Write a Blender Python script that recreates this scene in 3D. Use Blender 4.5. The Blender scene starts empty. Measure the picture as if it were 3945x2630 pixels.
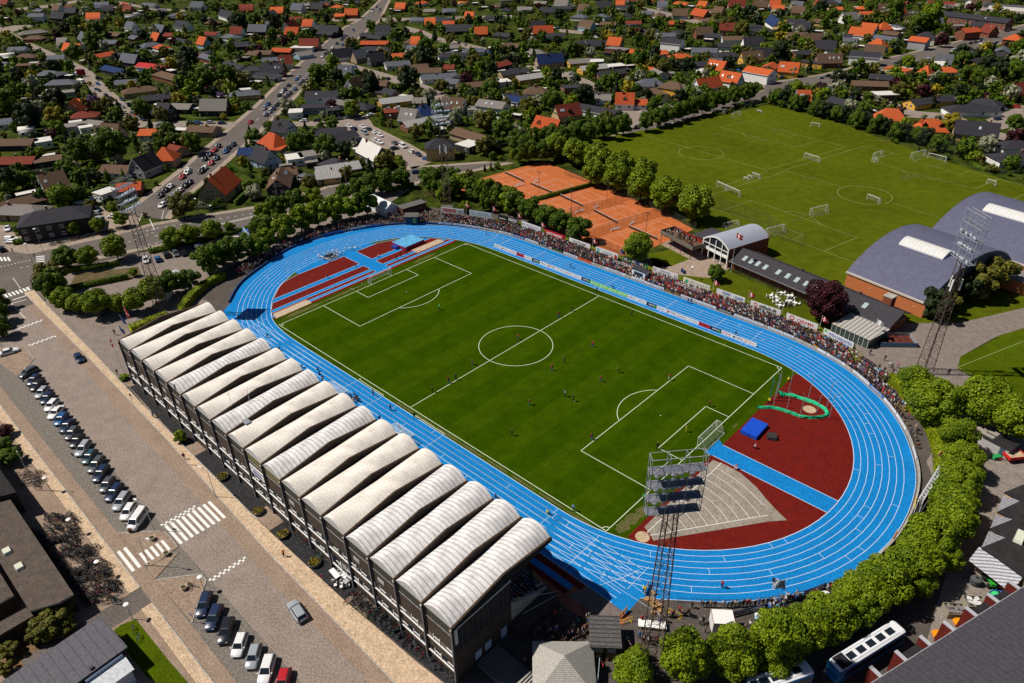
import bpy, math, random
import numpy as np
from mathutils import Matrix, Vector
R=math.radians; rnd=random.Random(7)
scene=bpy.context.scene; COL=scene.collection
# ---------------- camera
CAM=Vector((102.281580,-108.212615,94.7985932)); YAW,PITCH,ROLL,FPX=2.33420348,.561562023,-.0203774630,2754.65113
PW,PH=3945.,2630.
_f=Vector((math.cos(PITCH)*math.cos(YAW),math.cos(PITCH)*math.sin(YAW),-math.sin(PITCH)))
_r0=Vector((math.sin(YAW),-math.cos(YAW),0)); _u0=_r0.cross(_f)
_r=_r0*math.cos(ROLL)+_u0*math.sin(ROLL); _u=-_r0*math.sin(ROLL)+_u0*math.cos(ROLL)
cd=bpy.data.cameras.new('camera'); cam=bpy.data.objects.new('camera',cd); COL.objects.link(cam)
cd.sensor_width=36; cd.lens=FPX/PW*36; cd.clip_start=1; cd.clip_end=6000
cam.matrix_world=Matrix(((_r.x,_u.x,-_f.x,CAM.x),(_r.y,_u.y,-_f.y,CAM.y),(_r.z,_u.z,-_f.z,CAM.z),(0,0,0,1)))
scene.camera=cam
# ---------------- light
SUNV=Vector((-.60,-.47,1.0)).normalized()
elev=math.asin(SUNV.z); az=math.atan2(SUNV.x,SUNV.y)
w=bpy.data.worlds.new('World'); scene.world=w; w.use_nodes=True
nt=w.node_tree; bg=nt.nodes['Background']; sky=nt.nodes.new('ShaderNodeTexSky')
sky.sky_type='NISHITA'; sky.sun_disc=False; sky.sun_elevation=elev; sky.sun_rotation=az; sky.air_density=.55; sky.dust_density=.3
nt.links.new(sky.outputs[0],bg.inputs[0]); bg.inputs[1].default_value=.05
sd=bpy.data.lights.new('sun','SUN'); sd.energy=5.0; sd.angle=R(.5); sd.color=(1,.93,.84)
so=bpy.data.objects.new('sun',sd); COL.objects.link(so); so.rotation_euler=SUNV.to_track_quat('Z','Y').to_euler()
scene.view_settings.view_transform='Standard'; scene.view_settings.look='None'
scene.view_settings.exposure=0.03; scene.view_settings.gamma=1
scene.cycles.max_bounces=5; scene.cycles.diffuse_bounces=2; scene.cycles.glossy_bounces=2; scene.cycles.transparent_max_bounces=6
# ---------------- picture position -> place on the ground (or at height z)
def S(sx,sy,z=0.):
    d=_f+_r*((sx-PW/2)/FPX)+_u*((PH/2-sy)/FPX); return CAM+d*((z-CAM.z)/d.z)
ROWO=(0,657,1315,1972)
def K(r,c,x,y,z=0.): return S(986*c+x/2.385,ROWO[r]+y/2.385,z)
def KP(p,z=0.): return [K(*q,z) for q in p]
def proj(p):
    d=Vector(p)-CAM; z=d.dot(_f); return PW/2+FPX*d.dot(_r)/z, PH/2-FPX*d.dot(_u)/z, z
# ---------------- materials
MATS={}
def grain(t,co,src,dst,amt,sc):
    n=t.nodes.new('ShaderNodeTexNoise'); n.inputs['Scale'].default_value=sc; n.inputs['Detail'].default_value=1.5; t.links.new(co,n.inputs['Vector'])
    r=t.nodes.new('ShaderNodeMapRange'); r.inputs['From Min'].default_value=.28; r.inputs['From Max'].default_value=.72; r.inputs['To Min'].default_value=1-amt; r.inputs['To Max'].default_value=1+amt
    t.links.new(n.outputs['Fac'],r.inputs['Value']); v=t.nodes.new('ShaderNodeVectorMath'); v.operation='SCALE'; t.links.new(src,v.inputs[0]); t.links.new(r.outputs[0],v.inputs['Scale']); t.links.new(v.outputs[0],dst)
def mat(name,c,rough=.8,var=.0,scale=1.,metal=0.,spec=.12,c2=None,det=3,emit=0,coord='Object',alpha=1,var2=0,scale2=.1):
    if name in MATS: return MATS[name]
    m=bpy.data.materials.new(name); m.use_nodes=True; t=m.node_tree; b=t.nodes['Principled BSDF']
    b.inputs['Base Color'].default_value=(*c,1); b.inputs['Roughness'].default_value=rough
    b.inputs['Metallic'].default_value=metal; b.inputs['Specular IOR Level'].default_value=spec
    if emit: b.inputs['Emission Color'].default_value=(*c,1); b.inputs['Emission Strength'].default_value=emit
    if alpha<1: b.inputs['Alpha'].default_value=alpha
    if var or c2:
        if coord=='World': g=t.nodes.new('ShaderNodeNewGeometry'); co=g.outputs['Position']
        else: g=t.nodes.new('ShaderNodeTexCoord'); co=g.outputs['Object']
        n=t.nodes.new('ShaderNodeTexNoise'); n.inputs['Scale'].default_value=scale; n.inputs['Detail'].default_value=det; n.inputs['Roughness'].default_value=.65
        t.links.new(co,n.inputs['Vector'])
        r=t.nodes.new('ShaderNodeMapRange'); r.inputs['From Min'].default_value=.3; r.inputs['From Max'].default_value=.7
        t.links.new(n.outputs['Fac'],r.inputs['Value'])
        fac=r.outputs[0]
        if var2:
            n2=t.nodes.new('ShaderNodeTexNoise'); n2.inputs['Scale'].default_value=scale2; n2.inputs['Detail'].default_value=2; t.links.new(co,n2.inputs['Vector'])
            mm=t.nodes.new('ShaderNodeMath'); mm.operation='MULTIPLY_ADD'; t.links.new(n2.outputs['Fac'],mm.inputs[0]); mm.inputs[1].default_value=var2*2
            s_=t.nodes.new('ShaderNodeMath'); s_.operation='SUBTRACT'; t.links.new(fac,s_.inputs[0]); s_.inputs[1].default_value=var2
            t.links.new(s_.outputs[0],mm.inputs[2]); s_.use_clamp=False; mm.use_clamp=True; fac=mm.outputs[0]
        mx=t.nodes.new('ShaderNodeMix'); mx.data_type='RGBA'
        a=[max(0,v*(1-var)) for v in c]; d=c2 if c2 else [v*(1+var) for v in c]
        mx.inputs['A'].default_value=(*a,1); mx.inputs['B'].default_value=(*d,1)
        t.links.new(fac,mx.inputs['Factor']); grain(t,co,mx.outputs['Result'],b.inputs['Base Color'],.30 if coord=='World' else .18,3.2)
    MATS[name]=m; return m
def striped(name,c1,c2,axis,period,duty=.5,rough=.7,coord='Object',var=.1,nscale=3,metal=0):
    m=mat(name,c1,rough,metal=metal)
    if m.get('st'): return m
    m['st']=1; t=m.node_tree; b=t.nodes['Principled BSDF']
    g=t.nodes.new('ShaderNodeNewGeometry' if coord=='World' else 'ShaderNodeTexCoord'); co=g.outputs['Position' if coord=='World' else 'Object']
    s=t.nodes.new('ShaderNodeSeparateXYZ'); t.links.new(co,s.inputs[0])
    a=t.nodes.new('ShaderNodeMath'); a.operation='DIVIDE'; t.links.new(s.outputs[axis],a.inputs[0]); a.inputs[1].default_value=period
    f=t.nodes.new('ShaderNodeMath'); f.operation='FRACT'; t.links.new(a.outputs[0],f.inputs[0])
    l=t.nodes.new('ShaderNodeMath'); l.operation='LESS_THAN'; t.links.new(f.outputs[0],l.inputs[0]); l.inputs[1].default_value=duty
    mx=t.nodes.new('ShaderNodeMix'); mx.data_type='RGBA'; mx.inputs['A'].default_value=(*c1,1); mx.inputs['B'].default_value=(*c2,1)
    t.links.new(l.outputs[0],mx.inputs['Factor'])
    n=t.nodes.new('ShaderNodeTexNoise'); n.inputs['Scale'].default_value=nscale; n.inputs['Detail'].default_value=4; t.links.new(co,n.inputs['Vector'])
    r=t.nodes.new('ShaderNodeMapRange'); r.inputs['From Min'].default_value=.3; r.inputs['From Max'].default_value=.7; r.inputs['To Min'].default_value=1-var; r.inputs['To Max'].default_value=1+var
    t.links.new(n.outputs['Fac'],r.inputs['Value'])
    v=t.nodes.new('ShaderNodeVectorMath'); v.operation='SCALE'; t.links.new(mx.outputs['Result'],v.inputs[0]); t.links.new(r.outputs[0],v.inputs['Scale'])
    grain(t,co,v.outputs[0],b.inputs['Base Color'],.28 if coord=='World' else .12,3.4); return m
def foliage(name,dark,light,trans=.12):
    m=bpy.data.materials.new(name); m.use_nodes=True; t=m.node_tree; b=t.nodes['Principled BSDF']
    g=t.nodes.new('ShaderNodeNewGeometry'); rp=t.nodes.new('ShaderNodeValToRGB')
    rp.color_ramp.elements[0].color=(*dark,1); rp.color_ramp.elements[1].color=(*light,1)
    o=t.nodes.new('ShaderNodeTexCoord'); n=t.nodes.new('ShaderNodeTexNoise'); n.inputs['Scale'].default_value=.55; n.inputs['Detail'].default_value=2
    t.links.new(o.outputs['Object'],n.inputs['Vector'])
    a=t.nodes.new('ShaderNodeMath'); a.operation='MULTIPLY_ADD'; t.links.new(g.outputs['Random Per Island'],a.inputs[0]); a.inputs[1].default_value=.6
    q=t.nodes.new('ShaderNodeMath'); q.operation='MULTIPLY_ADD'; t.links.new(n.outputs['Fac'],q.inputs[0]); q.inputs[1].default_value=1.4; q.inputs[2].default_value=-.5
    t.links.new(q.outputs[0],a.inputs[2]); t.links.new(a.outputs[0],rp.inputs[0]); 
    t.links.new(rp.outputs[0],b.inputs['Base Color']); b.inputs['Roughness'].default_value=.65; b.inputs['Specular IOR Level'].default_value=.25
    if trans:
        tr=t.nodes.new('ShaderNodeBsdfTranslucent'); t.links.new(rp.outputs[0],tr.inputs[0]); mx=t.nodes.new('ShaderNodeMixShader'); mx.inputs[0].default_value=trans
        t.links.new(b.outputs[0],mx.inputs[1]); t.links.new(tr.outputs[0],mx.inputs[2]); t.links.new(mx.outputs[0],t.nodes['Material Output'].inputs[0])
    MATS[name]=m; return m
# ---------------- mesh builder
class MB:
    def __init__(s): s.v=[]; s.f=[]; s.m=[]; s.ms=[]
    def mi(s,m):
        if m is None: return 0
        if m not in s.ms: s.ms.append(m)
        return s.ms.index(m)
    def add(s,v,f,m=None):
        o=len(s.v); s.v+=[tuple(q) for q in v]; k=s.mi(m)
        for a in f: s.f.append(tuple(i+o for i in a)); s.m.append(k)
    def poly(s,p,z=None,m=None):
        p=[(q[0],q[1],q[2] if z is None else z) for q in p]; s.add(p,[tuple(range(len(p)))],m)
    def box(s,c,d,m=None,rz=0,taper=1):
        x,y,z=d[0]/2,d[1]/2,d[2]/2; ca,sa=math.cos(rz),math.sin(rz); v=[]
        for k,t in ((-z,1),(z,taper)):
            for a,b in ((-x,-y),(x,-y),(x,y),(-x,y)): a*=t;b*=t; v.append((c[0]+a*ca-b*sa,c[1]+a*sa+b*ca,c[2]+k))
        s.add(v,[(3,2,1,0),(4,5,6,7),(0,1,5,4),(1,2,6,5),(2,3,7,6),(3,0,4,7)],m)
    def prism(s,p,z0,z1,m=None,mt=None):
        n=len(p); a=sum(p[i][0]*p[(i+1)%n][1]-p[(i+1)%n][0]*p[i][1] for i in range(n))
        if a<0: p=list(p)[::-1]
        v=[(q[0],q[1],z0) for q in p]+[(q[0],q[1],z1) for q in p]
        s.add(v,[(i,(i+1)%n,n+(i+1)%n,n+i) for i in range(n)]+[tuple(range(n))[::-1]],m); s.add(v[n:],[tuple(range(n))],mt or m)
    def tube(s,p,q,r,m=None,n=6,r2=None,cap=True):
        p=Vector(p);q=Vector(q); d=(q-p).normalized(); a=d.orthogonal().normalized(); b=d.cross(a); r2=r if r2 is None else r2
        v=[p+(a*math.cos(6.2832*i/n)+b*math.sin(6.2832*i/n))*r for i in range(n)]+[q+(a*math.cos(6.2832*i/n)+b*math.sin(6.2832*i/n))*r2 for i in range(n)]
        f=[(i,(i+1)%n,n+(i+1)%n,n+i) for i in range(n)]
        if cap: f+=[tuple(range(n))[::-1],tuple(range(n,2*n))]
        s.add(v,f,m)
    def lathe(s,prof,c=(0,0,0),n=12,m=None):
        v=[];f=[]
        for r,z in prof:
            for i in range(n): v.append((c[0]+r*math.cos(6.2832*i/n),c[1]+r*math.sin(6.2832*i/n),c[2]+z))
        for k in range(len(prof)-1):
            for i in range(n): f.append((k*n+i,k*n+(i+1)%n,(k+1)*n+(i+1)%n,(k+1)*n+i))
        f+=[tuple(range(n))[::-1],tuple(range((len(prof)-1)*n,len(prof)*n))]; s.add(v,f,m)
    def grid(s,rows,m=None):
        n=len(rows[0]); v=[p for r in rows for p in r]
        s.add(v,[(k*n+i,k*n+i+1,(k+1)*n+i+1,(k+1)*n+i) for k in range(len(rows)-1) for i in range(n-1)],m)
    def strip(s,pts,w,z,m=None,closed=False):
        n=len(pts); L=[];Q=[]
        for i in range(n):
            a=pts[(i-1)%n] if closed or i>0 else pts[i]; b=pts[(i+1)%n] if closed or i<n-1 else pts[i]
            d=Vector((b[0]-a[0],b[1]-a[1])); d.normalize(); nx,ny=-d.y*w/2,d.x*w/2
            L.append((pts[i][0]+nx,pts[i][1]+ny,z)); Q.append((pts[i][0]-nx,pts[i][1]-ny,z))
        if closed: L.append(L[0]);Q.append(Q[0])
        s.grid([Q,L],m)
    def mesh(s,name,smooth=False):
        me=bpy.data.meshes.new(name); me.from_pydata(s.v,[],s.f)
        for m in s.ms: me.materials.append(m)
        if len(s.ms)>1: me.polygons.foreach_set('material_index',s.m)
        if smooth: me.shade_smooth()
        me.update(); return me
    def obj(s,name,parent=None,smooth=False,loc=None,rz=0,m=None):
        me=s.mesh(name,smooth)
        if m and not s.ms: me.materials.append(m)
        return ob(name,me,parent,loc,rz)
def ob(name,me,parent=None,loc=None,rz=0,sc=None):
    o=bpy.data.objects.new(name,me); COL.objects.link(o)
    if loc is not None: o.location=loc
    if rz: o.rotation_euler=(0,0,rz)
    if sc is not None: o.scale=sc if not isinstance(sc,(int,float)) else (sc,sc,sc)
    if parent: o.parent=parent
    return o
THINGS=[]
def tag(o,label,cat,group=None):
    o['label']=label; o['category']=cat
    if group: o['group']=group
    THINGS.append(o); return o
def thing(name,label,cat,loc=(0,0,0),rz=0,group=None,sc=None): return tag(ob(name,None,None,loc,rz,sc),label,cat,group)
def struct(name,mb,m=None,kind='structure'):
    o=mb.obj(name,m=m); o['kind']=kind; return o
def kids(o): return KIDS.get(o.name,[])
def ctree(o,parent=None,loc=None,rz=None,label=None,sc=None):
    c=o.copy(); COL.objects.link(c)
    if parent: c.parent=parent
    if loc is not None: c.location=loc
    if rz is not None: c.rotation_euler=(0,0,rz)
    if sc is not None: c.scale=(sc,sc,sc) if isinstance(sc,(int,float)) else sc
    if label: c['label']=label
    if parent is None: THINGS.append(c)
    for ch in o.children: ctree(ch,c)
    return c
TEXTC={}
def txt(parent,s,x,y,z,h,m,wid=None,bold=0.0,rx=R(90),rz=0,name='lettering'):
    """lettering as a mesh part, centred at x,y,z in the parent's frame, in its XZ plane facing -Y"""
    k=(s,round(bold,3))
    if k not in TEXTC:
        cu=bpy.data.curves.new('t','FONT'); cu.body=s; cu.align_x='CENTER'; cu.align_y='CENTER'; cu.size=1.35; cu.offset=bold; cu.resolution_u=2
        to=bpy.data.objects.new('t',cu); COL.objects.link(to); dg=bpy.context.evaluated_depsgraph_get(); me=bpy.data.meshes.new_from_object(to.evaluated_get(dg)); 
        bpy.data.objects.remove(to); TEXTC[k]=me
    me=TEXTC[k].copy(); me.name=name; me.materials.clear(); me.materials.append(m)
    co=np.empty(len(me.vertices)*3,np.float32); me.vertices.foreach_get('co',co); co=co.reshape(-1,3)
    wd=co[:,0].max()-co[:,0].min(); sx=h if wid is None else wid/wd
    o=ob(name,me,parent,(x,y,z)); o.rotation_euler=(rx,0,rz); o.scale=(sx,h,1); return o
ORD='first second third fourth fifth sixth seventh eighth ninth tenth eleventh twelfth thirteenth fourteenth fifteenth sixteenth seventeenth eighteenth nineteenth twentieth'.split()
TENS={2:'twenty',3:'thirty',4:'forty',5:'fifty',6:'sixty',7:'seventy',8:'eighty',9:'ninety'}
def ordn(i):
    if i<20: return ORD[i]
    i+=1; t,u=divmod(i,10)
    return (TENS[t][:-1]+'ieth') if u==0 else TENS[t]+'-'+ORD[u-1]
def resolve_labels():
    g={}
    for o in THINGS: g.setdefault(o['label'],[]).append(o)
    for l,os_ in g.items():
        if len(os_)<2 or (len(os_)>34 and os_[0].get('group')) or os_[0].name.startswith('bicycle'): continue
        os_.sort(key=lambda o: proj(o.location)[0])
        n=len(os_)
        for i,o in enumerate(os_):
            if i==0: p='leftmost'
            elif i==n-1: p='rightmost'
            elif i<=n/2: p=ordn(i)+' from the left'
            else: p=ordn(n-1-i)+' from the right'
            o['label']=l+', '+p
# common materials
WHITE=mat('white_paint',(.8,.8,.78),.5); BLACK=mat('black_rubber',(.02,.02,.02),.7); STEEL=mat('galvanised_steel',(.42,.43,.45),.45,.2,2.,metal=.4)
DSTEEL=mat('dark_steel',(.05,.05,.055),.5); GLASS=mat('dark_glass',(.015,.02,.03),.08,spec=.6); WOOD=mat('warm_wood',(.45,.24,.09),.7,.25,3)
LINE=mat('line_paint',(.75,.75,.72),.7); RED=mat('red_paint',(.55,.02,.02),.5); YEL=mat('yellow_paint',(.75,.5,.02),.5); BLUEP=mat('blue_paint',(.02,.1,.45),.5)
CONC=mat('pale_concrete',(.36,.34,.31),.9,.25,1.2); BARK=mat('bark',(.06,.045,.03),.9,.3,3)
# ================= ground, roads, track, pitch
def interp_curve(p,n,closed=True):
    out=[];N=len(p)
    for i in range(N if closed else N-1):
        P=[Vector(p[(i+k)%N][:2]) if closed else Vector(p[min(max(i+k,0),N-1)][:2]) for k in (-1,0,1,2)]
        for j in range(n):
            t=j/n; out.append(.5*((2*P[1])+(-P[0]+P[2])*t+(2*P[0]-5*P[1]+4*P[2]-P[3])*t*t+(-P[0]+3*P[1]-3*P[2]+P[3])*t**3))
    if not closed: out.append(Vector(p[-1][:2]))
    return out
def offset(pts,d,closed=True):
    n=len(pts);o=[]
    for i in range(n):
        a=pts[(i-1)%n] if closed or i>0 else pts[i]; b=pts[(i+1)%n] if closed or i<n-1 else pts[i]
        t=(b-a).normalized(); o.append(pts[i]+Vector((t.y,-t.x))*d)
    return o
# inner kerb (counter-clockwise), right bend R 36 about (43.9,.6), left bend measured
INNER=[Vector((43.9+35.9*math.sin(a),.6-35.9*math.cos(a))) for a in np.linspace(0,math.pi,40)]
INNER+=interp_curve([(43.9,36.5),(20,36.4),(-10,36.4),(-38,36.3),(-50,35.6),(-58.7,33.2),(-66.6,28.6),(-72.6,22.5),(-76.6,14.5),(-78.5,6),(-78.7,-3),(-77.4,-12),(-74.9,-17.6),(-71.5,-22.9),(-66.2,-27.9),(-58.8,-32.6),(-52,-34.6),(-42,-35.3),(-20,-35.3),(10,-35.3),(43.9,-35.3)],5,False)[1:-1]
OUTR=[(65.3,-41.5),(69.8,-37.9),(75.5,-33.2),(80.3,-28),(84,-22.8),(87,-16.5),(89.3,-8),(90.2,0),(89.6,9),(87.5,17.5),(82.6,27),(76.8,34.2),(70.6,39.2),(63.8,43.2),(55,46),(44,47.3),(17.6,47.5),(-18.8,47.5),(-36,47.5),(-46,46.9),(-54,45.3),(-62,42.5),(-69,39),(-76.5,33.5),(-82,27.8),(-86.6,20.8),(-90,12.5),(-91.9,5.5),(-92.3,-2),(-91,-9.2),(-87.7,-16.9),(-82,-28),(-73.8,-36.2)]
OUTC=interp_curve(OUTR,6,False)
def ground_grass():
    m=mat('garden_ground',(.022,.040,.004),.95,.45,.05,c2=(.062,.080,.010),det=8,coord='World',var2=1.2,scale2=.25,spec=.05)
    return m
g=MB(); g.poly([(-3500,-1200),(1500,-1200),(1500,3500),(-3500,3500)],0,ground_grass()); struct('ground',g)
ASPH=mat('asphalt_pale',(.25,.205,.175),.9,.16,.25,coord='World',det=8,var2=.35,scale2=2.2)
ASPHD=mat('asphalt_dark',(.125,.108,.097),.9,.18,.12,coord='World',det=7,var2=.4,scale2=1.7)
BRICKP=mat('brick_paving',(.27,.20,.15),.9,.16,.3,coord='World',det=7,var2=.4,scale2=3)
GRAV=mat('setts_grey',(.17,.15,.13),.95,.3,2.5,coord='World',det=6)
SLAB=mat('tan_slabs',(.50,.37,.25),.9,.14,.5,coord='World',det=5)
TAR=mat('yard_asphalt',(.085,.072,.064),.95,.25,.35,coord='World',det=7)
BLUE=mat('blue_track',(.005,.185,.50),.85,.09,.25,coord='World',det=7,var2=.3,scale2=.6)
REDT=mat('red_track',(.13,.008,.005),.85,.16,.5,coord='World',det=8,var2=.3,scale2=.08)
SAND=mat('sand',(.46,.34,.22),.95,.18,1.2,coord='World',det=6); GRIT=mat('grit',(.27,.235,.195),.95,.2,.6,coord='World',det=8,var2=.4,scale2=.1)
def sheet(name,polys,z,m):
    b=MB()
    for p in polys: b.poly(p,z,m)
    return struct(name,b)
RX=[(-300,-300),(300,-300),(300,0),(-300,0)]
# base hard surface for whole stadium precinct
sheet('precinct_ground',[[(-140,-56),(-70,-72.5),(66,-73),(130,-73),(130,40),(100,62),(60,66),(-60,60),(-98,40),(-110,5),(-120,-30)]],.01,TAR)
# street along the stand
sheet('street_asphalt',[[(-150,-86),(60,-85.9),(60,-79.2),(20,-79.2),(-47,-77.3),(-80,-75.8),(-124,-75.2),(-150,-75)]],.02,ASPH)
sheet('street_brick_lane',[[(-124,-75.25),(-80,-75.85),(-47,-77.35),(20,-79.25),(60,-79.25),(60,-77.0),(31,-76.6),(13,-76.4),(-30,-74.6),(-75,-73.6),(-110,-73.2),(-124,-73)]],.021,BRICKP)
sheet('stand_pavement',[[(-124,-73),(-110,-73.2),(-75,-73.6),(-30,-74.6),(13,-76.4),(31,-76.6),(60,-77.1),(60,-71.6),(48,-72.6),(30,-73.4),(5,-73.7),(-40,-73.1),(-75,-72),(-110,-71.2),(-124,-70.6)]],.13,SLAB)
sheet('entrance_paving',[[(-56,-71.9),(-40,-73.0),(5,-73.6),(30,-73.3),(54,-71.9),(54,-70.7),(-56,-70.7)]],.132,BRICKP)
sheet('parking_bays',[[(-150,-92),(60,-92),(60,-85.95),(-150,-85.95)]],.022,GRAV)
sheet('cycle_lane',[[(-150,-94.35),(60,-94.35),(60,-92.02),(-150,-92.02)]],.024,BRICKP)
sheet('left_pavement',[[(-150,-96.1),(4.2,-96.1),(4.2,-94.4),(-150,-94.4)],[(8.6,-96.1),(60,-96.1),(60,-94.4),(8.6,-94.4)]],.12,SLAB)
sheet('left_forecourt',[[(-85,-120),(60,-120),(60,-96.12),(-85,-96.12)]],.015,BRICKP)
sheet('side_lane',[[(4.2,-112),(8.6,-112),(8.6,-94.36),(4.2,-94.36)]],.035,ASPHD)
sheet('traffic_island',[[(-10.6,-92),(-4.8,-86.2),(.6,-86.4),(1.3,-91),(.2,-92)],[(1.6,-86.4),(1,-91.9),(4.4,-92)],[(4.6,-92),(8.5,-92),(16.8,-91.7),(10.9,-86.5),(9,-86.4)],[(-92,-82.6),(-84,-82.8),(-78.5,-88.1),(-100,-90.5)]],.12,BRICKP)
mk=MB()
for i in range(13):  # zebra
    if i<3: x0,y0,y1=-6.3+0*i,-94.2+0,0
def bar(b,p,q,wd,z,m=LINE): b.strip([Vector(p),Vector(q)],wd,z,m)
for (a,b_,n,p0) in (((-6.3,-94.1),(-.2,-94.1),0,0),):
    pass
zx=[(-93.9,),(-93.2,)]
def zebra(b,y0,y1,n,xa,xb,z=.03):
    for i in range(n):
        y=y0+(y1-y0)*(i+.5)/n; bar(b,(xa,y),(xb,y),abs(y1-y0)/n*.5,z)
zebra(mk,-94.2,-92.1,2,-6.3,0); zebra(mk,-91.8,-87.1,5,-3.0,.1,.125); zebra(mk,-86.0,-76.9,9,-5.9,.2)
def checks(b,x,y0,y1,s=.42,z=.03,wx=2):
    n=int(abs(y1-y0)/s)
    for i in range(n):
        yy=y0+(y1-y0)*(i+.5)/n; b.box((x+(s if i%2 else 0),yy,z),(s,s*.97,.004),LINE)
checks(mk,-6.7,-86.1,-79.6); checks(mk,11.2,-86.1,-79.5); checks(mk,-103.4,-81.3,-74.8,.5); checks(mk,-92,-81.7,-75.3,.5)
for k in ((-127.5,-125.2,-77,-71),): 
    for i in range(7):
        y=-77+i*.95; bar(mk,(-127.6,y),(-124.8,y),.5,.03)
bar(mk,(-119.9,-77.5),(-119.4,-73.8),.25,.03); bar(mk,(-119.9,-77.5),(-108,-77.6),.15,.03); bar(mk,(-122,-71.3),(-122,-76.6),.4,.03)
for q in ((0,0,0,0),): pass
struct('road_marking',mk)
kb=MB()
def kerb(p,z=.14,wd=.18): kb.strip([Vector(q) for q in p],wd,z,CONC)
kerb([(-124,-70.55),(-110,-71.15),(-75,-71.95),(-40,-73.05),(5,-73.65)]); kerb([(60,-94.37),(8.6,-94.37)]); kerb([(4.2,-94.37),(-150,-94.37)])
kerb([(-124,-73.02),(-110,-73.22),(-75,-73.62),(-30,-74.62),(13,-76.42),(31,-76.62),(60,-77.12)])
for p in ([(16.9,-91.8),(10.9,-86.4),(9,-86.35),(4.6,-92)],[(-10.6,-92),(-4.8,-86.15),(.6,-86.35)],[(-84,-82.75),(-78.5,-88.1)],[(-92,-82.55),(-84,-82.75)]): kerb(p)
kb2=kb; struct('kerb',kb)
# ---- stadium
blue=OUTC[:]+[Vector((-70.5,-40.5)),Vector((-66,-45.3)),Vector((65.4,-45.3))]
sheet('running_track',[[(p.x,p.y) for p in blue]],.03,BLUE)
pg=MB()
GRASSP=striped('pitch_grass',(.027,.057,.0006),(.034,.067,.001),0,11.,.5,1,'World',.17,.3)
GRASSP.node_tree.nodes['Principled BSDF'].inputs['Specular IOR Level'].default_value=0
inn=[(p.x,p.y) for p in INNER]
sheet('pitch_grass',[inn],.05,GRASSP)
# right D
rd=[(p.x,p.y) for p in INNER if p.x>56.3]; rd.sort(key=lambda q:math.atan2(q[1]-.6,q[0]-43.9))
rdp=[(56.4,rd[0][1])]+rd+[(56.4,rd[-1][1])]
sheet('red_apron',[rdp],.055,REDT)
sheet('javelin_runway',[[(54.9,-4.3),(57,-3.95),(79.45,-3.95),(79.7,.2),(56.4,.2),(55.1,1.3)]],.06,BLUE)
sheet('shot_put_sector',[[(57.3,-5.1),(60,-4.7),(63.2,-4.9),(67,-6.3),(70.2,-8.2),(73,-9.6),(75,-10.4),(72.8,-12.8),(60.2,-30.2),(59.3,-29.5),(57.3,-28.6)]],.06,GRIT)
cr=MB(); cr.lathe([(1.25,.06),(1.25,.075)],(58.35,-30.7,0),24,m=SAND); cr.lathe([(1.35,.06),(1.35,.075)],(64.4,22.9,0),24,m=SAND); struct('throwing_circle',cr)
# left D strips
LOW=[(-74.95,-11.6),(-74.5,-17.2),(-73.4,-20.2),(-71.5,-22.7),(-66.2,-27.7),(-62.4,-30.4),(-58.8,-32.5),(-53,-34.3)]
UPP=[(-74.9,14.8),(-72.4,20.7),(-66.6,27.6),(-62.5,30.6),(-58.7,32.7),(-53,34.6)]
def yi(t,x): return float(np.interp(x,[q[0] for q in t],[q[1] for q in t]))
def stripx(x0,x1,ya=None,yb=None,ta=LOW,tb=UPP):
    xs=np.linspace(x0,x1,8)
    a=[(x,(yi(ta,x) if ya is None else ya)) for x in xs]; b=[(x,(yi(tb,x) if yb is None else yb)) for x in xs]
    return a+b[::-1]
sheet('blue_apron',[stripx(-74.8,-58.0)+[] , [(-78.6,-12),(-74.8,-12),(-74.8,15),(-78,12),(-78.8,0)]],.056,BLUE)
sheet('blue_apron_end',[stripx(-78.6,-74.7,-14,13)],.0562,BLUE)
for nm,x0,x1 in (('a',-74.7,-66.6),('b',-64.7,-61.3),('c',-60.0,-58.6)):
    sheet('red_apron',[stripx(x0,x1,None,2.2),stripx(x0,x1,6.8,None)],.06,REDT)
sheet('red_apron',[stripx(-57.6,-56.4)],.06,REDT)
sheet('long_jump_runway',[stripx(-58.6,-57.6)],.061,BLUE)
sheet('red_apron',[stripx(-66.6,-64.9,10,18)],.0601,BLUE)
sheet('sand_pit',[[(-59.4,-31.7),(-56.5,-32.6),(-56.7,-21.3),(-59.4,-21.3)],[(-62.3,18.8),(-59.4,19.0),(-59.4,30.2),(-62.3,30.1)]],.066,SAND)
# markings of track
ml=MB(); LT=mat('lane_line',(.5,.62,.78),.7)
def wl(pts,wd=.09,z=.07,closed=False,m=LT): ml.strip([Vector(p) for p in pts],wd,z,m,closed)
for i in range(8): wl(offset(INNER,1.26*i+.02),.10 if i else .14,.066,True)
wl(OUTC,.09,.067)
for y in (-36.55,-37.8,-39.05,-40.3,-41.55,-42.8,-44.0,-45.2): wl([(-66,y),(62.5,y)],.09,.066)
for x in (12.4,-17,-37.1,-7.7,43.3,52.7,62.8): wl([(x,-35.4),(x,-45.2 if x<60 else -41.5)],.08,.068)
for i in (1,3,5): wl([(48+i*2,-36-i*1.26),(62+i*1.6,-38-i*.8)],.06,.068)
for i in (1,3,5): wl([(-44,-36.6-i*1.25),(-70+i*1,-35-i*.5)],.06,.068)
rr=random.Random(3)
IO=[offset(INNER,1.26*i) for i in range(9)]
for k in range(0,len(INNER)):
    i=rr.randrange(7)
    if rr.random()<.75: wl([IO[i][k],IO[i+1][k]],.08,.069)
for x,y0 in ((-2.5,36.5),(17.3,36.3),(32,37),(-44.4,36.8),(-30,36.5),(42,37)): wl([(x,y0),(x,46.2)],.09,.069)
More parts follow.
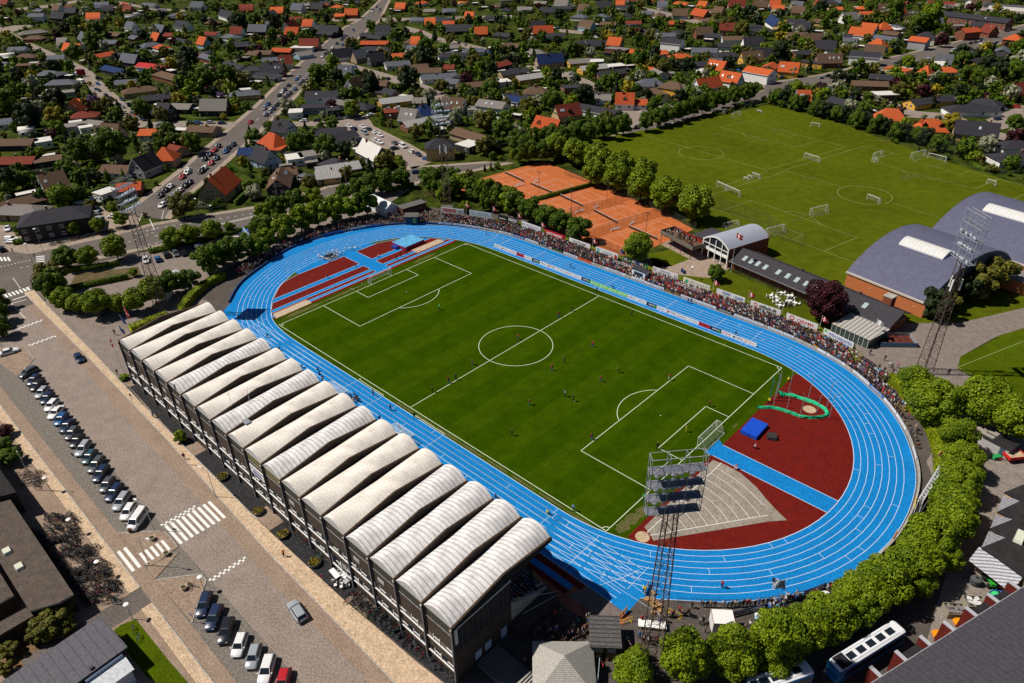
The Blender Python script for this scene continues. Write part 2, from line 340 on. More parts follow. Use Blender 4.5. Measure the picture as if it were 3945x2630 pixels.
wl([(-50.2,35.6),(-49.2,38),(-48.9,41),(-49.6,44),(-50.6,46)],.09,.069); wl([(-27.5,36.5),(-25.3,39),(-24.2,42),(-23.7,45)],.09,.069)
wl([(58,-41),(59,-44),(61,-40),(62,-37)],.08,.069)
# edges of the red areas
wl(stripx(-74.7,-66.6,None,2.2),.12,.07,True); wl(stripx(-74.7,-66.6,6.8,None),.12,.07,True)
for x0,x1 in ((-64.7,-61.3),(-60,-58.6)): wl(stripx(x0,x1,None,2.2),.1,.07,True); wl(stripx(x0,x1,6.8,None),.1,.07,True)
for x in (-57.6,): wl([(x,yi(LOW,x)),(x,yi(UPP,x))],.12,.07)
wl([(56.6,-3.95),(79.4,-3.95)],.12,.07); wl([(56.6,.2),(79.7,.2)],.12,.07)
# shot put sector lines
sc=Vector((58.35,-30.7))
def W(pts,wd=.12,z=.075): wl(pts,wd,z,False,LINE)
a0=math.atan2(-4.7+29.4,58.8-58.2); a1=math.atan2(-11.3+29.6,72-59)
W([sc+Vector((math.cos(a0),math.sin(a0)))*1.4,sc+Vector((math.cos(a0),math.sin(a0)))*26],.12); W([sc+Vector((math.cos(a1),math.sin(a1)))*1.4,sc+Vector((math.cos(a1),math.sin(a1)))*23.4],.12)
for r in range(6,26,2):
    e=a1 if r<23 else a1+.1
    W([sc+Vector((math.cos(t),math.sin(t)))*r for t in np.linspace(a0 if r<25 else a0,e,14)],.08)
struct('track_marking',ml)
# pitch marking
pm=MB(); PL=mat('pitch_line',(.62,.68,.52),.8)
def pl(pts,closed=False,wd=.14,z=.062): pm.strip([Vector(p) for p in pts],wd,z,PL,closed)
def pitch_lines(pl,hl,hw,T=lambda p:p):
    q=lambda pts,c=False: pl([T(p) for p in pts],c)
    q([(-hl,-hw),(hl,-hw)]);q([(hl,-hw),(hl,hw)]);q([(hl,hw),(-hl,hw)]);q([(-hl,hw),(-hl,-hw)]);q([(0,-hw),(0,hw)])
    q([(9.15*math.cos(t),9.15*math.sin(t)) for t in np.linspace(0,2*math.pi,64,False)],True)
    for s in (-1,1):
        for d,h in ((16.5,20.16),(5.5,9.16)): q([(s*hl,-h),(s*(hl-d),-h)]);q([(s*(hl-d),-h),(s*(hl-d),h)]);q([(s*(hl-d),h),(s*hl,h)])
        a=math.acos(5.5/9.15); q([(s*(hl-11)-s*9.15*math.cos(t),9.15*math.sin(t)) for t in np.linspace(-a,a,16)])
        for t in (-1,1): q([(s*(hl-math.cos(u)),t*(hw-math.sin(u))) for u in np.linspace(0,math.pi/2,6)])
        pm.lathe([(.13,.06),(.13,.063)],(*T((s*(hl-11),0)),0),8,PL)
HL,HW=52.96,33.83
pitch_lines(pl,HL,HW); 
for x0,x1 in ((-17.2,-7.8),(12.4-9.4+9.6,21.5)): 
    pass
pl([(-17.1,-34.9),(-17.1,-34.6+.2)]);pl([(-17.1,-34.8),(-7.8,-34.9)]);pl([(3.0,-34.9),(12.4,-34.9)])
struct('pitch_marking',pm)
# worn turf
wt=MB(); WORN=mat('worn_turf',(.20,.15,.07),.95,.3,1.2,coord='World',det=6,c2=(.06,.085,.012))
def blob(c,rx,ry,z=.0565,n=20,seed=1,rot=0):
    r_=random.Random(seed); pts=[]
    for i in range(n):
        t=6.2832*i/n; k=.75+.4*r_.random(); x,y=rx*k*math.cos(t),ry*k*math.sin(t); pts.append((c[0]+x*math.cos(rot)-y*math.sin(rot),c[1]+x*math.sin(rot)+y*math.cos(rot)))
    wt.poly(pts,z+.0004*len(wt.f),WORN)
for i in range(8): blob((-1+i*7.0,-34.6-.05*(i%2)),3.6,.32,seed=i+3)
for i in range(3): blob((54.5+.2*i,-31+i*2.6),1.2,1.7,seed=40+i)
blob((-54.9,-25),.8,6.5,seed=50); blob((-54.8,18),.7,4.5,seed=51); blob((-54.8,-12),.5,7,seed=54); blob((55.3,7.3),.35,1.0,seed=52)
struct('worn_turf_patch',wt)
# ================= grandstand
VAULT=striped('vault_sheet',(.70,.655,.59),(.60,.565,.52),1,.72,.13,.55,'Object',.20,.35); VAULTG=striped('vault_sheet_streaked',(.68,.66,.64),(.44,.43,.45),1,.8,.3,.5,'Object',.22,.5)
RUST=mat('rusty_trim',(.20,.12,.06),.8,.3,2); FIN=mat('dark_felt',(.035,.028,.024),.9,.3,2)
BROWNW=mat('brown_panel',(.075,.058,.047),.85,.2,1.2); GLZ=striped('ribbed_glazing',(.028,.035,.03),(.12,.12,.11),0,.6,.12,.4); GLZY=striped('yellow_glazing',(.10,.09,.03),(.33,.30,.17),0,.6,.3,.5)
CORR=striped('dark_corrugated',(.035,.035,.038),(.08,.08,.085),1,1.0,.12,.5); WHITEC=striped('white_corrugated',(.55,.55,.55),(.3,.3,.31),0,.45,.2,.5)
COLS=mat('column_grey',(.17,.17,.18),.6,.15,2); SEATM=mat('seat_blue',(.02,.03,.06),.7); 
gs=thing('grandstand','long grandstand with eighteen pale vaulted roof shells between street and track','grandstand')
BW=6.04; X0=54.2-18*BW
zb=11.65; zf=12.6; YB=-70.6; YF=-50.6; YM=-60.6
def zlow(y): return zb+(zf-zb)*(y-YB)/(YF-YB)
def zfin(y):
    if y<YM: return 11.95+(13.75-11.95)*(y-YB)/(YM-YB)
    return 13.75+(12.8-13.75)*(y-YM)/(YF-YM)
streaky=[4,7,10,14,15,16,17]
for k in range(18):
    b=MB(); xa=X0+k*BW; ys=[YB-.06+(YF-YB+.3)*j/20 for j in range(21)]; rows=[]
    for y in ys:
        r=[]
        for i in range(13):
            t=i/12; x=.18+(BW-.36)*t; zc=zlow(y)+(zfin(y)-zlow(y))*t; rise=1.45-.62*(1-abs(y-YM)/10.3)
            r.append((x,y,zc+4*rise*t*(1-t)))
        rows.append(r)
    # rows ordered in y, x ascending -> normal up
    b.grid([[(p[0],p[1],p[2]) for p in r] for r in rows],VAULTG if k in streaky else VAULT)
    low=[[(p[0],p[1],p[2]-.12) for p in r] for r in rows][::-1]; b.grid(low,FIN)
    for r0,flip in ((rows[0],0),(rows[-1],1)):   # front and back rims
        rr_=[[(p[0],p[1],p[2]-.2) for p in r0],r0]; b.grid(rr_[::-1] if flip else rr_,WHITE)
    b.obj('roof_vault',gs,True,loc=(xa,0,0))
    for yy,m_ in ((YB-.02,WHITEC),(YF-.6,GLZ)):
        b=MB()
        r0=[(.2+(BW-.4)*i/12,yy,zlow(yy)-.1) for i in range(13)]; r1=[(p[0],yy,zlow(yy)+(zfin(yy)-zlow(yy))*i/12+4*1.3*(i/12)*(1-i/12)-.05) for i,p in enumerate(r0)]
        b.grid([r0,r1],m_); b.obj('vault_gable',gs,loc=(xa,0,0))
for k in range(19):
    xa=X0+k*BW; b=MB()
    ys=[YB-.3,YM,YF+.3]
    for s_ in (-1,1):
        x=xa+s_*.17; r=[[(x,y,zlow(y)-.45) for y in ys],[(x,y,zfin(y)+.03) for y in ys]]
        b.grid(r if s_>0 else r[::-1],FIN)
    b.grid([[(xa-.17,y,zfin(y)+.04) for y in ys],[(xa+.19,y,zfin(y)+.04) for y in ys]][::-1],FIN); b.grid([[(xa-.2,y,zfin(y)+.045) for y in ys],[(xa-.1,y,zfin(y)+.045) for y in ys]][::-1],RUST)
    b.poly([(xa-.17,YF+.3,zlow(YF)-.45),(xa-.17,YF+.3,zfin(YF)),(xa+.17,YF+.3,zfin(YF)),(xa+.17,YF+.3,zlow(YF)-.45)],None,RUST); b.poly([(xa+.17,YB-.3,zlow(YB)-.45),(xa+.17,YB-.3,zfin(YB)),(xa-.17,YB-.3,zfin(YB)),(xa-.17,YB-.3,zlow(YB)-.45)],None,RUST)
    b.box((xa,YB-.3,zlow(YB)-.1),(.34,.35,.3),CONC)
    b.obj('roof_beam',gs)
    b=MB(); b.box((xa,YB-.16,5.75),(.16,.3,11.5),DSTEEL); b.box((xa,YB-.33,5.75),(.24,.05,11.5),COLS); b.box((xa,YB-.02,5.75),(.26,.06,11.5),COLS)
    b.obj('column',gs)
    b=MB(); b.tube((xa,-60.2,7.5),(xa,-60.2,12.6),.14,DSTEEL,6); b.tube((xa,-60.2,10.5),(xa,-53,12.2),.09,DSTEEL,5); b.obj('roof_strut',gs)
b=MB(); b.box(((X0+54.2)/2,YB+.15,4.9),(18*BW,.24,9.8),BROWNW); b.obj('back_wall',gs)
for k in range(18):
    xa=X0+k*BW; yel=k in (9,10)
    b=MB(); b.box((xa+BW/2,YB+.08,10.6),(BW-.4,.1,1.9),GLZY if yel else GLZ); b.box((xa+BW/2,YB+.0,9.62),(BW-.4,.06,.08),STEEL); b.obj('glazing_band',gs)
    for z,h in ((5.35,1.25),(2.1,1.25)):
        if k in (7,13) and z<3: z,h=1.5,2.2
        b=MB(); b.box((xa+BW/2,YB+.0,z+h/2-.05),(BW-.5,.06,h),GLASS)
        b.box((xa+BW/2,YB-.08,z-.1),(BW-.44,.16,.2),WHITE)
        for j in range(5):
            x=xa+.35+j*(BW-.7)/4
            if (j+k)%3!=2: b.box((x,YB-.06,z+h/2),(.09,.1,h),WHITE)
        for j in (0,2): b.box((xa+.35+(j+.5+(k%2))*(BW-.7)/4,YB-.06,z+h*.62),((BW-.7)/4,.09,.08),WHITE)
        b.obj('window',gs)
# bay signs
sg=MB(); sg.box((X0+9.5*BW,YB-.06,7.9),(4.6,.1,1.9),WHITE); sgo=sg.obj('sign_panel',gs); txt(sgo,'PRO VENTILATION',X0+9.5*BW,YB-.13,8.4,.4,BLUEP,4,.02); txt(sgo,'ARENA',X0+9.5*BW,YB-.13,7.55,.8,BLUEP,3.4,.03)
for k in (3,4,11,14,15):
    b=MB(); b.box((X0+(k+.35)*BW,YB+.0,8.0),(1.5,.06,.8),mat('grey_sign',(.4,.4,.4))); b.obj('sign_panel',gs)
# end wall, right
b=MB(); b.poly([(54.15,-70.3,0),(54.15,-59.4,0),(54.15,-59.4,6.0),(54.15,-70.3,6.0)],None,BROWNW); b.poly([(53.95,-59.4,0),(53.95,-70.3,0),(53.95,-70.3,6.0),(53.95,-59.4,6.0)],None,BROWNW); b.box((54.05,-59.4,5.6),(.3,.2,11.2),BROWNW)
b.poly([(54.2,-70.3,6.0),(54.2,-59.4,6.0),(54.2,-59.4,11.25),(54.2,-70.3,11.15)],None,CORR); b.poly([(54.0,-59.4,6),(54.0,-70.3,6),(54.0,-70.3,11.1),(54.0,-59.4,11.2)],None,CORR)
b.obj('end_wall',gs)
b=MB(); b.tube((54.3,-70.3,11.2),(54.3,-59.4,11.35),.14,WHITE,4); b.box((54.33,-70.2,9.7),(.12,.5,3.2),WHITE); b.obj('end_wall_trim',gs)
for y,z,h in ((-66.3,1.5,1.7),(-64.3,1.5,1.7),(-61,1.1,2.1)):
    b=MB(); b.box((54.2,y,z),(.08,1.2,h),mat('blue_white_door',(.45,.55,.7),.5)); b.obj('door',gs)
b=MB(); b.box((57.8,-65,.4),(6.2,4.2,.8),mat('step_dark',(.12,.12,.12),.9,.2,1)); 
for i in range(4): b.box((61.2+i*.35,-65,.45-.12*i),(.35,4.2,.9-.24*i),CONC)
b.obj('entrance_steps',gs)
# left end wall
b=MB(); b.box((X0-.02,-65,5),(.2,10.8,10),BROWNW); b.box((X0-.02,-60.2,5.8),(.2,1,11.6),BROWNW); b.poly([(X0-.12,-59.6,10),(X0-.12,-70.4,10),(X0-.12,-70.4,11.4),(X0-.12,-59.6,12.6)],None,CORR); b.obj('end_wall',gs)
# terrace
b=MB()
for i in range(10):
    y0=-59.6+i*.85; z=5.6-i*.42; b.box(((X0+54.2)/2,y0+.42,z/2+.25),(18*BW-.2,.85,z),CONC)
b.obj('seating_terrace',gs)
b=MB()
for i in range(10):
    y0=-59.6+i*.85; z=5.6-i*.42+.25
    for k in range(18):
        if rnd.random()<.0: continue
        b.box((X0+(k+.5)*BW,y0+.35,z+.22),(BW-1.1,.4,.08),SEATM)
so_=b.obj('seat_row',gs)
b=MB(); b.box(((X0+54.2)/2+.6,-51.0,.6),(18*BW+1.2,.15,1.2),BLUEP)
b.box((54.2+1.2,-55.2,1.0),(2.2,8.5,2.0),BROWNW); b.tube((54.3,-59,6.8),(56.2,-51.2,2.9),.04,STEEL,4); b.tube((56.2,-59,5.2),(56.6,-51.2,2.6),.04,STEEL,4); b.obj('terrace_rail',gs)
rf=MB(); rf.box((X0+8.25*BW,-67.2,13.5),(1.5,1.1,.15),mat('panel_grey',(.25,.27,.3),.3)); rf.obj('roof_hatch',gs)
for x,y,h in ((-9.8,-63.6,3.2),(-12.8,-66,2.2)):
    o=thing('antenna_mast','thin steel mast rising from the pale grandstand roof','mast',(x,y,13.2)); b=MB(); b.tube((0,0,0),(0,0,h),.04,STEEL,5); b.obj('pole',o); b=MB(); b.lathe([(.06,h-.3),(.06,h)],n=5,m=WHITE); b.obj('tip',o)
# strips in front of the stand
sheet('stand_apron',[[(-60,-51.2),(62,-51.2),(62,-45.3),(-60,-45.3)]],.035,TAR)
sheet('red_run_up',[[(20,-48.9),(56,-48.9),(56,-47.9),(20,-47.9)],[(20,-46.6),(57.5,-46.6),(57.5,-45.5),(20,-45.5)]],.045,REDT)
sheet('blue_run_up',[[(20,-47.85),(56,-47.85),(56,-46.65),(20,-46.65)]],.046,BLUE)
sheet('jump_pit',[[(56.6,-48.9),(65,-48.5),(65,-45.4),(57.7,-45.4)]],.047,mat('pit_cover',(.16,.13,.12),.9,.15,1))
sheet('red_surround',[[(50,-50.8),(66,-50.5),(66,-45.38),(50,-45.38)]],.04,mat('pale_red_surround',(.28,.09,.06),.9,.3,.5,coord='World'))
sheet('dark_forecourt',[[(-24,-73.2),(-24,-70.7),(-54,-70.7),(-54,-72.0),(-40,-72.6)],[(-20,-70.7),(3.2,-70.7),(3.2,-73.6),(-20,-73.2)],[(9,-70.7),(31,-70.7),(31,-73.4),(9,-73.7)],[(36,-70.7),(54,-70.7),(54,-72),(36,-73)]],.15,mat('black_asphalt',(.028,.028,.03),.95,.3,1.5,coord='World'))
# planters and small street things
YP=foliage('flower_leaves',(.10,.09,.01),(.5,.38,.03),0)
for i,(r,c,x,y,f) in enumerate([(2,0,2045,1240,0),(3,1,245,200,2),(3,1,540,460,1),(2,1,20,1555,0)]):
    p=K(r,c,x,y,.6); o=thing('planter','%s round planter bowl on the dark strip beside the grandstand'%(['brown','yellow-green leafy','yellow flowering'][f]),'planter',(p.x,p.y,.15))
    b=MB(); b.lathe([(.7,0),(1.0,.2),(1.15,.55),(1.05,.6),(.9,.5)],n=16,m=DSTEEL); b.obj('bowl',o)
    b=MB(); q=random.Random(i)
    for j in range(160):
        a=q.random()*6.3; r_=1.0*math.sqrt(q.random()); s_=.14; c_=(r_*math.cos(a),r_*math.sin(a),.6+.12*q.random()); u_=Vector((q.gauss(0,1),q.gauss(0,1),.6)).normalized(); v_=u_.orthogonal().normalized(); w_=u_.cross(v_)
        C_=Vector(c_); b.add([C_+v_*s_,C_+w_*s_,C_-v_*s_,C_-w_*s_],[(0,1,2,3)],YP)
    b.obj('planting',o)
def lamp(x,y,h,label,arm=0,rz=0,name='street_lamp',cat='street lamp',globe=True,z0=0):
    o=thing(name,label,cat,(x,y,z0),rz); b=MB(); b.tube((0,0,0),(0,0,h),.07,STEEL,6,.05)
    if arm: b.tube((0,0,h),(arm,0,h+.5),.05,STEEL,5)
    b.obj('pole',o)
    b=MB()
    if arm: b.box((arm+.25,0,h+.5),(.7,.28,.16),WHITE)
    else: b.lathe([(.05,h-.35),(.2,h-.25),(.42,h-.05),(.40,h),(.1,h+.08)],n=12,m=WHITE)
    b.obj('lamp_head',o); return o
def sign_post(x,y,h,label,m,rz=0,shape='disc'):
    o=thing('road_sign',label,'sign',(x,y,0),rz); b=MB(); b.tube((0,0,0),(0,0,h),.04,STEEL,6); b.obj('post',o)
    b=MB()
    if shape=='disc': b.tube((0,-.06,h-.3),(0,-.1,h-.3),.34,m,14)
    else: b.box((0,-.08,h-.35),(.75,.04,.7),m)
    b.obj('sign_face',o)
NOP=mat('dull_red_sign',(.18,.02,.03),.5)
for r,c,x,y,l,m_ in [(2,0,1228,575,'round dull red no-stopping sign on the tan pavement by the grandstand',NOP),(2,0,1712,1135,'round dull red no-stopping sign with a person standing beneath it',NOP),(3,1,625,680,'round dull red sign beside the outdoor tables of the grandstand',NOP),
    (3,0,1785,1015,'grey square sign at the corner of the parking bays',mat('sign_grey',(.3,.3,.32),.4)),(2,0,245,425,'thin dark post sign in front of the parked row',DSTEEL),(2,0,598,905,'post sign between the parked dark cars in the bays',DSTEEL),(2,0,700,1108,'post sign with long shadow beside silver parked car',DSTEEL),(1,0,440,1245,'slim sign post on the tan pavement near the crossing',DSTEEL)]:
    p=K(r,c,x,y); sign_post(p.x,p.y,2.9 if m_ is NOP else 2.4,l,m_,R(20),'disc' if m_ is NOP else 'sq')
for r,c,x,y,h,arm,rz,l in [(3,0,1375,495,6.4,1.6,30,'tall curved street lamp standing on the brick traffic island'),(3,0,1418,170,6.4,1.6,200,'tall street lamp beside the white parked van at the crossing'),(2,0,1983,1430,6.4,1.4,200,'street lamp on the tan pavement by the stand entrance'),
    (2,0,470,1380,3.6,0,0,'white disc park lamp on the bicycle plaza by the brown building'),(3,0,690,200,3.6,0,0,'white disc lamp rising from the upper bicycle cluster'),(3,0,950,590,3.6,0,0,'white disc lamp rising from the middle bicycle cluster'),(3,0,1220,985,3.6,0,0,'white disc lamp at the corner of the small lawn'),(3,0,1880,725,3.4,0,0,'lamp post with bicycle leaning on the triangular traffic island'),
    (1,2,1645,1000,4,0,0,'white disc lamp on the paved path behind the banners'),(3,3,0,0,0,0,0,None)]:
    if l: p=K(r,c,x,y); lamp(p.x,p.y,h,l,arm,R(rz))
p=K(2,0,335,1365); o=thing('flag_pole','leaning white flag pole without flag by the left bicycle racks','flag pole',p); b=MB(); b.tube((0,0,0),(0,0,9.5),.08,WHITE,6,.04); b.obj('pole',o); b=MB(); b.lathe([(.1,9.5),(.14,9.65),(.02,9.75)],n=8,m=WHITE); b.obj('finial',o)
HEXM=mat('planter_stone',(.5,.42,.3),.9,.2,3)
for r,c,x,y,l in [(3,0,1395,235,'hexagonal stone planter on the island just above the short zebra bars'),(3,0,1525,375,'hexagonal stone planter on the island at the lower end of the short zebra bars'),(3,0,1685,690,'hexagonal stone planter with a bicycle beside it on the triangular island')]:
    p=K(r,c,x,y,.6); o=thing('planter',l,'planter',(p.x,p.y,.12)); b=MB(); b.lathe([(.38,0),(.58,.62),(.48,.62),(.4,.5)],n=6,m=HEXM); b.obj('bowl',o); b=MB(); b.lathe([(.42,.5),(.3,.6),(.1,.66)],n=8,m=mat('soil',(.05,.06,.02))); b.obj('planting',o)
# outdoor tables by the stand
def table(x,y,rz,label,l=2.0,w_=.8,m=WHITE,group=None,z0=0):
    o=thing('table',label,'table',(x,y,z0),rz,group); b=MB(); b.box((0,0,.73),(l,w_,.05),m); b.obj('tabletop',o)
    for i in (-1,1):
        for j in (-1,1): b=MB(); b.box((i*(l/2-.1),j*(w_/2-.08),.355),(.05,.05,.7),DSTEEL); b.obj('leg',o)
    return o
p=K(3,1,730,595); table(p.x,p.y,R(-5),'long white table on the dark strip by the grandstand',2.3,.9,z0=.15)
p=K(3,1,835,665); table(p.x,p.y,R(-5),'small grey table among chairs near the grandstand door',.9,.9,STEEL,z0=.15)
def chair_proto():
    o=thing('chair','white plastic chair on the dark strip beside the grandstand table','chair',(0,0,.15)); b=MB(); b.box((0,0,.44),(.5,.5,.05),WHITE); b.obj('seat',o); b=MB(); b.box((0,.23,.72),(.5,.05,.5),WHITE); b.obj('backrest',o)
    for i in (-1,1):
        for j in (-1,1): b=MB(); b.tube((i*.2,j*.2,.42),(i*.24,j*.25,0),.025,WHITE,4); b.obj('leg',o)
    return o
CH=chair_proto(); CH['group']='chairs at the grandstand tables'
for i,(x,y) in enumerate([(800,600),(820,620),(795,665),(775,575),(710,650),(735,690),(850,690),(790,705)]):
    p=K(3,1,x,y); 
    if i==0: CH.location=(p.x,p.y,.15)
    else: ctree(CH,None,(p.x,p.y,.15),rnd.random()*6)
# ================= dugouts
PLEX=mat('clear_plastic',(.5,.6,.68),.1,alpha=.35,spec=.6)
for cx,l in ((-15.6,'white and clear plastic team dugout nearer the far end of the stand'),(6.9,'white and clear plastic team dugout nearer the camera')):
    o=thing('dugout',l,'dugout',(cx,-41.6,.07)); pr=[(-.9,0),(-.95,1.2),(-.75,1.75),(-.3,2.1),(.35,2.15),(.9,2.0)]; L_=2.9
    b=MB(); b.grid([[(-L_,y,z) for y,z in pr[:3]],[(L_,y,z) for y,z in pr[:3]]],WHITE); 
    for x in (-L_,0,L_): 
        for a_,c_ in zip(pr[:-1],pr[1:]): b.tube((x,*a_),(x,*c_),.045,WHITE,4)
    b.tube((-L_,.9,2),(L_,.9,2),.05,WHITE,4); b.obj('frame',o)
    b=MB(); b.grid([[(-L_,y,z+.02) for y,z in pr[2:]],[(L_,y,z+.02) for y,z in pr[2:]]],PLEX); b.obj('canopy',o)
    for s_ in (-1,1): b=MB(); b.poly([(s_*L_,-.9,0),(s_*L_,.1,0),(s_*L_,.6,2.05),(s_*L_,-.3,2.05),(s_*L_,-.9,1.2)],None,PLEX); b.obj('side_panel',o)
    b=MB(); b.box((0,-.5,.45),(5.4,.45,.1),DSTEEL); b.box((0,-.5,.2),(5.4,.1,.4),DSTEEL); b.obj('bench',o)
# ================= goals
NET=mat('goal_net',(.6,.65,.6),.9,alpha=.18)
def goal(x,y,rz,label,w_=7.32,h=2.44,d=2.0,z0=.06,group=None):
    o=thing('football_goal',label,'goal',(x,y,z0),rz,group); b=MB(); r=.065
    b.tube((0,-w_/2,0),(0,-w_/2,h),r,WHITE,6); b.tube((0,w_/2,0),(0,w_/2,h),r,WHITE,6); b.tube((0,-w_/2,h),(0,w_/2,h),r,WHITE,6); b.obj('goal_frame',o)
    b=MB(); t=d*.45
    for s_ in (-1,1):
        b.tube((0,s_*w_/2,h),(t,s_*w_/2,h),.03,WHITE,4); b.tube((t,s_*w_/2,h),(d,s_*w_/2,0),.03,WHITE,4); b.tube((0,s_*w_/2,0),(d,s_*w_/2,0),.03,WHITE,4)
    b.tube((d,-w_/2,0),(d,w_/2,0),.03,WHITE,4); b.obj('net_support',o)
    b=MB(); 
    def mesh_face(P,Q,R_,S_,n,m_):   # netting as crossing cords
        P,Q,R_,S_=map(Vector,(P,Q,R_,S_))
        for i in range(n+1):
            t_=i/n; b.tube(P.lerp(Q,t_),S_.lerp(R_,t_),.010,NETC,3,cap=False)
        for i in range(m_+1):
            t_=i/m_; b.tube(P.lerp(S_,t_),Q.lerp(R_,t_),.010,NETC,3,cap=False)
    k=max(6,int(w_*2)); 
    mesh_face((t,-w_/2,h),(t,w_/2,h),(d,w_/2,0),(d,-w_/2,0),k,7); mesh_face((0,-w_/2,h),(0,w_/2,h),(t,w_/2,h),(t,-w_/2,h),k,3)
    for s_ in (-1,1): mesh_face((0,s_*w_/2,0),(0,s_*w_/2,h),(t,s_*w_/2,h),(d,s_*w_/2,0),5,5)
    b.obj('net',o); return o
NETC=mat('net_cord',(.6,.62,.58),.9)
goal(HL,0,0,'white full-size goal at the end nearer the camera'); goal(-HL,0,math.pi,'white full-size goal at the far-left end of the match pitch')
# ================= floodlight towers
LAMPG=mat('lamp_face_sky_glow',(.78,.86,.9),.3,emit=.35)  # mild emission stands in for sky reflected in the floodlight faces
def tower(x,y,hb,ht,rz,label,lamp_counts,hw=3.25,rows=4,depth=1.3,col=None,pale=None):
    o=thing('floodlight_tower',label,'floodlight tower',(x,y,0),rz); col=col or mat('tower_rust',(.10,.07,.055),.7,.3,3); pale=pale or STEEL
    b=MB(); n=int(hb/1.7); bw,tw=1.25,.62
    def c(k,s,t): 
        f=k/n; h_=bw+(tw-bw)*f; return Vector((s*h_,t*h_,hb*f))
    sg_=((-1,-1),(1,-1),(1,1),(-1,1))
    for s,t in sg_: b.tube(c(0,s,t),c(n,s,t),.085,col,4)
    for k in range(n):
        for i in range(4):
            a,d=sg_[i],sg_[(i+1)%4]; b.tube(c(k,*a),c(k,*d),.035,col,3,cap=False); 
            if k%2: b.tube(c(k,*a),c(k+1,*d),.04,col,3,cap=False)
            else: b.tube(c(k,*d),c(k+1,*a),.04,col,3,cap=False)
    b.obj('lattice_mast',o)
    # head frame, faces +Y (local)
    b=MB(); H=ht-hb; zs=[hb+H*i/(rows) for i in range(rows+1)]
    xs=[-hw,-hw*.33,hw*.33,hw]; Y_=(-depth/2,depth/2)
    for xx in xs:
        for yy in Y_: b.tube((xx,yy,zs[0]),(xx,yy,zs[-1]),.05,pale,4)
    for z in zs:
        for yy in Y_: b.tube((-hw,yy,z),(hw,yy,z),.05,pale,4)
        for xx in xs: b.tube((xx,Y_[0],z),(xx,Y_[1],z),.04,pale,4)
    for i in range(rows):
        for s_ in (-1,1): b.tube((s_*hw,Y_[0],zs[i]),(s_*hw,Y_[1],zs[i+1]),.03,pale,3,cap=False)
        b.tube((-hw,Y_[0],zs[i]),(-hw*.33,Y_[0],zs[i+1]),.025,pale,3,cap=False); b.tube((hw,Y_[0],zs[i]),(hw*.33,Y_[0],zs[i+1]),.025,pale,3,cap=False)
        for yy in Y_: b.tube((-hw,yy,zs[i]+1.0),(hw,yy,zs[i]+1.0),.025,pale,3,cap=False)
    for s_ in (-1,1): b.tube((s_*.6,0,hb-1.6),(s_*hw*.8,0,hb),.06,pale,4)
    b.obj('head_frame',o)
    for i in range(rows): b=MB(); b.box((0,0,zs[i]+.03),(2*hw,depth-.1,.04),mat('grating',(.16,.17,.21),.5,.2,6,metal=.3)); b.obj('platform',o)
    q=random.Random(int(x*7+y)); hub=None
    for i in range(rows):
        for j in range(lamp_counts[i]):
            xx=-hw+.6+(2*hw-1.2)*(j+.5)/max(1,lamp_counts[i])+q.uniform(-.3,.3); z=zs[i]+.85+q.uniform(-.15,.15)
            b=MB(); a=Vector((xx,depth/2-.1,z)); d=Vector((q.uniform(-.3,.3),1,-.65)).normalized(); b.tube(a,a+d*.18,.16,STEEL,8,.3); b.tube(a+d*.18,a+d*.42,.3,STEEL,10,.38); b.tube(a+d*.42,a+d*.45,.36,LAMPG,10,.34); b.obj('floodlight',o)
    return o
HR=math.atan2(.76,.65)
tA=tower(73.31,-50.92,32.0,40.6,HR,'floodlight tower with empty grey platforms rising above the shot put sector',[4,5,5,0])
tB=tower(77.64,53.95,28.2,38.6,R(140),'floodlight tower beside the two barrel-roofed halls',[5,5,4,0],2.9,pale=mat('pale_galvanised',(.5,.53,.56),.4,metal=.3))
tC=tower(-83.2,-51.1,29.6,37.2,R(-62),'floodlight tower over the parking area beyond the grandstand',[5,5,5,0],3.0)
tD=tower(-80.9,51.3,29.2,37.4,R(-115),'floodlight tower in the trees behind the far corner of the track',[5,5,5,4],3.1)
for o_,z0 in ((tB,21.3),(tD,19.5)):
    for i in range(3):
        a=i*2.1; b=MB(); b.box((1.2*math.cos(a),1.2*math.sin(a),z0+1.3),(.35,.3,2.6),WHITE,rz=a); b.obj('antenna_panel',o_)
# ================= barrier wall and boards round the track
pts_all=offset(OUTC,.45,False)
def wallpiece(pts,h,t,name,label,z0=0,m=CONC):
    b=MB(); a=offset(pts,-t/2,False); c=offset(pts,t/2,False)
    b.grid([[(p.x,p.y,z0) for p in a],[(p.x,p.y,h) for p in a]],m); b.grid([[(p.x,p.y,h) for p in a],[(p.x,p.y,h) for p in c]],m); b.grid([[(p.x,p.y,h) for p in c],[(p.x,p.y,z0) for p in c]],m)
    for e in (0,-1):
        q=[(a[e].x,a[e].y,z0),(c[e].x,c[e].y,z0),(c[e].x,c[e].y,h),(a[e].x,a[e].y,h)]; b.poly(q,None,m)
    return tag(b.obj(name),label,'wall')
far=[p for p in pts_all if p.y>-14 and p.x>-60] ; left=[p for p in pts_all if p.x<=-60]
wallpiece(far,.75,.3,'track_wall','long low concrete wall between the blue track and the far crowd')
wallpiece(left,.7,.2,'track_wall','low dark wall round the left bend of the track',m=mat('dark_blue_board',(.03,.08,.2),.6,.3,1))
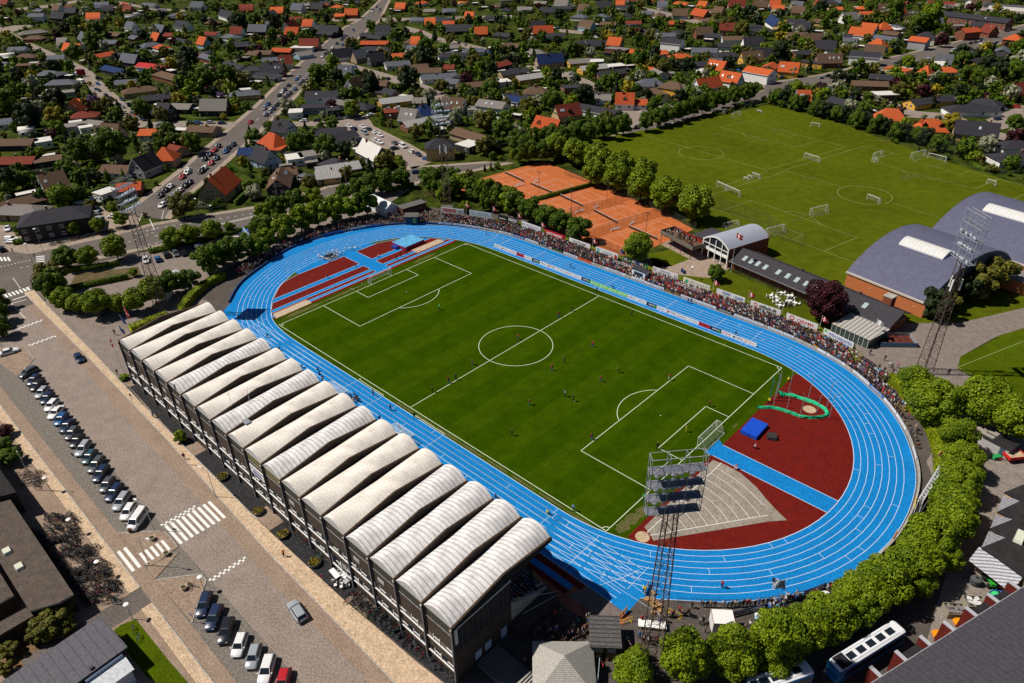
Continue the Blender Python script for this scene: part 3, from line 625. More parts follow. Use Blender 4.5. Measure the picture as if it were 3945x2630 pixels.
# advertising boards on the wall
BW_=mat('board_white',(.72,.72,.72),.5); BK_=mat('board_black',(.02,.022,.025),.5); BG_=mat('board_green',(.17,.55,.06),.5); BR_=mat('board_red',(.5,.02,.03),.5); BO_=mat('board_orange',(.75,.1,.02),.5); BB_=mat('board_blue',(.05,.14,.4),.5)
CREAM=mat('board_cream',(.72,.68,.56),.5); DG=mat('letter_grey',(.12,.13,.15),.6); MG=mat('letter_mid',(.32,.36,.42),.6); LB=mat('letter_blue',(.03,.12,.4),.6); LR=mat('letter_red',(.5,.03,.03),.6); LG=mat('letter_green',(.1,.45,.08),.6); LO=mat('letter_orange',(.7,.25,.05),.6)
def board(x,y,z,w_,h,rz,m,label,texts=(),name='advertising_board',tilt=0,legs=0,dth=.06,group=None,marks=()):
    o=thing(name,label,'advertising board',(x,y,z),rz,group); b=MB(); b.box((0,0,h/2),(w_,dth,h),m); 
    fr=b.obj('panel',o)
    if tilt: fr.rotation_euler=(tilt,0,0)
    for t_ in texts:
        s,tx,tz,th,tm=t_[:5]; tw=t_[5] if len(t_)>5 else None
        txt(fr,s,tx,-dth/2-.012,tz,th,tm,tw,t_[6] if len(t_)>6 else .02)
    for (kx,kz,kw,kh,km,sh) in marks:
        b=MB(); 
        if sh=='disc': b.tube((kx,-dth/2-.02,kz),(kx,-dth/2-.005,kz),kw/2,km,16)
        elif sh=='ring':
            n=16; r1,r2=kw/2,kw*.3
            b.add([(kx+r*math.cos(6.283*i/n),-dth/2-.016,kz+r*math.sin(6.283*i/n)) for r in (r1,r2) for i in range(n)],[(i,n+i,n+(i+1)%n,(i+1)%n)[::-1] for i in range(n)],km)
        else: b.box((kx,-dth/2-.01,kz),(kw,.012,kh),km)
        b.obj('emblem',fr)
    if legs:
        for s_ in (-.35,0,.35): b=MB(); b.tube((s_*w_,.1,-legs),(s_*w_,.1,h*.6),.06,STEEL,4); b.obj('post',o)
    return o
# pitch-side boards y=38, standing on the track, facing the pitch camera side
wi=4.0; side=[('GRØN START',BW_,DG,'disc',LG),('halvtec',BW_,DG,'disc',BK_),('CERAMA',BW_,LR,'ring',LR),('DOJO',BR_,BK_,None,None),('stillads.dk',BW_,DG,'ring',LR),('NTG',BK_,WHITE,'disc',LG),('Hvidovre C',BW_,DG,None,None),('STORM',BW_,BK_,'sq',LR),('KIROP MESSEL',BW_,MG,None,None),('stillads.dk',BW_,DG,'ring',LR),('Hvidovre C',BW_,DG,None,None),('NTG',BK_,WHITE,'disc',LG),('NORTH BOOSTER',BG_,WHITE,'ring',WHITE),('NORTH BOOSTER',BG_,WHITE,'ring',WHITE),('NORTH BOOSTER',BG_,WHITE,'ring',WHITE),('NORTH BOOSTER',BG_,WHITE,'ring',WHITE),('stillads.dk',BW_,DG,'ring',LR),('Hvidovre C',BW_,DG,None,None),('NTG',BK_,WHITE,'disc',LG),('Hvidovre C',BW_,DG,None,None),('STORM',BW_,BK_,'sq',LR),('stillads.dk',BW_,DG,'ring',LR),('KIROP MESSEL',BW_,MG,None,None),('DOJO',BR_,BK_,None,None),('NTG',BK_,WHITE,'disc',LG),('CERAMA',BW_,LR,'ring',LR),('Halbleg',BW_,DG,'disc',BK_),('SolarPower',BW_,LO,'disc',LO)]
xL,xR=-44.6,K(2,2,2235,60).x
ws=(xR-xL)/len(side)
for i,(s,m,tm,sh,km) in enumerate(side):
    x=xL+(i+.5)*ws; cn={BW_:'white',BK_:'black',BG_:'green',BR_:'red'}[m]
    mk_=[] if not sh else [(-ws*.38 if sh!='disc' or m is not BK_ else ws*.33,.45,.55,.5,km,sh)]
    board(x,38.0+.15*(i/28),.07,ws-.06,.95,0,m,'%s pitch-side board reading %s beside the far touchline'%(cn,s),[(s,.15 if sh else 0,.5,.42,tm,ws*.62 if sh else ws*.78,.03)],tilt=-.12,group='advertising boards along the far touchline',marks=mk_)
# boards fixed on the wall of the far side
wb=[(-75,4,'TRYK',BW_),(-71.5,4,'',BW_),(-66,3,'',BW_),(-61,6,'HIDOKA',BW_),(-44,5,'',BW_),(-38.5,5,'',BW_),(-33,6.5,'BYENS BEDSTE VVS',BB_),(-26,4.5,'',BW_),(-20.8,4.5,'LOT',BW_),(-15.5,5.5,'',BK_),(-9.5,6,'VIDOVRE MAD',BK_),(-4.3,4,'',BW_),(.2,4.4,'MARINE',BW_),(7.8,8.8,'BAGERIET',BO_)]
wb=[]
def wallboard(x0,y0,x1,y1,m,s,tm,label,h=.62,z=.42):
    dx,dy=x1-x0,y1-y0; L_=math.hypot(dx,dy); a=math.atan2(dy,dx)
    board((x0+x1)/2,(y0+y1)/2,z,L_,h,a,m,label,[(s,0,h*.5,h*.55,tm,L_*.7,.02)] if s else [])
WBL=[((1,1,1685,485),(1,1,1815,490),BW_,'TRYG',LB),((1,1,1830,490),(1,1,1960,503),BW_,'BISTRO',LB),((1,1,1965,503),(1,1,2085,525),BW_,'HIDOVRE',DG),((1,1,2250,570),(1,2,0,600),BW_,'TRÆ',DG),
 ((1,2,15,610),(1,2,125,640),BB_,'BRØNDBY VVS',WHITE),((1,2,130,645),(1,2,185,660),BW_,'fri',DG),((1,2,190,662),(1,2,242,685),BW_,'LEASE',DG),((1,2,247,688),(1,2,345,715),BK_,'LOT',WHITE),((1,2,370,730),(1,2,480,765),BK_,'Total care ApS',LG),((1,2,484,768),(1,2,545,790),BW_,'Energi',DG),((1,2,547,793),(1,2,607,815),BW_,'MARINE',DG),((1,2,610,818),(1,2,735,860),BO_,'nabo el',mat('dark_orange',(.4,.05,.02))),
 ((1,2,870,905),(1,2,1050,975),BW_,'HVIDOVRE KOMMUNE',LB),((1,2,1115,990),(1,2,1257,1045),BW_,'Tell. dine resultater',LB),((1,2,1260,1047),(1,2,1330,1075),BW_,'ZIZZI',LB),((1,2,1333,1078),(1,2,1405,1100),BW_,'bolig',LB),((1,2,1408,1102),(1,2,1480,1130),BK_,'HAVELAND',YEL),((1,2,1485,1130),(1,2,1555,1158),BK_,'GULD',YEL),((1,2,1560,1160),(1,2,1640,1190),BW_,'frisk',LR),((1,2,1642,1192),(1,2,1715,1215),BW_,'byens',MG),((1,2,1720,1215),(1,2,1878,1275),BW_,'Krambyg',MG),((1,2,1885,1280),(1,2,2045,1335),BK_,'NORDEA FINANS',WHITE),((1,2,2050,1338),(1,2,2132,1370),BW_,'Spillands',MG),((1,2,2135,1372),(1,2,2222,1405),BW_,'valmelding',MG),((1,2,2225,1408),(1,2,2310,1440),BW_,'HAVNEN',MG),
 ((1,3,0,1460),(1,3,55,1485),BW_,'BILKA',MG),((1,3,60,1487),(1,3,135,1515),BW_,'SPAR',MG),((1,3,140,1518),(1,3,230,1555),BW_,'FAXE',MG),((2,3,465,85),(2,3,540,128),BW_,'',MG),((2,3,545,132),(2,3,700,240),BW_,'SUPERBOX.DK',BK_),((2,3,780,292),(2,3,852,355),BW_,'bageren',MG),((2,3,855,357),(2,3,920,415),BW_,'kaffe',MG),((2,3,925,418),(2,3,1045,545),BB_,'HVIDOVRE AVIS',WHITE),((2,3,1052,550),(2,3,1165,680),BW_,'TEMPO',MG),((2,3,1170,690),(2,3,1250,835),BW_,'GARTNER',MG),((2,3,1310,990),(2,3,1340,1100),BW_,'HAVE',MG),
 ((1,1,870,550),(1,1,935,545),BW_,'byggeri',BLUEP),((1,1,940,540),(1,1,1010,528),BW_,'ferieland',BLUEP),((1,1,1012,525),(1,1,1080,515),BB_,'BRØND',WHITE),((1,1,1085,514),(1,1,1150,506),BB_,'TAXA',WHITE),((1,1,720,590),(1,1,800,570),BB_,'',WHITE),((1,1,620,612),(1,1,715,592),BB_,'',WHITE)]
OC2=offset(OUTC,.28,False)
def snap(p):
    q=min(OC2,key=lambda v:(v.x-p.x)**2+(v.y-p.y)**2); i=OC2.index(q); best=None
    for a,b in ((OC2[max(i-1,0)],q),(q,OC2[min(i+1,len(OC2)-1)])):
        d=b-a
        if d.length<1e-6: continue
        t=max(0,min(1,(Vector((p.x,p.y))-a).dot(d)/d.length_squared)); c=a+d*t; e=(c-Vector((p.x,p.y))).length
        if best is None or e<best[0]: best=(e,c)
    return best[1]
for a,b_,m,s,tm in WBL:
    A=snap(K(*a)); B=snap(K(*b_)); cn={BW_:'white',BK_:'black',BO_:'orange',BB_:'blue'}[m]
    if B.x<A.x and A.y<0: A,B=B,A
    # face the track centre
    mid=(A+B)/2
    if (B-A).length<.5: continue
    d=(B-A); nrm=Vector((d.y,-d.x)); 
    if nrm.dot(Vector((0,0))-mid)<0: A,B=B,A
    wallboard(A.x,A.y,B.x,B.y,m,s,tm,('%s board reading %s on the wall before the crowd'%(cn,s)) if s else '%s plain board on the wall before the crowd'%cn)
# large banners behind the crowd, y=52.9
BAN=[(-71.7,45.5,R(27),BW_,'red lettering SVENSSON',[('SVENSSON',-1.2,1.05,1.25,LR,4.9,.06),('Maskin',2.9,1.2,.45,LB),('værksted',2.9,.6,.45,LB)],()),
 (-62.4,49.7,R(20),mat('banner_pale_blue',(.5,.6,.68),.5),'pale blue lettering',[('ENTREPRENØR',1,1.25,.4,MG),('JANNIK AAGAARD',1,.7,.5,MG,4.5)],((-2.8,1,1.2,1.2,MG,'ring'),)),
 (-52.1,52.5,R(7),BK_,'KENTHO',[('KENTHO',1.9,1.1,.95,WHITE,3.6,.05),('entreprise',1.9,.4,.3,WHITE)],((-2.4,.8,2.6,.25,WHITE,'sq'),)),
 (-42.3,52.9,0,BW_,'blue café lettering',[('J.H. Cafe & Brugsning ApS',0,1.15,.55,LB,6.4),('kantine drift',0,.5,.35,LB)],((-3.6,1.1,.5,.5,BLUEP,'sq'),(3.6,.5,.5,.5,BLUEP,'sq'))),
 (-32.15,52.9,0,BR_,'MASCOT WORKWEAR in white on red',[('MASCOT WORKWEAR',-.3,1,.75,WHITE,6.3,.05)],((3.6,1,.6,.8,mat('dark_red_mark',(.12,.005,.01)),'sq'),)),
 (-22.2,52.9,0,BW_,'FLETHØJ in black',[('FLETHØJ',0,1,.95,BK_,4.8,.02)],()),
 (-11.8,52.9,0,BW_,'two teal squares',[('HANSEN MALER',.4,1.2,.42,MG,3.4),('SKADE SERVICE',.6,.65,.42,MG,3.6,.04)],((-3.2,1.35,.9,.5,mat('teal',(.02,.35,.4)),'sq'),(-3.2,.65,.9,.5,mat('teal',(.02,.35,.4)),'sq'),(3.3,.9,1.1,1,LR,'disc'))),
 (-1.6,52.9,0,BK_,'three times NTG on black',[('NTG',-3.3,1.15,.7,WHITE,1.2,.04),('NTG',-.5,1.15,.7,WHITE,1.2,.04),('NTG',2.2,1.15,.7,WHITE,1.2,.04),('Right around you',-2.9,.5,.25,WHITE),('Right around you',-.1,.5,.25,WHITE),('Right around you',2.5,.5,.25,WHITE)],((-1.9,1.1,.7,.7,LG,'disc'),(.9,1.1,.7,.7,LB,'disc'),(3.6,1.1,.7,.7,LG,'disc'))),
 (8.65,52.9,0,BW_,'HVIDOVRE GAMLE KÆMPER',[('HVIDOVRE',0,1.4,.6,DG,3.2),('GAMLE KÆMPER',0,.65,.6,DG,4.9)],((-3.4,1.2,1,1,mat('plum',(.3,.03,.15)),'ring'),(3.4,1,1,1,mat('plum',(.3,.03,.15)),'ring'))),
 (18.7,52.9,0,CREAM,'EBO Consult A/S',[('EBO Consult A/S',.9,1.15,.8,MG,5.6,.02),('ejendomme – administration',1.2,.4,.35,MG)],((-3,1.05,1,1,mat('house_green',(.02,.4,.15)),'disc'),)),
 (29.0,52.9,0,BW_,'CLEAN CLEAN in blue',[('CLEAN',-1.2,1.3,.75,LB,2.4,.06),('CLEAN',2.4,1.1,.75,LB,2.4,.06),('clean-service',-1.1,.65,.3,LG),('clean-service',2.4,.45,.3,LG)],()),
 (38.9,52.9,0,BW_,'stillads.dk',[('stillads.dk',.7,1.15,.95,BK_,4.9,.05),('vi lejer, vi bygger, vi flytter',.9,.4,.3,DG)],((-2.7,1.15,1.1,1,LR,'ring'),)),
 (48.8,52.55,R(-3),BW_,'CERAMA in red',[('CERAMA',1,1.05,.85,LR,4.4,.03),('ENTREPRISE',-.2,.35,.28,LR)],((-2.6,1.15,1.3,1,LR,'ring'),)),
 (58.7,50.6,R(-15),BW_,'HVIDOVRELISTEN in blue',[('HVIDOVRELISTEN',.5,1.15,.8,LB,6.4,.04),('www.hvidovrelisten.dk',1.8,.4,.35,LB)],((-3.5,1.5,.8,.8,LG,'disc'),))]
for i,(x,y,rz,m,l,tx,mk_) in enumerate(BAN):
    cn={BW_:'white',BK_:'black',BR_:'red'}.get(m,'pale'); board(x,y+.0,1.55,8.25,1.95,rz,m,'large %s banner with %s above the far terrace hedge'%(cn,l),tx,'banner',legs=1.5,dth=.1,marks=mk_)
for t_ in list(THINGS):
    if 'three times NTG' in t_['label']:
        for s_ in (-1,1): b=MB(); b.box((s_*4.2,-.02,.95),(.12,.16,2.1),mat('frame_green',(.02,.35,.15))); b.obj('side_frame',t_)
# ================= flags
FR=mat('flag_red',(.42,.012,.02),.7); FW=mat('flag_white',(.7,.7,.7),.7); FB=mat('flag_blue',(.03,.05,.16),.7); FLB=mat('flag_pale_blue',(.35,.5,.65),.7)
def flag(x,y,h,label,kind='dk',fw=1.7,fh=1.25,rz=0,z0=0):
    o=thing('flag_pole',label,'flag pole',(x,y,z0),rz); b=MB(); b.tube((0,0,0),(0,0,h),.06,WHITE,6,.035); b.obj('pole',o); b=MB(); b.lathe([(.03,h),(.09,h+.07),(.02,h+.16)],n=6,m=WHITE); b.obj('finial',o)
    b=MB(); nx,nz=14,9
    def P(i,j):
        u=i/nx; v=j/nz; return (u*fw*.95,.16*math.sin(u*7+v)*u**.5+.1*u,h-.1-fh*v-.25*u*u*fh+.05*math.sin(u*5))
    for i in range(nx):
        for j in range(nz):
            if kind=='dk': m=FW if (i in (4,5) or j==4) else FR
            elif kind=='eu': m=FB
            elif kind=='club': m=FW if (j in (3,4,5) and i>3 and i<10) else FLB
            else: m=FW
            for f in (0,1):
                q=[P(i,j),P(i+1,j),P(i+1,j+1),P(i,j+1)]; 
                if f: q=[(a[0],a[1]+.006,a[2]) for a in q][::-1]
                b.add(q,[(0,1,2,3)],m)
    b.obj('flag',o); return o
FP=[((1,1,1935,425),'dk',5.2),((1,1,2180,460),'dk',5.2),((1,2,57,515),'dk',4.8),((1,2,270,600),'dk',4.8),((1,2,498,670),'dk',4.8),((1,2,740,755),'dk',4.8),((1,2,990,840),'eu',4.5),((1,2,1538,1035),'eu',4.9),((1,2,1840,1140),'dk',4.6),((1,2,2158,1260),'dk',4.9),((1,2,2010,935),'dk',12.5),((1,3,118,1370),'none',4.9),((1,3,462,1500),'dk',5.2),((1,3,950,1565),'wt',6.2)]
nm=['beside the red lettered SVENSSON banner','between the pale blue and the KENTHO banners','between the KENTHO and the café banners','left of the red MASCOT banner','between the MASCOT and FLETHØJ banners','right of the FLETHØJ banner','left of the black NTG banner','right of the HVIDOVRE GAMLE KÆMPER banner','between the EBO and CLEAN banners','between the CLEAN and stillads banners','on a very tall pole before the vaulted clubhouse','right of the stillads banner with no flag','right of the CERAMA banner','beside the striped roof terrace hut']
for (q,k,h),l in zip(FP,nm):
    p=K(*q); kl={'dk':'Danish flag','eu':'dark blue flag','none':'bare white pole','wt':'white flag'}[k]
    o=flag(p.x,p.y,h,'%s %s'%(kl,l),k,*( (2.0,1.5) if h>10 else (1.7,1.25)),rz=R(-5))
    if k=='none': 
        for c_ in o.children:
            if c_.name.startswith('flag'): bpy.data.objects.remove(c_)
p=K(1,0,2285,770); flag(p.x,p.y,9.5,'pale blue club flag on a white pole among trees of the left bend','club',4.2,2.6,R(-5))
p=K(1,0,1218,1490); flag(p.x,p.y,8,'Danish flag beside the clipped hedge at the far stand end','dk',3,2.0,R(-8))
p=K(2,0,1128,270); flag(p.x,p.y,9,'red and white flag hanging close to the far stand corner','dk',1.3,2.2,R(170))
for x,y,l in ((1140,1440,'upper dark club flag by the far stand end'),(1130,1530,'lower dark club flag by the far stand end')):
    p=K(1,0,x,y); flag(p.x,p.y,3.6,l,'eu',2.3,1.6)
# ================= other buildings and grounds
SLATE=mat('slate_roof',(.045,.042,.05),.75,.2,1.5); HROOF=mat('hall_membrane',(.105,.108,.165),.7,.12,.6,det=8); BRICKO=mat('orange_brick',(.50,.16,.06),.9,.18,2.5); BRICKR=mat('red_brick',(.22,.07,.04),.9,.2,2.5); YBRICK=mat('yellow_brick',(.48,.33,.15),.9,.2,2)
FELT=mat('brown_roof_felt',(.095,.075,.062),.95,.25,.8,det=7); FELTK=mat('black_roof_felt',(.028,.026,.027),.95,.3,.6,det=7); SEAM=striped('seamed_roof',(.075,.068,.075),(.035,.032,.036),0,.95,.07,.6,'Object',.15,2)
CREAMW=mat('cream_wall',(.5,.45,.36),.9,.15,1)
def sheetn(name,p,z,m): return sheet(name,p,z,m)
FIELD=mat('field_grass',(.056,.084,.003),.95,.25,.35,coord='World',det=9,spec=0,var2=.9,scale2=.02)
FIELD2=mat('field_grass_far',(.074,.094,.005),.95,.22,.3,coord='World',det=9,spec=0,var2=.9,scale2=.025)
# practice fields
nef=[K(0,2,640,1330),K(0,2,700,1290),K(0,2,1240,1190),K(0,2,2240,990),K(0,3,0,960),K(0,3,600,1110),K(0,3,1260,1350),K(0,3,1700,1500),K(1,3,1980,20),K(1,3,2400,150)]
p1=K(1,2,1700,480); p2=K(1,2,760,60)
FIELDPOLY=[(p.x,p.y) for p in nef]+[(200,80),(110,95),(70,72),(40,82),(22,79),(0,92),(-30,102)]
FIELDPOLY=[(-95,130)]+FIELDPOLY if False else FIELDPOLY
sheet('practice_field',[FIELDPOLY],.03,FIELD2)
sheet('practice_field',[[(83,59),(89,57.5),(97,52),(105,44),(140,36),(160,90),(95,100),(86,80),(82,66)]],.032,FIELD)
sheet('lawn',[[(-3,63.5),(2,58.5),(8,56),(57,55.5),(60,59),(52,64.6),(18.5,71),(15,64),(9,63)],[(-5,65),(1.6,58),(5,62),(6.4,70.5),(-1.5,73)],[(-60,55),(58,54.6),(58,53.3),(-60,53.3)]],.028,FIELD2)
sheet('paved_yard',[[(-6,73.5),(6.4,70.3),(4.8,62.5),(1.6,57.8),(6,56.4),(9,59),(17,63),(18.5,72),(18,76),(-6,78)]],.03,mat('pale_paving',(.30,.23,.18),.95,.15,.6,coord='World'))
sheet('yard',[[(88,22),(98,6),(102,-30),(120,-30),(120,44),(88,44)]],.016,mat('yard_grey',(.22,.19,.165),.95,.2,.5,coord='World'))
sheet('path',[[(60,59),(64,50),(76,44),(86,38),(95,38),(96,52),(90,57),(83,60),(82,66),(86,82),(96,104),(103,118),(98,122),(78,84),(60,66)]],.036,mat('path_asphalt',(.20,.165,.145),.95,.15,.6,coord='World'))
# field pitch lines  (two pitches side by side, measured corners)
fl=MB(); FLN=mat('faint_line',(.26,.32,.12),.9)
def fline(p,w_=.13,closed=False): fl.strip([Vector(q[:2]) for q in p],w_,.045,FLN,closed)
def K2(*q): return K(*q).to_2d()
# pitch with circle at (0,2,1740,1400): halfway line
def circ(c,r=9.15): fline([c+Vector((r*math.cos(t),r*math.sin(t))) for t in np.linspace(0,6.2832,48,False)],.16,True)
ca=K2(0,2,1738,1403); cb=K2(1,3,888,222)
circ(ca); circ(cb)
for q in [((0,2,1230,1243),(0,2,2352,1568)),((0,3,0,1290),(0,3,0,1290)),((0,2,1990,1075),(0,2,2352,1160)),((0,2,1915,1168),(0,2,2130,1115)),((0,2,1915,1168),(0,2,2352,1290)),((0,3,0,1168),(0,3,715,1350)),((0,3,0,1200),(0,3,208,1257)),((0,3,208,1257),(0,3,272,1235)),((0,3,0,1288),(0,3,260,1352)),((0,3,260,1352),(0,3,480,1288)),((0,3,715,1350),(0,3,0,1555)),((0,3,890,1340),(0,3,1230,1420)),((0,3,890,1340),(0,3,130,1568)),((0,3,960,1480),(0,3,1150,1402)),((0,3,960,1480),(0,3,1260,1568)),((0,3,1335,1485),(0,3,1400,1460)),((0,3,1335,1485),(0,3,1700,1568)),
    ((1,3,170,5),(1,3,0,62)),((1,3,170,5),(1,3,680,150)),((1,3,1150,300),(1,3,1600,440)),((1,3,0,322),(1,3,820,615)),((1,3,820,615),(1,3,520,738)),((1,3,100,500),(1,3,330,592)),((1,3,330,592),(1,3,235,630)),((1,3,80,580),(1,3,800,845)),((1,3,2120,320),(1,3,2352,222)),((1,3,1640,0),(1,3,1770,35)),((1,3,1770,35),(1,3,1840,5)),((1,3,1840,5),(1,3,2352,135)),((1,3,1240,0),(1,3,1905,165)),((1,3,1905,165),(1,3,2120,75)),
    ((1,2,1785,188),(1,2,2352,5)),((1,2,1810,230),(1,2,2352,55)),((1,2,1825,345),(1,2,2352,500)),((1,2,1915,375),(1,2,2200,275)),((1,2,2200,275),(1,2,2352,322)),((1,2,1310,50),(1,2,1380,70)),((0,2,880,1450),(0,2,1240,1568)),
    ((2,3,1745,238),(2,3,2345,0)),((2,3,1745,238),(2,3,2010,375)),((2,3,2250,500),(2,3,2352,548))]:
    a,b_=K2(*q[0]),K2(*q[1]); 
    if (a-b_).length>1: fline([a,b_])
fline([K2(0,2,x,y) for x,y in ((2120,1225),(2150,1255),(2220,1280),(2352,1300))]); fline([K2(1,3,x,y) for x,y in ((135,372),(230,375),(330,395),(420,440),(470,475),(487,498))]); fline([K2(1,3,x,y) for x,y in ((1240,0),(1300,40),(1400,68),(1500,78),(1590,75))])
struct('field_marking',fl)
wt=MB(); q=random.Random(2)
for k,rx,ry in [((1,3,260,460),4,1.2),((1,3,340,415),5,1.3),((1,3,50,560),4,1.5),((1,3,1300,50),7,2),((1,3,1260,75),3,1),((0,3,1590,1510),6,1.5),((0,3,100,1195),6,2),((0,3,1080,1290),9,1.5),((1,2,2270,160),3,1),((1,3,380,60),5,1),((0,2,1900,1230),5,1.5),((1,3,1250,640),2,1),((1,3,600,250),3,1)]:
    p=K(*k); blob((p.x,p.y),rx*.7,ry*.7,.0505,seed=q.randrange(99),rot=R(50))
for i in range(16): p=K(1,3,q.uniform(0,1900),q.uniform(0,400)); blob((p.x,p.y),q.uniform(.3,1.2),q.uniform(.2,.5),.0505,seed=i)
wt.ms=[mat('dry_turf',(.13,.11,.025),.95,.3,1.5,coord='World',det=6,c2=(.075,.095,.006))]; struct('dry_turf_patch',wt)
GP=[((0,3,430,1165),1.3*3,1.8,95,'small goal near the hedge at the far field corner'),((0,3,395,1475),7,2.3,75,'large goal on the line between the two far practice pitches'),((0,3,1000,1430),5,1.6,-15,'upper of two small goals in the middle of the far pitch'),((0,3,970,1475),2.5,1.2,-15,'lower of two small goals in the middle of the far pitch'),((0,3,1370,1440),8,2.3,-20,'wide low goal at the far fence'),((0,3,1545,1470),7,2.1,80,'goal beside the wide low goal by the far fence'),
 ((1,2,1920,165),5,2.1,70,'goal left of two near the practice field line'),((1,2,2020,215),7,2.3,70,'goal right of two near the practice field line'),((1,2,2145,90),2,1.2,70,'first small goal of the row on the practice line'),((1,2,2180,72),2,1.2,70,'middle small goal of the row on the practice line'),((1,2,2235,70),3.5,1.8,70,'last goal of the row on the practice line'),((1,3,455,390),7.3,2.4,-20,'white goal facing the worn brown patch of the practice pitch'),((1,3,960,285),5,2,70,'goal standing inside the practice pitch circle'),((1,3,2045,130),3,1.8,75,'small goal by the far right fence'),((1,3,55,575),7.3,2.4,-20,'goal close behind the vaulted clubhouse'),((1,2,2000,500),6,1.2,-20,'folded goal behind the ball fence'),((0,2,2055,1060),5,1.6,-15,'goal near the tree row at the far field corner'),((0,2,2270,1030),3,1,70,'green goal at the far corner of the field')]
for q,w_,h,a,l in GP: p=K(*q); goal(p.x,p.y,R(a),l,w_,h,1.5,.03,group='goals on the practice fields')
# tennis
CLAY=mat('red_clay',(.44,.125,.038),.95,.14,.5,coord='World',det=8,var2=.5,scale2=.12)
tn=[(-4.5,90.5),(-6.5,70.5),(-9,59),(-26,59.5),(-44,61),(-91,66),(-93,80),(-88,112),(-56,105),(-37.5,101),(-20,97)]
sheet('clay_court',[tn],.035,CLAY)
tl=MB(); TLN=mat('court_line',(.62,.5,.42),.9)
def tennis(cx,cy,rz):
    ca_,sa_=math.cos(rz),math.sin(rz); T=lambda p:(cx+p[0]*ca_-p[1]*sa_,cy+p[0]*sa_+p[1]*ca_)
    for a,b_ in [((-5.5,-11.9),(5.5,-11.9)),((-5.5,11.9),(5.5,11.9)),((-5.5,-11.9),(-5.5,11.9)),((5.5,-11.9),(5.5,11.9)),((-4.1,-11.9),(-4.1,11.9)),((4.1,-11.9),(4.1,11.9)),((-4.1,-6.4),(4.1,-6.4)),((-4.1,6.4),(4.1,6.4)),((0,-6.4),(0,6.4))]: tl.strip([Vector(T(a)),Vector(T(b_))],.09,.046,TLN)
for a,b_ in (((1,2,0,55),(1,2,120,110)),((1,2,165,125),(1,2,380,215)),((1,2,440,235),(1,2,655,335)),((1,2,742,370),(1,2,975,490)),((1,2,1075,525),(1,2,1335,640))):
    A,B=K(*a),K(*b_); 
    if a[2]==0: A=B+(A-B)*1.6
    c_=(A+B)/2; rz=math.atan2((B-A).y,(B-A).x)
    if a[2]!=0 or 1: tennis(c_.x,c_.y,rz)
    o=thing('tennis_net','tennis net across a red clay court','tennis net',(c_.x,c_.y,.04),rz); L_=12.8/2; b=MB(); b.box((0,0,1.0),(2*L_,.05,.08),WHITE); b.obj('tape',o)
    b=MB(); b.box((0,0,.5),(2*L_,.02,.95),mat('net_dark',(.05,.03,.02),.9,alpha=.6)); b.obj('net',o)
    for s_ in (-1,1): b=MB(); b.tube((s_*L_,0,0),(s_*L_,0,1.08),.05,DSTEEL,6); b.obj('post',o)
struct('court_marking',tl)
def bench(x,y,rz,label,group=None):
    o=thing('park_bench',label,'bench',(x,y,.04),rz,group); b=MB(); 
    for i in range(3): b.box((0,-.15+i*.15,.45),(2.2,.12,.04),WHITE)
    b.obj('seat',o); b=MB()
    for i in range(2): b.box((0,.25,.65+i*.18),(2.2,.04,.12),WHITE)
    b.obj('backrest',o)
    for s_ in (-.9,.9): b=MB(); b.box((s_,.05,.22),(.06,.45,.44),WHITE); b.obj('leg',o)
for (q,l) in [((1,2,225,105),'white bench between the upper clay courts'),((1,2,90,135),'white bench at the far upper clay court'),((1,2,50,145),'second white bench at the far upper clay court'),((1,2,600,388),'white bench left of the pair by the middle court'),((1,2,640,375),'white bench right of the pair by the middle court'),((1,2,775,340),'white bench at the far side of the middle court'),((1,2,930,550),'white bench left of the pair by the near court'),((1,2,975,540),'white bench right of the pair by the near court'),((1,2,1105,490),'white bench at the near court fence corner')]:
    p=K(*q); bench(p.x,p.y,R(80),l,'white benches at the clay courts')
def fence(pts,h,label,step=3.,rail=True,m=None,mesh_alpha=.25,name='wire_fence',z0=0,cat='fence'):
    m=m or DSTEEL; o=thing(name,label,cat,(pts[0][0],pts[0][1],z0)); P=[Vector((p[0]-pts[0][0],p[1]-pts[0][1],0)) for p in pts]; up=Vector((0,0,h))
    wm=mat('wire_mesh_%d'%int(mesh_alpha*100),(.05,.06,.05),.8,alpha=mesh_alpha); mb=MB(); b=MB(); n_=0
    for a,c_ in zip(P[:-1],P[1:]):
        L_=(c_-a).length; k=max(1,round(L_/step))
        for i in range(k+1 if c_==P[-1] else k): q=a.lerp(c_,i/k); b.tube(q,q+up,.04,m,4); n_+=1
        if rail: b.tube(a+up,c_+up,.03,m,4)
        mb.poly([a,c_,c_+up,a+up],None,wm)
    b.obj('post_frame',o); mb.obj('wire_mesh',o); return o
ten=[K2(1,2,0,160),K2(1,2,240,270),K2(1,2,760,130),K2(1,2,480,40)]
fence([K2(1,2,540,405),K2(1,2,900,320),K2(1,2,1060,255)],2.6,'tall wire fence between the two middle clay courts')
fence([K2(1,2,695,620),K2(1,2,1020,510),K2(1,2,1380,400)],2.6,'tall wire fence between the two near clay courts')
fence([K2(1,2,530,405),K2(1,2,700,650),K2(1,2,1040,790)],2.6,'wire fence between the clay courts and the crowd terrace')
fence([K2(1,2,1690,545),K2(1,2,1380,395),K2(1,2,1060,250),K2(1,2,760,130),K2(1,2,490,40)],2.6,'wire fence between the clay courts and the tree row')
fence([K2(1,2,1820,340),K2(1,2,2352,520),K2(1,3,130,640),K2(1,3,330,700)],4.5,'tall ball fence behind the vaulted clubhouse',5,mesh_alpha=.12)
fence([K2(0,3,0,900),K2(0,3,1430,1370)],8,'very tall thin ball fence before the far hedge',9,mesh_alpha=.06)
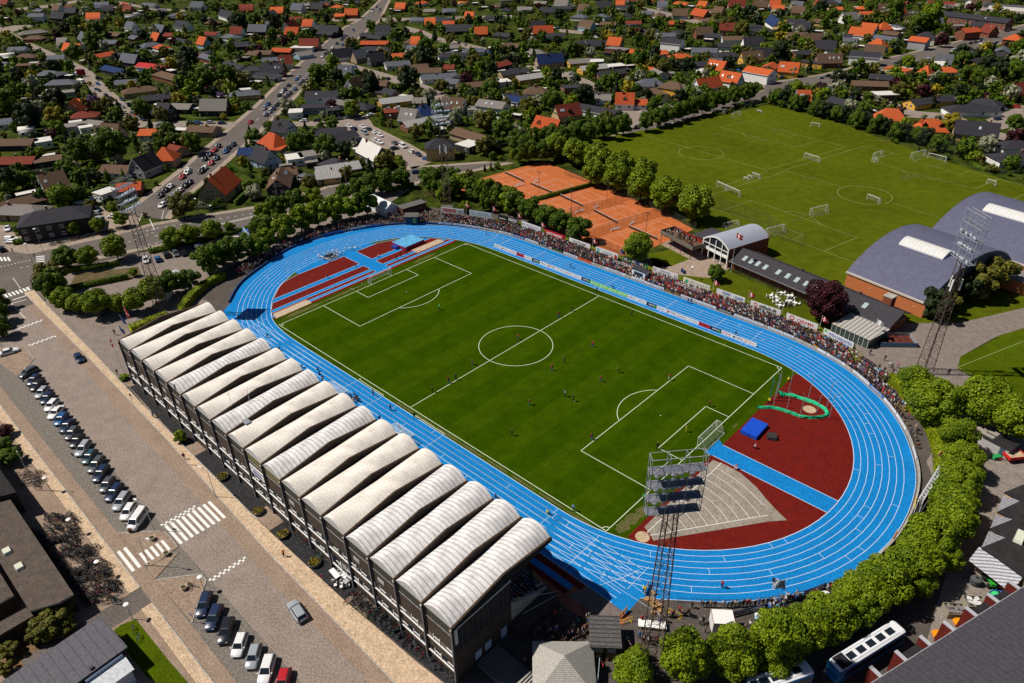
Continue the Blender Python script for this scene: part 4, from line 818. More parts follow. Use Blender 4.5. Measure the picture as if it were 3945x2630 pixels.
fence([K2(0,3,1470,1390),K2(0,3,1700,1450),K2(0,3,2300,1568)],7,'very tall ball fence along the right field edge',7,mesh_alpha=.10)
for q,l in [((1,2,545,390),'floodlight post between the two middle clay courts'),((1,2,870,300),'floodlight post at the far side of the middle court'),((1,2,1228,600),'floodlight post with two lamps on the near clay court'),((1,2,250,200),'floodlight post by the upper clay courts'),((0,2,575,1560),'pale floodlight post beside the large lime trees')]:
    p=K(*q); h=8; o=thing('court_lamp',l,'lamp post',(p.x,p.y,0)); b=MB(); b.tube((0,0,0),(0,0,h),.07,DSTEEL,6); b.box((0,0,h),(1.3,.08,.08),DSTEEL); b.obj('pole',o)
    for s_ in (-.6,.6): b=MB(); b.box((s_,-.1,h-.1),(.45,.4,.2),DSTEEL); b.obj('lamp_head',o)
hd=MB()
# ---- halls
def hall(ox,oy,ang,Lu,Sv,zs_,rise,label,sky,name='sports_hall'):
    o=thing(name,label,'hall',(ox,oy,0),ang); n=28
    def prof(i,off=0): 
        t=i/n; return (Sv*t, zs_+rise*(1-(2*t-1)**2)**.85+off)
    b=MB(); b.grid([[(x,prof(i)[0],prof(i)[1]) for x in (-.3,Lu+.3)] for i in range(n+1)][::1],HROOF)
    b.f=[f[::-1] for f in b.f]
    b.obj('roof',o,True)
    b=MB(); b.grid([[(x,prof(i)[0],prof(i)[1]-.5) for i in range(n+1)] for x in (Lu+.3,)]+[[(Lu+.3,prof(i)[0],prof(i)[1]+.02) for i in range(n+1)]],mat('hall_edge',(.16,.17,.2),.6))
    b.grid([[(-.3,prof(i)[0],prof(i)[1]+.02) for i in range(n+1)],[(-.3,prof(i)[0],prof(i)[1]-.5) for i in range(n+1)]],mat('hall_edge',(.16,.17,.2),.6)); b.box((Lu/2,-.15,zs_-.05),(Lu+.6,.3,.5),mat('hall_fascia',(.6,.52,.45),.7)); b.obj('roof_edge',o)
    b=MB(); b.prism([(0,0),(Lu,0),(Lu,Sv),(0,Sv)],0,zs_-.2,BRICKO)
    for x in (0,Lu): 
        q=[(x,prof(i)[0],prof(i)[1]-.1) for i in range(n+1)]+[(x,Sv,zs_-.3),(x,0,zs_-.3)]; b.poly(q if x==0 else q[::-1],None,mat('hall_gable',(.09,.11,.14),.8) if x else BRICKO)
    b.obj('wall',o)
    b=MB(); x0,x1,y0,y1=sky; r=[]
    for i in range(7):
        y=y0+(y1-y0)*i/6; z=prof(y/Sv*n)[1]+.35+.8*math.sin(math.pi*i/6); r.append([(x0,y,z),(x1,y,z)])
    b.grid([a[::-1] for a in r],striped('skylight_white',(.62,.62,.6),(.35,.35,.36),0,1.1,.06,.5)); 
    for x,e in ((x0,0),(x1,1)):
        q=[a[e] for a in r]; lo=[(p[0],p[1],p[2]-1.4) for p in q]; b.grid([q,lo] if e else [lo,q],WHITE)
    b.grid([[(x0,y0,r[0][0][2]-1.5),(x1,y0,r[0][0][2]-1.5)],[(x0,y0,r[0][0][2]),(x1,y0,r[0][0][2])]],WHITE)
    b.obj('skylight',o)
    b=MB()
    for t in (.33,.62,.88): b.lathe([(.12,0),(.12,.1)],(Lu*t,-.1,2.2),8,WHITE)
    b.box((Lu*.62,-.05,1.9),(.7,.06,.6),WHITE); b.obj('wall_fitting',o)
    return o
ha=math.atan2(78.7-83.3,69.3-47.6)
hall(47.6,83.5,ha,22.2,43.5,4.3,7.3,'nearer sports hall with blue-grey barrel roof above an orange brick wall',(5,17.2,13.5,18.5))
u_=Vector((math.cos(ha),math.sin(ha))); v_=Vector((-u_.y,u_.x))
q_=Vector((47.6,83.5))+v_*42.5-u_*.5
hall(q_.x,q_.y,ha,34,44,4.3,7.3,'farther sports hall with blue-grey barrel roof beside the field',(7,24,13.5,18.5))
o=thing('annex','low brick annex with grey flat roof between the two halls','annex',(q_.x+u_.x*24,q_.y+u_.y*24,0),ha); b=MB(); b.box((5,-6,1.7),(11,7,3.4),BRICKO); b.obj('wall',o); b=MB(); b.box((5,-6,3.5),(11.4,7.4,.25),mat('grey_flat',(.22,.2,.19),.9,.2,1)); b.obj('roof',o)
# ---- vaulted clubhouse
o=thing('clubhouse','vaulted clubhouse with pale metal roof and white glazed front on tall columns','clubhouse',(7.9,75.4,0),math.atan2(72.5-75.4,17.6-7.9)); Wc,Dc=10.2,16.
b=MB(); n=16; pf=[(Wc*i/n,5.9+2.1*(1-(2*i/n-1)**2)) for i in range(n+1)]
b.grid([[(x-0,y,z) for x,z in pf] for y in (-.6,Dc)],striped('pale_metal_roof',(.33,.36,.43),(.25,.28,.34),1,.9,.1,.45,'Object',.08)); b.obj('roof',o,True)
b=MB(); b.grid([[(x,-.62,z-.5) for x,z in pf],[(x,-.62,z+.03) for x,z in pf]],WHITE); b.grid([[(x,Dc,z+.03) for x,z in pf],[(x,Dc,z-.5) for x,z in pf]],WHITE)
for s_ in (0,Wc): b.box((s_,-.55,2.95),(.3,.3,5.9),WHITE)
for k in range(1,4): b.box((Wc*k/4,-.55,3.4),(.22,.25,6.8),WHITE)
b.box((Wc/2,-.5,3.3),(Wc,.2,.9),WHITE); b.box((Wc/2,-.5,4.9),(Wc,.15,.16),WHITE); b.obj('front_frame',o)
b=MB(); b.poly([(0,-.3,2.9),(Wc,-.3,2.9)]+[(x,-.3,z-.1) for x,z in pf[::-1]],None,GLASS); b.poly([(0,2.2,0),(Wc,2.2,0),(Wc,2.2,3),(0,2.2,3)],None,GLASS); b.obj('window',o)
b=MB(); b.box((.1,Dc/2,2.95),(.25,Dc,5.9),BRICKR); b.box((Wc-.1,Dc/2,2.95),(.25,Dc,5.9),BRICKR); b.box((Wc/2,Dc-.15,3.2),(Wc,.3,6.4),BRICKR); b.box((Wc/2,1,2.9),(Wc,3,.25),CONC); b.obj('wall',o)
# deck
o=thing('raised_terrace','raised wooden terrace on thin posts full of standing guests','terrace',(-6.9,74.3,0),math.atan2(69.9-74.3,7+6.9)); b=MB(); b.box((7.3,2.7,3.3),(14.8,5.6,.25),mat('deck_wood',(.14,.08,.05),.9,.2,3)); b.obj('deck',o)
b=MB(); 
for yy in (-.05,): b.box((7.3,yy,3.95),(14.8,.06,1.1),mat('rail_slats',(.16,.15,.13),.8,.3,6))
for xx in (-.05,14.7): b.box((xx,2.7,3.95),(.06,5.6,1.1),mat('rail_slats',(.16,.15,.13),.8,.3,6))
b.obj('railing',o); b=MB(); b.box((7.3,5.5,4.0),(14.8,.1,1.2),mat('red_screen',(.22,.03,.02),.8)); b.obj('back_screen',o)
for i in range(4):
    for yy in (0,5): b=MB(); b.tube((.4+i*4.6,yy,0),(.4+i*4.6,yy,3.2),.1,mat('maroon_post',(.12,.02,.02)),5); b.obj('post',o)
o=thing('dark_roof_building','small building with a dark hipped roof behind the raised terrace','building',(1.5,82,0),R(-12)); b=MB(); b.box((5,3,1.5),(10,8,3),BRICKR); b.obj('wall',o); b=MB(); x0,x1,y0,y1=-.6,10.6,-1.6,7.6; b.add([(x0,y0,3),(x1,y0,3),(x1,y1,3),(x0,y1,3),(3,3,5.2),(7.5,3,5.2)],[(0,1,5,4),(1,2,5),(2,3,4,5),(3,0,4),(3,2,1,0)],SLATE); b.obj('roof',o)
# long low pavilion
e0=Vector((18.2,71.6)); e1=Vector((66.2,63.1)); pa=math.atan2((e1-e0).y,(e1-e0).x); PL_=(e1-e0).length
o=thing('long_pavilion','long low building with dark pitched roof and a row of skylights','building',(e0.x,e0.y,0),pa)
b=MB(); b.box((PL_/2,5.2,1.4),(PL_-1,7.6,2.8),BRICKR); b.poly([(PL_-.5,1.4,2.8),(PL_-.5,9,2.8),(PL_-.5,5.6,5)],None,mat('dark_board',(.05,.045,.045),.8)); b.obj('wall',o)
b=MB(); b.add([(0,0,2.7),(PL_,0,2.7),(PL_,5.6,5.3),(0,5.6,5.3),(0,11.2,2.9),(PL_,11.2,2.9)],[(0,1,2,3),(3,2,5,4)],SLATE); b.add([(0,0,2.5),(PL_,0,2.5),(PL_,5.6,5.1),(0,5.6,5.1),(0,11.2,2.7),(PL_,11.2,2.7)],[(3,2,1,0),(4,5,2,3)],DSTEEL); b.box((PL_/2,0,2.62),(PL_,.12,.24),mat('gutter_grey',(.2,.2,.21))); rf_=b.obj('roof',o)
for x,y in [(2.9,2.6),(5.2,2.5),(7.4,2.6),(10,2.5),(14.2,2.6),(17.2,2.6),(20.1,2.6),(23,2.6),(25.8,2.6),(28.7,2.6),(39.5,3.2)]:
    b=MB(); z=2.7+y*2.6/5.6; b.add([(x,y-.8,z-.8*.464+.1),(x+1.1,y-.8,z-.8*.464+.1),(x+1.1,y+.9,z+.9*.464+.1),(x,y+.9,z+.9*.464+.1)],[(0,1,2,3)],mat('skylight_glass',(.35,.42,.42),.3)); b.obj('skylight',rf_)
for x in (20,29,37): b=MB(); b.box((x,5.8,5.6),(.5,.5,.9),DSTEEL); b.obj('chimney',rf_)
b=MB(); b.box((43,9,4),(2.2,2.4,4.6),BRICKR); b.box((43,9,6.4),(2.4,2.6,.2),CONC); b.obj('chimney',rf_)
b=MB()
for i in range(13): b.tube((1+i*3.2,.2,0),(1+i*3.2,.2,2.6),.06,DSTEEL,4)
b.tube((1,.2,1.0),(40,.2,1.0),.03,DSTEEL,4); b.obj('veranda_railing',o)
o=thing('conservatory','glazed lean-to with striped pale roof at the end of the long building','conservatory',(54.6,56.6,0),R(-10)); b=MB(); b.add([(0,0,2.5),(10.2,0,2.5),(11,7.2,3.3),(.8,7.2,3.3)],[(0,1,2,3)],striped('striped_panels',(.42,.40,.36),(.22,.21,.2),0,1.0,.4,.4)); b.obj('roof',o); b=MB(); b.prism([(.2,.2),(10,.2),(10.8,7),(1,7)],0,2.42,mat('green_glass',(.05,.08,.07),.2,spec=.6)); b.obj('wall',o)
b=MB()
for i in range(9): b.box((.3+i*1.2,.1,1.2),(.08,.08,2.4),WHITE)
b.obj('window_frame',o)
o=thing('beer_terrace','fenced wooden terrace with dark red tables beside the conservatory','terrace',(66.5,58.0,0),R(40)); b=MB(); b.box((4.2,2.2,.2),(8.6,4.6,.4),mat('maroon_deck',(.08,.025,.02),.9,.2,3)); b.obj('deck',o)
b=MB(); b.box((4.2,-.2,.8),(8.6,.06,1.1),mat('blue_banner_cloth',(.12,.22,.35),.6)); b.box((8.5,2,.9),(.06,4.4,.9),STEEL); b.box((4.2,4.5,.9),(8.6,.06,.9),STEEL); b.obj('railing',o)
for i in range(5): b=MB(); b.box((1+i*1.6,2.2,.95),(.7,3.2,.08),mat('maroon_table',(.14,.03,.02),.8)); b.box((1+i*1.6,2.2,.65),(.1,2.6,.6),DSTEEL); b.obj('table',o)
# garden furniture on the lawn
def gtable(x,y,label): 
    o=thing('garden_table',label,'table',(x,y,.03),0,'white garden tables on the lawn'); b=MB(); b.lathe([(.5,.70),(.5,.74)],n=14,m=WHITE); b.obj('tabletop',o); b=MB(); b.tube((0,0,0),(0,0,.7),.06,WHITE,6); b.lathe([(.3,0),(.06,.1)],n=8,m=WHITE); b.obj('stand',o)
gt=[(75,1180),(120,1140),(80,1215),(185,1165),(215,1170),(105,1255),(165,1225),(250,1235),(25,1165),(200,1215)]; ck=0
for i,(x,y) in enumerate(gt):
    p=K(1,3,x,y); gtable(p.x,p.y,'round white garden table on the lawn before the long building')
    for a in range(3):
        ang=a*2.1+i; q=(p.x+.95*math.cos(ang),p.y+.95*math.sin(ang),.03); c_=ctree(CH,None,q,ang-math.pi/2,'white plastic chair on the lawn before the long building'); c_['group']='white chairs on the lawn'
# terrace kiosk in the crowd
def hut(x,y,w_,d,h,rz,label,wm,rm,pitch=.4,name='hut',cat='hut',door=None,win=True,flat=False,z0=0):
    o=thing(name,label,cat,(x,y,z0),rz); b=MB(); b.box((0,0,h/2),(w_,d,h),wm); b.obj('wall',o)
    b=MB(); 
    if flat: b.box((0,0,h+.1),(w_+.3,d+.3,.2),rm)
    else: b.add([(-w_/2-.3,-d/2-.3,h-.02),(w_/2+.3,-d/2-.3,h-.02),(w_/2+.3,d/2+.3,h-.02),(-w_/2-.3,d/2+.3,h-.02),(-w_/2-.3,0,h+pitch*d/2),(w_/2+.3,0,h+pitch*d/2)],[(0,1,5,4),(2,3,4,5),(1,2,5),(3,0,4),(3,2,1,0)],rm)
    b.obj('roof',o)
    if win: b=MB(); b.box((0,-d/2-.02,h*.6),(w_*.7,.06,h*.4),GLASS); b.obj('window',o)
    if door: b=MB(); b.box((w_*.28,-d/2-.03,h*.42),(.95,.06,h*.8),door); b.obj('door',o)
    return o
o=hut(2.7,49.4,4.4,1.9,2.6,R(-2),'press box with dark flat roof standing in the crowd under the NTG banner',WHITE,DSTEEL,flat=True,name='press_box',cat='press box',z0=.5)
for x0,z in ((-7.5,1.5),(13.6,1.5)):
    o=thing('stand_rail','white double handrail above the seated block of the crowd '+('left' if x0<0 else 'right')+' of the press box','handrail',(x0,50.3,0)); b=MB(); L_=8.2
    for z_ in (2.2,2.7): b.tube((0,0,z_),(L_,0,z_),.04,WHITE,4)
    for i in range(5): b.tube((i*L_/4,0,.8),(i*L_/4,0,2.7),.035,WHITE,4)
    b.obj('rail',o)
BRDK=mat('brown_boards',(.12,.055,.035),.85,.2,2); DKBL=mat('dark_blue_wall',(.03,.08,.12),.6)
GREYR=mat('grey_felt_roof',(.12,.115,.11),.9,.25,1.5)
p=K(1,1,1440,480); hut(p.x,p.y,4.2,3.4,3,R(42),'dark blue kiosk with grey roof at the far end of the track',DKBL,GREYR,name='kiosk',cat='kiosk')
o=[t for t in THINGS if t['label'].startswith('dark blue kiosk')][0]; b=MB(); b.box((1.0,-1.76,1.6),(1.1,.06,1.7),mat('poster_green',(.35,.4,.1),.5)); b.obj('poster',o)
hut(-86.9,40.2,9.6,3.6,2.6,R(82),'long brown wooden shed with grey roof behind the far bend',BRDK,GREYR,name='shed',cat='shed',flat=True)
hut(-75.6,46.6,3.6,4.4,2.4,R(40),'small grey-roofed shed behind the SVENSSON banner',BRDK,GREYR,name='shed',cat='shed')
p=K(1,1,1590,290); o=thing('canopy_rack','open timber rack with stacked blue kayaks beside the brown shed','rack',(p.x-1,p.y+2,0),R(80)); b=MB()
for x in (-2.5,0,2.5):
    for y in (-1.3,1.3): b.tube((x,y,0),(x,y,2.6),.08,BRDK,4)
for y in (-1.3,0,1.3): b.tube((-2.7,y,2.6),(2.7,y,2.6),.07,BRDK,4)
for x in (-2.5,-1.2,0,1.2,2.5): b.tube((x,-1.5,2.68),(x,1.5,2.68),.05,BRDK,4)
b.obj('frame',o)
for i in range(3): b=MB(); b.lathe([(.02,-2.2),(.28,-.8),(.3,.8),(.02,2.2)],n=8,m=mat('bright_blue',(.02,.2,.6),.4)); k_=b.obj('kayak',o,loc=(3.6+.0,-.8+i*.7,1.0)); k_.rotation_euler=(0,R(90),0)
def tent(x,y,w_,d,h,rz,label,m,wm=None,cat='tent',e=.55):
    o=thing('marquee_tent',label,cat,(x,y,0),rz); b=MB(); zz=h*e; b.add([(-w_/2,-d/2,zz),(w_/2,-d/2,zz),(w_/2,d/2,zz),(-w_/2,d/2,zz),(-w_/2,0,h),(w_/2,0,h)],[(0,1,5,4),(2,3,4,5),(1,2,5),(3,0,4)],m); b.obj('roof',o); b=MB(); b.prism([(-w_/2+.1,-d/2+.1),(w_/2-.1,-d/2+.1),(w_/2-.1,d/2-.1),(-w_/2+.1,d/2-.1)],0,zz-.02,wm or m); b.obj('wall',o)
TENT=mat('tent_white',(.66,.68,.7),.6)
tent(-96,34,13,6,4.6,R(-5),'large white marquee among the trees behind the far bend',TENT)
tent(-96.2,-41.6,5.2,5.8,3.8,R(-52),'white and green market tent on the parking area',TENT,mat('pale_green',(.3,.5,.35),.7))
tent(-90.5,-47,3,3,2.9,R(-52),'small white tent among the trees beside the parking area',TENT)
# white cube trailer, gate kiosk, tent near the camera
o=thing('white_container','large white box trailer on the dark yard near the blue-clad fans','container',(77.4,-37.9,0),R(39)); b=MB(); b.box((0,0,1.55),(3.2,2.5,2.6),mat('box_white',(.75,.74,.73),.45)); b.obj('body',o); b=MB()
for sx in (-1.58,1.58):
    for z in (.27,2.83): b.box((sx,0,z),(.06,2.56,.06),mat('trim_maroon',(.2,.03,.03)))
b.obj('edge_trim',o); b=MB(); b.box((0,-1.27,1.5),(.03,.02,2.3),STEEL); b.box((.8,-1.28,1.5),(.05,.03,2.2),STEEL); b.obj('door_seam',o)
for s_ in (-.9,.9): b=MB(); b.tube((s_,-1.2,.28),(s_,1.2,.28),.27,BLACK,12); b.obj('wheel',o)
o=thing('gate_kiosk','ticket kiosk with ribbed dark flat roof amid the queue near the camera','kiosk',(66.0,-51.9,0),R(40)); b=MB(); b.box((0,0,1.4),(3.4,3.6,2.8),BRDK); b.obj('wall',o); b=MB(); b.box((0,0,2.95),(4.6,5.4,.25),mat('kiosk_roof',(.10,.095,.09),.9,.25,2))
for i in range(8): b.box((0,-2.5+i*.72,3.11),(4.6,.12,.08),DSTEEL)
b.obj('roof',o)
for s_ in (-.95,.95): b=MB(); b.box((s_,-1.86,1.5),(1.2,.06,1.6),mat('shutter_grey',(.35,.36,.38),.5)); b.obj('shutter',o)
o=thing('striped_tent','pyramid tent roof with fine grey stripes at the lower edge of the picture','tent',(65.1,-60.2,0),R(42)); b=MB(); s=4.4; b.add([(-s,-s,2.3),(s,-s,2.3),(s,s,2.3),(-s,s,2.3),(0,0,5.4)],[(0,1,4),(1,2,4),(2,3,4),(3,0,4)],striped('tent_stripe',(.42,.40,.36),(.25,.24,.22),1,.22,.4,.6)); b.obj('roof',o); b=MB()
for i in (-1,1):
    for j in (-1,1): b=MB(); b.tube((i*(s-.1),j*(s-.1),0),(i*(s-.1),j*(s-.1),2.3),.06,STEEL,5); b.obj('pole',o)
o=thing('fence_banner','long pale blue banner fence beside the ticket kiosk','banner fence',(67.6,-55.2,0),R(-57)); b=MB(); b.box((3.3,0,1.0),(6.6,.08,1.8),mat('pale_banner',(.35,.4,.45),.6)); b.obj('panel',o); b=MB()
for i in range(4): b=MB(); b.tube((i*2.2,0,0),(i*2.2,0,2),.05,STEEL,5); b.obj('post',o)
# long jump mats etc.
o=thing('high_jump_mat','bright blue high jump mat on the red apron','landing mat',(58.9,8.6,.06),R(2)); b=MB(); b.box((0,0,.45),(3.5,5.4,.8),mat('mat_blue',(.01,.07,.5),.6,.1,2)); b.obj('cushion',o); b=MB(); b.box((0,0,.03),(3.6,5.5,.06),DSTEEL); b.obj('base',o)
o=thing('equipment_cover','dark low cover block beside the blue high jump mat','cover',(*K(2,3,38,885).to_2d(),.06),R(30)); b=MB(); b.box((0,0,.35),(1.9,1.9,.6),mat('cover_dark',(.04,.035,.035),.7),taper=.92); b.obj('cover',o); b=MB(); b.box((0,0,.03),(2,2,.06),BLACK); b.obj('base',o)
o=thing('pole_vault_mat','large pale blue pole vault landing mat at the far bend','landing mat',(-66.6,21.3,.07),R(1)); b=MB(); b.box((0,0,.55),(6.4,8.0,1.0),mat('vault_side',(.28,.02,.06),.6)); b.box((0,0,1.1),(6.3,7.9,.12),mat('vault_cover',(.10,.36,.62),.6,.2,.8)); b.obj('cushion',o); b=MB(); b.box((-.8,-4.6,.4),(2.2,1.6,.75),mat('vault_blue',(.03,.05,.3),.6)); b.obj('front_wedge',o)
for s_ in (-3.3,3.3):
    b=MB(); b.tube((s_,-3.5,0),(s_,-3.5,6.0),.06,WHITE,5); b.box((s_,-3.5,.2),(.5,.9,.4),mat('vault_side',(.28,.02,.06))); b.obj('upright',o)
def hurdle(x,y,rz,label,n=1):
    o=thing('hurdle',label,'hurdle',(x,y,.08),rz,'steeplechase barriers at the water jump'); b=MB(); b.box((0,0,.86),(3.9,.13,.13),WHITE); 
    for i in (-1,1): b.box((i*.9,0,.86),(.5,.14,.14),BLACK)
    b.obj('bar',o); b=MB()
    for s_ in (-1.4,1.4): b.box((s_,0,.42),(.08,.08,.8),STEEL); b.box((s_,0,.04),(.1,1.3,.08),STEEL)
    b.obj('stand',o)
o=thing('water_jump','sunken dark water pit ringed by white barriers on the far bend','water jump',(-77.6,-.6,.07),R(84)); b=MB(); b.box((0,0,.02),(3.4,3.4,.04),mat('pit_water',(.015,.02,.03),.15,spec=.6)); b.obj('pit',o); b=MB()
for a in range(4): b.box((1.9*math.cos(a*math.pi/2),1.9*math.sin(a*math.pi/2),.1),(.2,3.8,.16),STEEL,rz=a*math.pi/2)
b.obj('rim',o)
for i,(x,y,a) in enumerate([(-79.9,-1.5,84),(-79.2,1.2,84),(-77.9,1.9,5),(-76.4,1.6,80),(-75.6,-1.2,84),(-76.2,-3.2,10),(-78.2,-3.4,5),(-76.9,6.1,50),(-75.6,7.2,50)]): hurdle(x,y,R(a),'white steeplechase barrier beside the water jump on the far bend')
# hammer cage
o=thing('throwing_cage','throwing cage of tall green-grey poles with lowered green net around the circle','throwing cage',(64.4,22.9,.06)); b=MB()
cp=[(58.3,18.3),(61.3,18.2),(64.1,18.6),(66.6,20.6),(68.6,23.0),(66.8,26.0),(62.6,26.2),(58.6,25.0),(56.9,23.4),(57.3,21.8)]
for x,y in cp: 
    b=MB(); hh=6.0; b.tube((x-64.4,y-22.9,0),(x-64.4,y-22.9,hh),.07,STEEL,5); a=math.atan2(y-22.9,x-64.4); b.tube((x-64.4,y-22.9,hh),(x-64.4+.9*math.cos(a),y-22.9+.9*math.sin(a),hh+.8),.05,STEEL,5); b.obj('pole',o)
GN=mat('green_net',(.02,.42,.20),.7,.35,4); b=MB(); np_=interp_curve([(57.2,23.2),(58.6,24.7),(62.6,25.5),(66.0,25.3),(67.9,23.6),(66.6,20.9),(64,19.3),(61.2,18.9),(58.3,18.1),(55.8,15.8)],5,False)
r_=random.Random(5); rows=[]
for i,p in enumerate(np_):
    t=(np_[min(i+1,len(np_)-1)]-np_[max(i-1,0)]).normalized(); n_=Vector((t.y,-t.x)); wd=.35+.12*r_.random()+(.35 if i<4 else 0); h=.45+.2*r_.random()+(.4 if i<3 else 0)
    rows.append([(p.x-64.4+n_.x*k*wd,p.y-22.9+n_.y*k*wd,hh_) for k,hh_ in ((-1,.02),(-.75,h*.7),(-.2,h*1.0+r_.random()*.1),(.3,h*.85),(.8,h*.5),(1,.02))])
b.grid(rows,GN); b.f=[f[::-1] for f in b.f]; b.obj('net',o)
for x,y,l in ((57.0,22.2,'upper'),(56.6,20.2,'lower')): 
    b=MB(); b.box((x-64.4,y-22.9,3.2),(.25,.12,5.8),mat('pole_pad_green',(.02,.16,.09),.7)); b.obj('door_pad',o)
# scoreboard truss on the right
o=thing('truss_gantry','white lattice truss gantry rising from the right bend hedge','gantry',(91.2,10.5,0),R(-90)); b=MB(); TR=mat('truss_white',(.62,.64,.66),.5)
def T_(u,k): 
    c_=[(0,.35),(0,-.35),(.7,.35),(.7,-.35)][k]; return Vector((u,c_[1],4.2+c_[0]))
for k in range(4): b.tube(T_(-6,k),T_(6,k),.06,TR,4)
for i in range(12):
    u=-6+i
    for a,c_ in ((0,2),(1,3),(0,1),(2,3)): b.tube(T_(u,a),T_(u+1,c_),.035,TR,3,cap=False); b.tube(T_(u,a),T_(u,c_),.035,TR,3,cap=False)
for u in (-5,5): 
    for y_ in (-.35,.35): b.tube((u,y_,0),(u,y_,4.3),.07,TR,4)
b.obj('truss',o)
b=MB(); b.box((0,.3,2.2),(9.6,.2,3.4),DSTEEL); b.obj('board',o)
# bottom-left buildings
def flatb(pts,h,label,wm,rm,name='flat_roof_building',edge=None,extra=None):
    cx=sum(p[0] for p in pts)/len(pts); cy=sum(p[1] for p in pts)/len(pts); P=[(p[0]-cx,p[1]-cy) for p in pts]
    o=thing(name,label,'building',(cx,cy,0)); b=MB(); b.prism([(x*.97,y*.97) for x,y in P],0,h-.1,wm); b.obj('wall',o)
    b=MB(); b.prism(P,h-.1,h+.2,edge or rm,rm); r_=b.obj('roof',o); return o,r_,cx,cy
DKW=mat('dark_brown_wall',(.06,.045,.035),.9,.2,1.5)
o,r_,cx,cy=flatb([(-36,-102.6),(1.9,-102.5),(1.9,-104.7),(.3,-108.2),(-36,-108.6)],3.9,'long brown felt-roofed building beside the left bicycle racks',DKW,FELT,edge=STEEL)
for q in ((3,0,65,362),(3,0,178,505)): p=K(*q,4.2); b=MB(); b.box((p.x-cx,p.y-cy,4.35),(1.6,1.2,.45),mat('dome_cream',(.6,.62,.5),.4),taper=.85); b.obj('skylight',r_)
flatb([(-30,-109.3),(-5.6,-108.9),(-5.5,-114),(-30,-114)],3.2,'lower brown flat-roofed wing nearest the left picture edge',DKW,FELT,edge=STEEL)
flatb([(-60,-101.8),(-28.2,-101.3),(-30.2,-106),(-60,-106)],4.9,'dark building at the left picture edge behind the lamp plaza',DKW,FELTK)
flatb([(-1.9,-108.3),(.5,-108.1),(.5,-113.5),(-2.1,-113.5)],2.9,'narrow covered walkway roof behind the leafy bushes',DKW,FELT)
o=thing('seamed_roof_building','building with dark grey standing-seam roof in the lower left corner','building',(9.2,-101.4,0),R(4)); b=MB(); b.box((4.0,-8.5,1.8),(7.6,16.4,3.6),DKW); b.obj('wall',o); b=MB(); b.prism([(-.2,.2),(8.2,.2),(8.2,-17.5),(-.2,-17.5)],3.7,3.95,DSTEEL,striped('seam_roof_left',(.105,.10,.115),(.045,.042,.05),1,1.25,.06,.6,'Object',.15,2)); b.obj('roof',o)
b=MB(); b.box((7.6,-4.6,4.1),(.5,.5,.35),DSTEEL); b.obj('vent',o)
b=MB(); b.prism([(8.3,-.6),(11.6,-.8),(11.2,-16),(8.3,-16)],2.9,3.05,mat('white_felt',(.50,.52,.55),.8,.1,1)); b.obj('canopy_roof',o); b=MB(); b.prism([(8.3,-.9),(11.2,-1.1),(10.9,-15.6),(8.3,-15.6)],0,2.88,mat('blue_white_panel',(.42,.5,.62),.7)); b.obj('side_wall',o)
b=MB(); b.box((8.35,-3.4,3.3),(.2,5.2,.6),mat('blue_white_panel',(.42,.5,.62),.7)); b.obj('clerestory',o)
sheet('lawn',[[(9.0,-99.5),(9.7,-97.4),(21,-97.1),(26,-96.8),(26,-99),(20.5,-100.5),(17,-100.6),(9.3,-100.9)]],.02,FIELD)
sheet('planting_bed',[[(-2.3,-108.6),(9,-102.2),(9,-110),(-2,-118)]],.019,mat('bed_soil',(.16,.10,.05),.95,.35,1,coord='World'))
# right building: dark red with seamed roof
A=Vector((98.9,-32.3)); B=Vector((109.3,-2.9)); rz=math.atan2((B-A).y,(B-A).x); L_=(B-A).length
o=thing('red_gabled_building','big dark seamed-roof building with red wing walls in the lower right corner','building',(A.x,A.y,0),rz)
MAR=mat('maroon_brick',(.13,.02,.015),.85,.2,2); b=MB(); b.box((L_/2-4,-8,2.4),(L_+8,15.4,4.8),MAR); b.obj('wall',o)
b=MB(); b.add([(-9,.15,5.0),(L_+1,.15,5.0),(L_+1,-17,7.2),(-9,-17,7.2),(-9,.15,4.8),(L_+1,.15,4.8),(L_+1,-17,7.0),(-9,-17,7.0)],[(3,2,1,0),(4,5,6,7),(0,1,5,4),(1,2,6,5),(3,0,4,7)],striped('seam_roof_right',(.06,.055,.066),(.10,.095,.105),0,1.0,.06,.6,'Object',.15,2)); b.tube((-9,.15,5.0),(L_+1,.15,5.0),.1,STEEL,5); b.obj('roof',o)
for i in range(7):
    x=-1.2+i*5.05; b=MB(); b.box((x,1.0,2.0+.2),(.5,2.1,4.2),MAR); b.box((x,1.0,4.4),(.6,2.2,.12),mat('coping',(.4,.4,.43),.6)); b.obj('wing_wall',o)
for i in (1,4,5): b=MB(); b.box((-1.2+i*5.05+2.3,.9,3.3 if i!=5 else 3.0),(4.2,1.7,.2),FELTK); b.obj('canopy_roof',o)
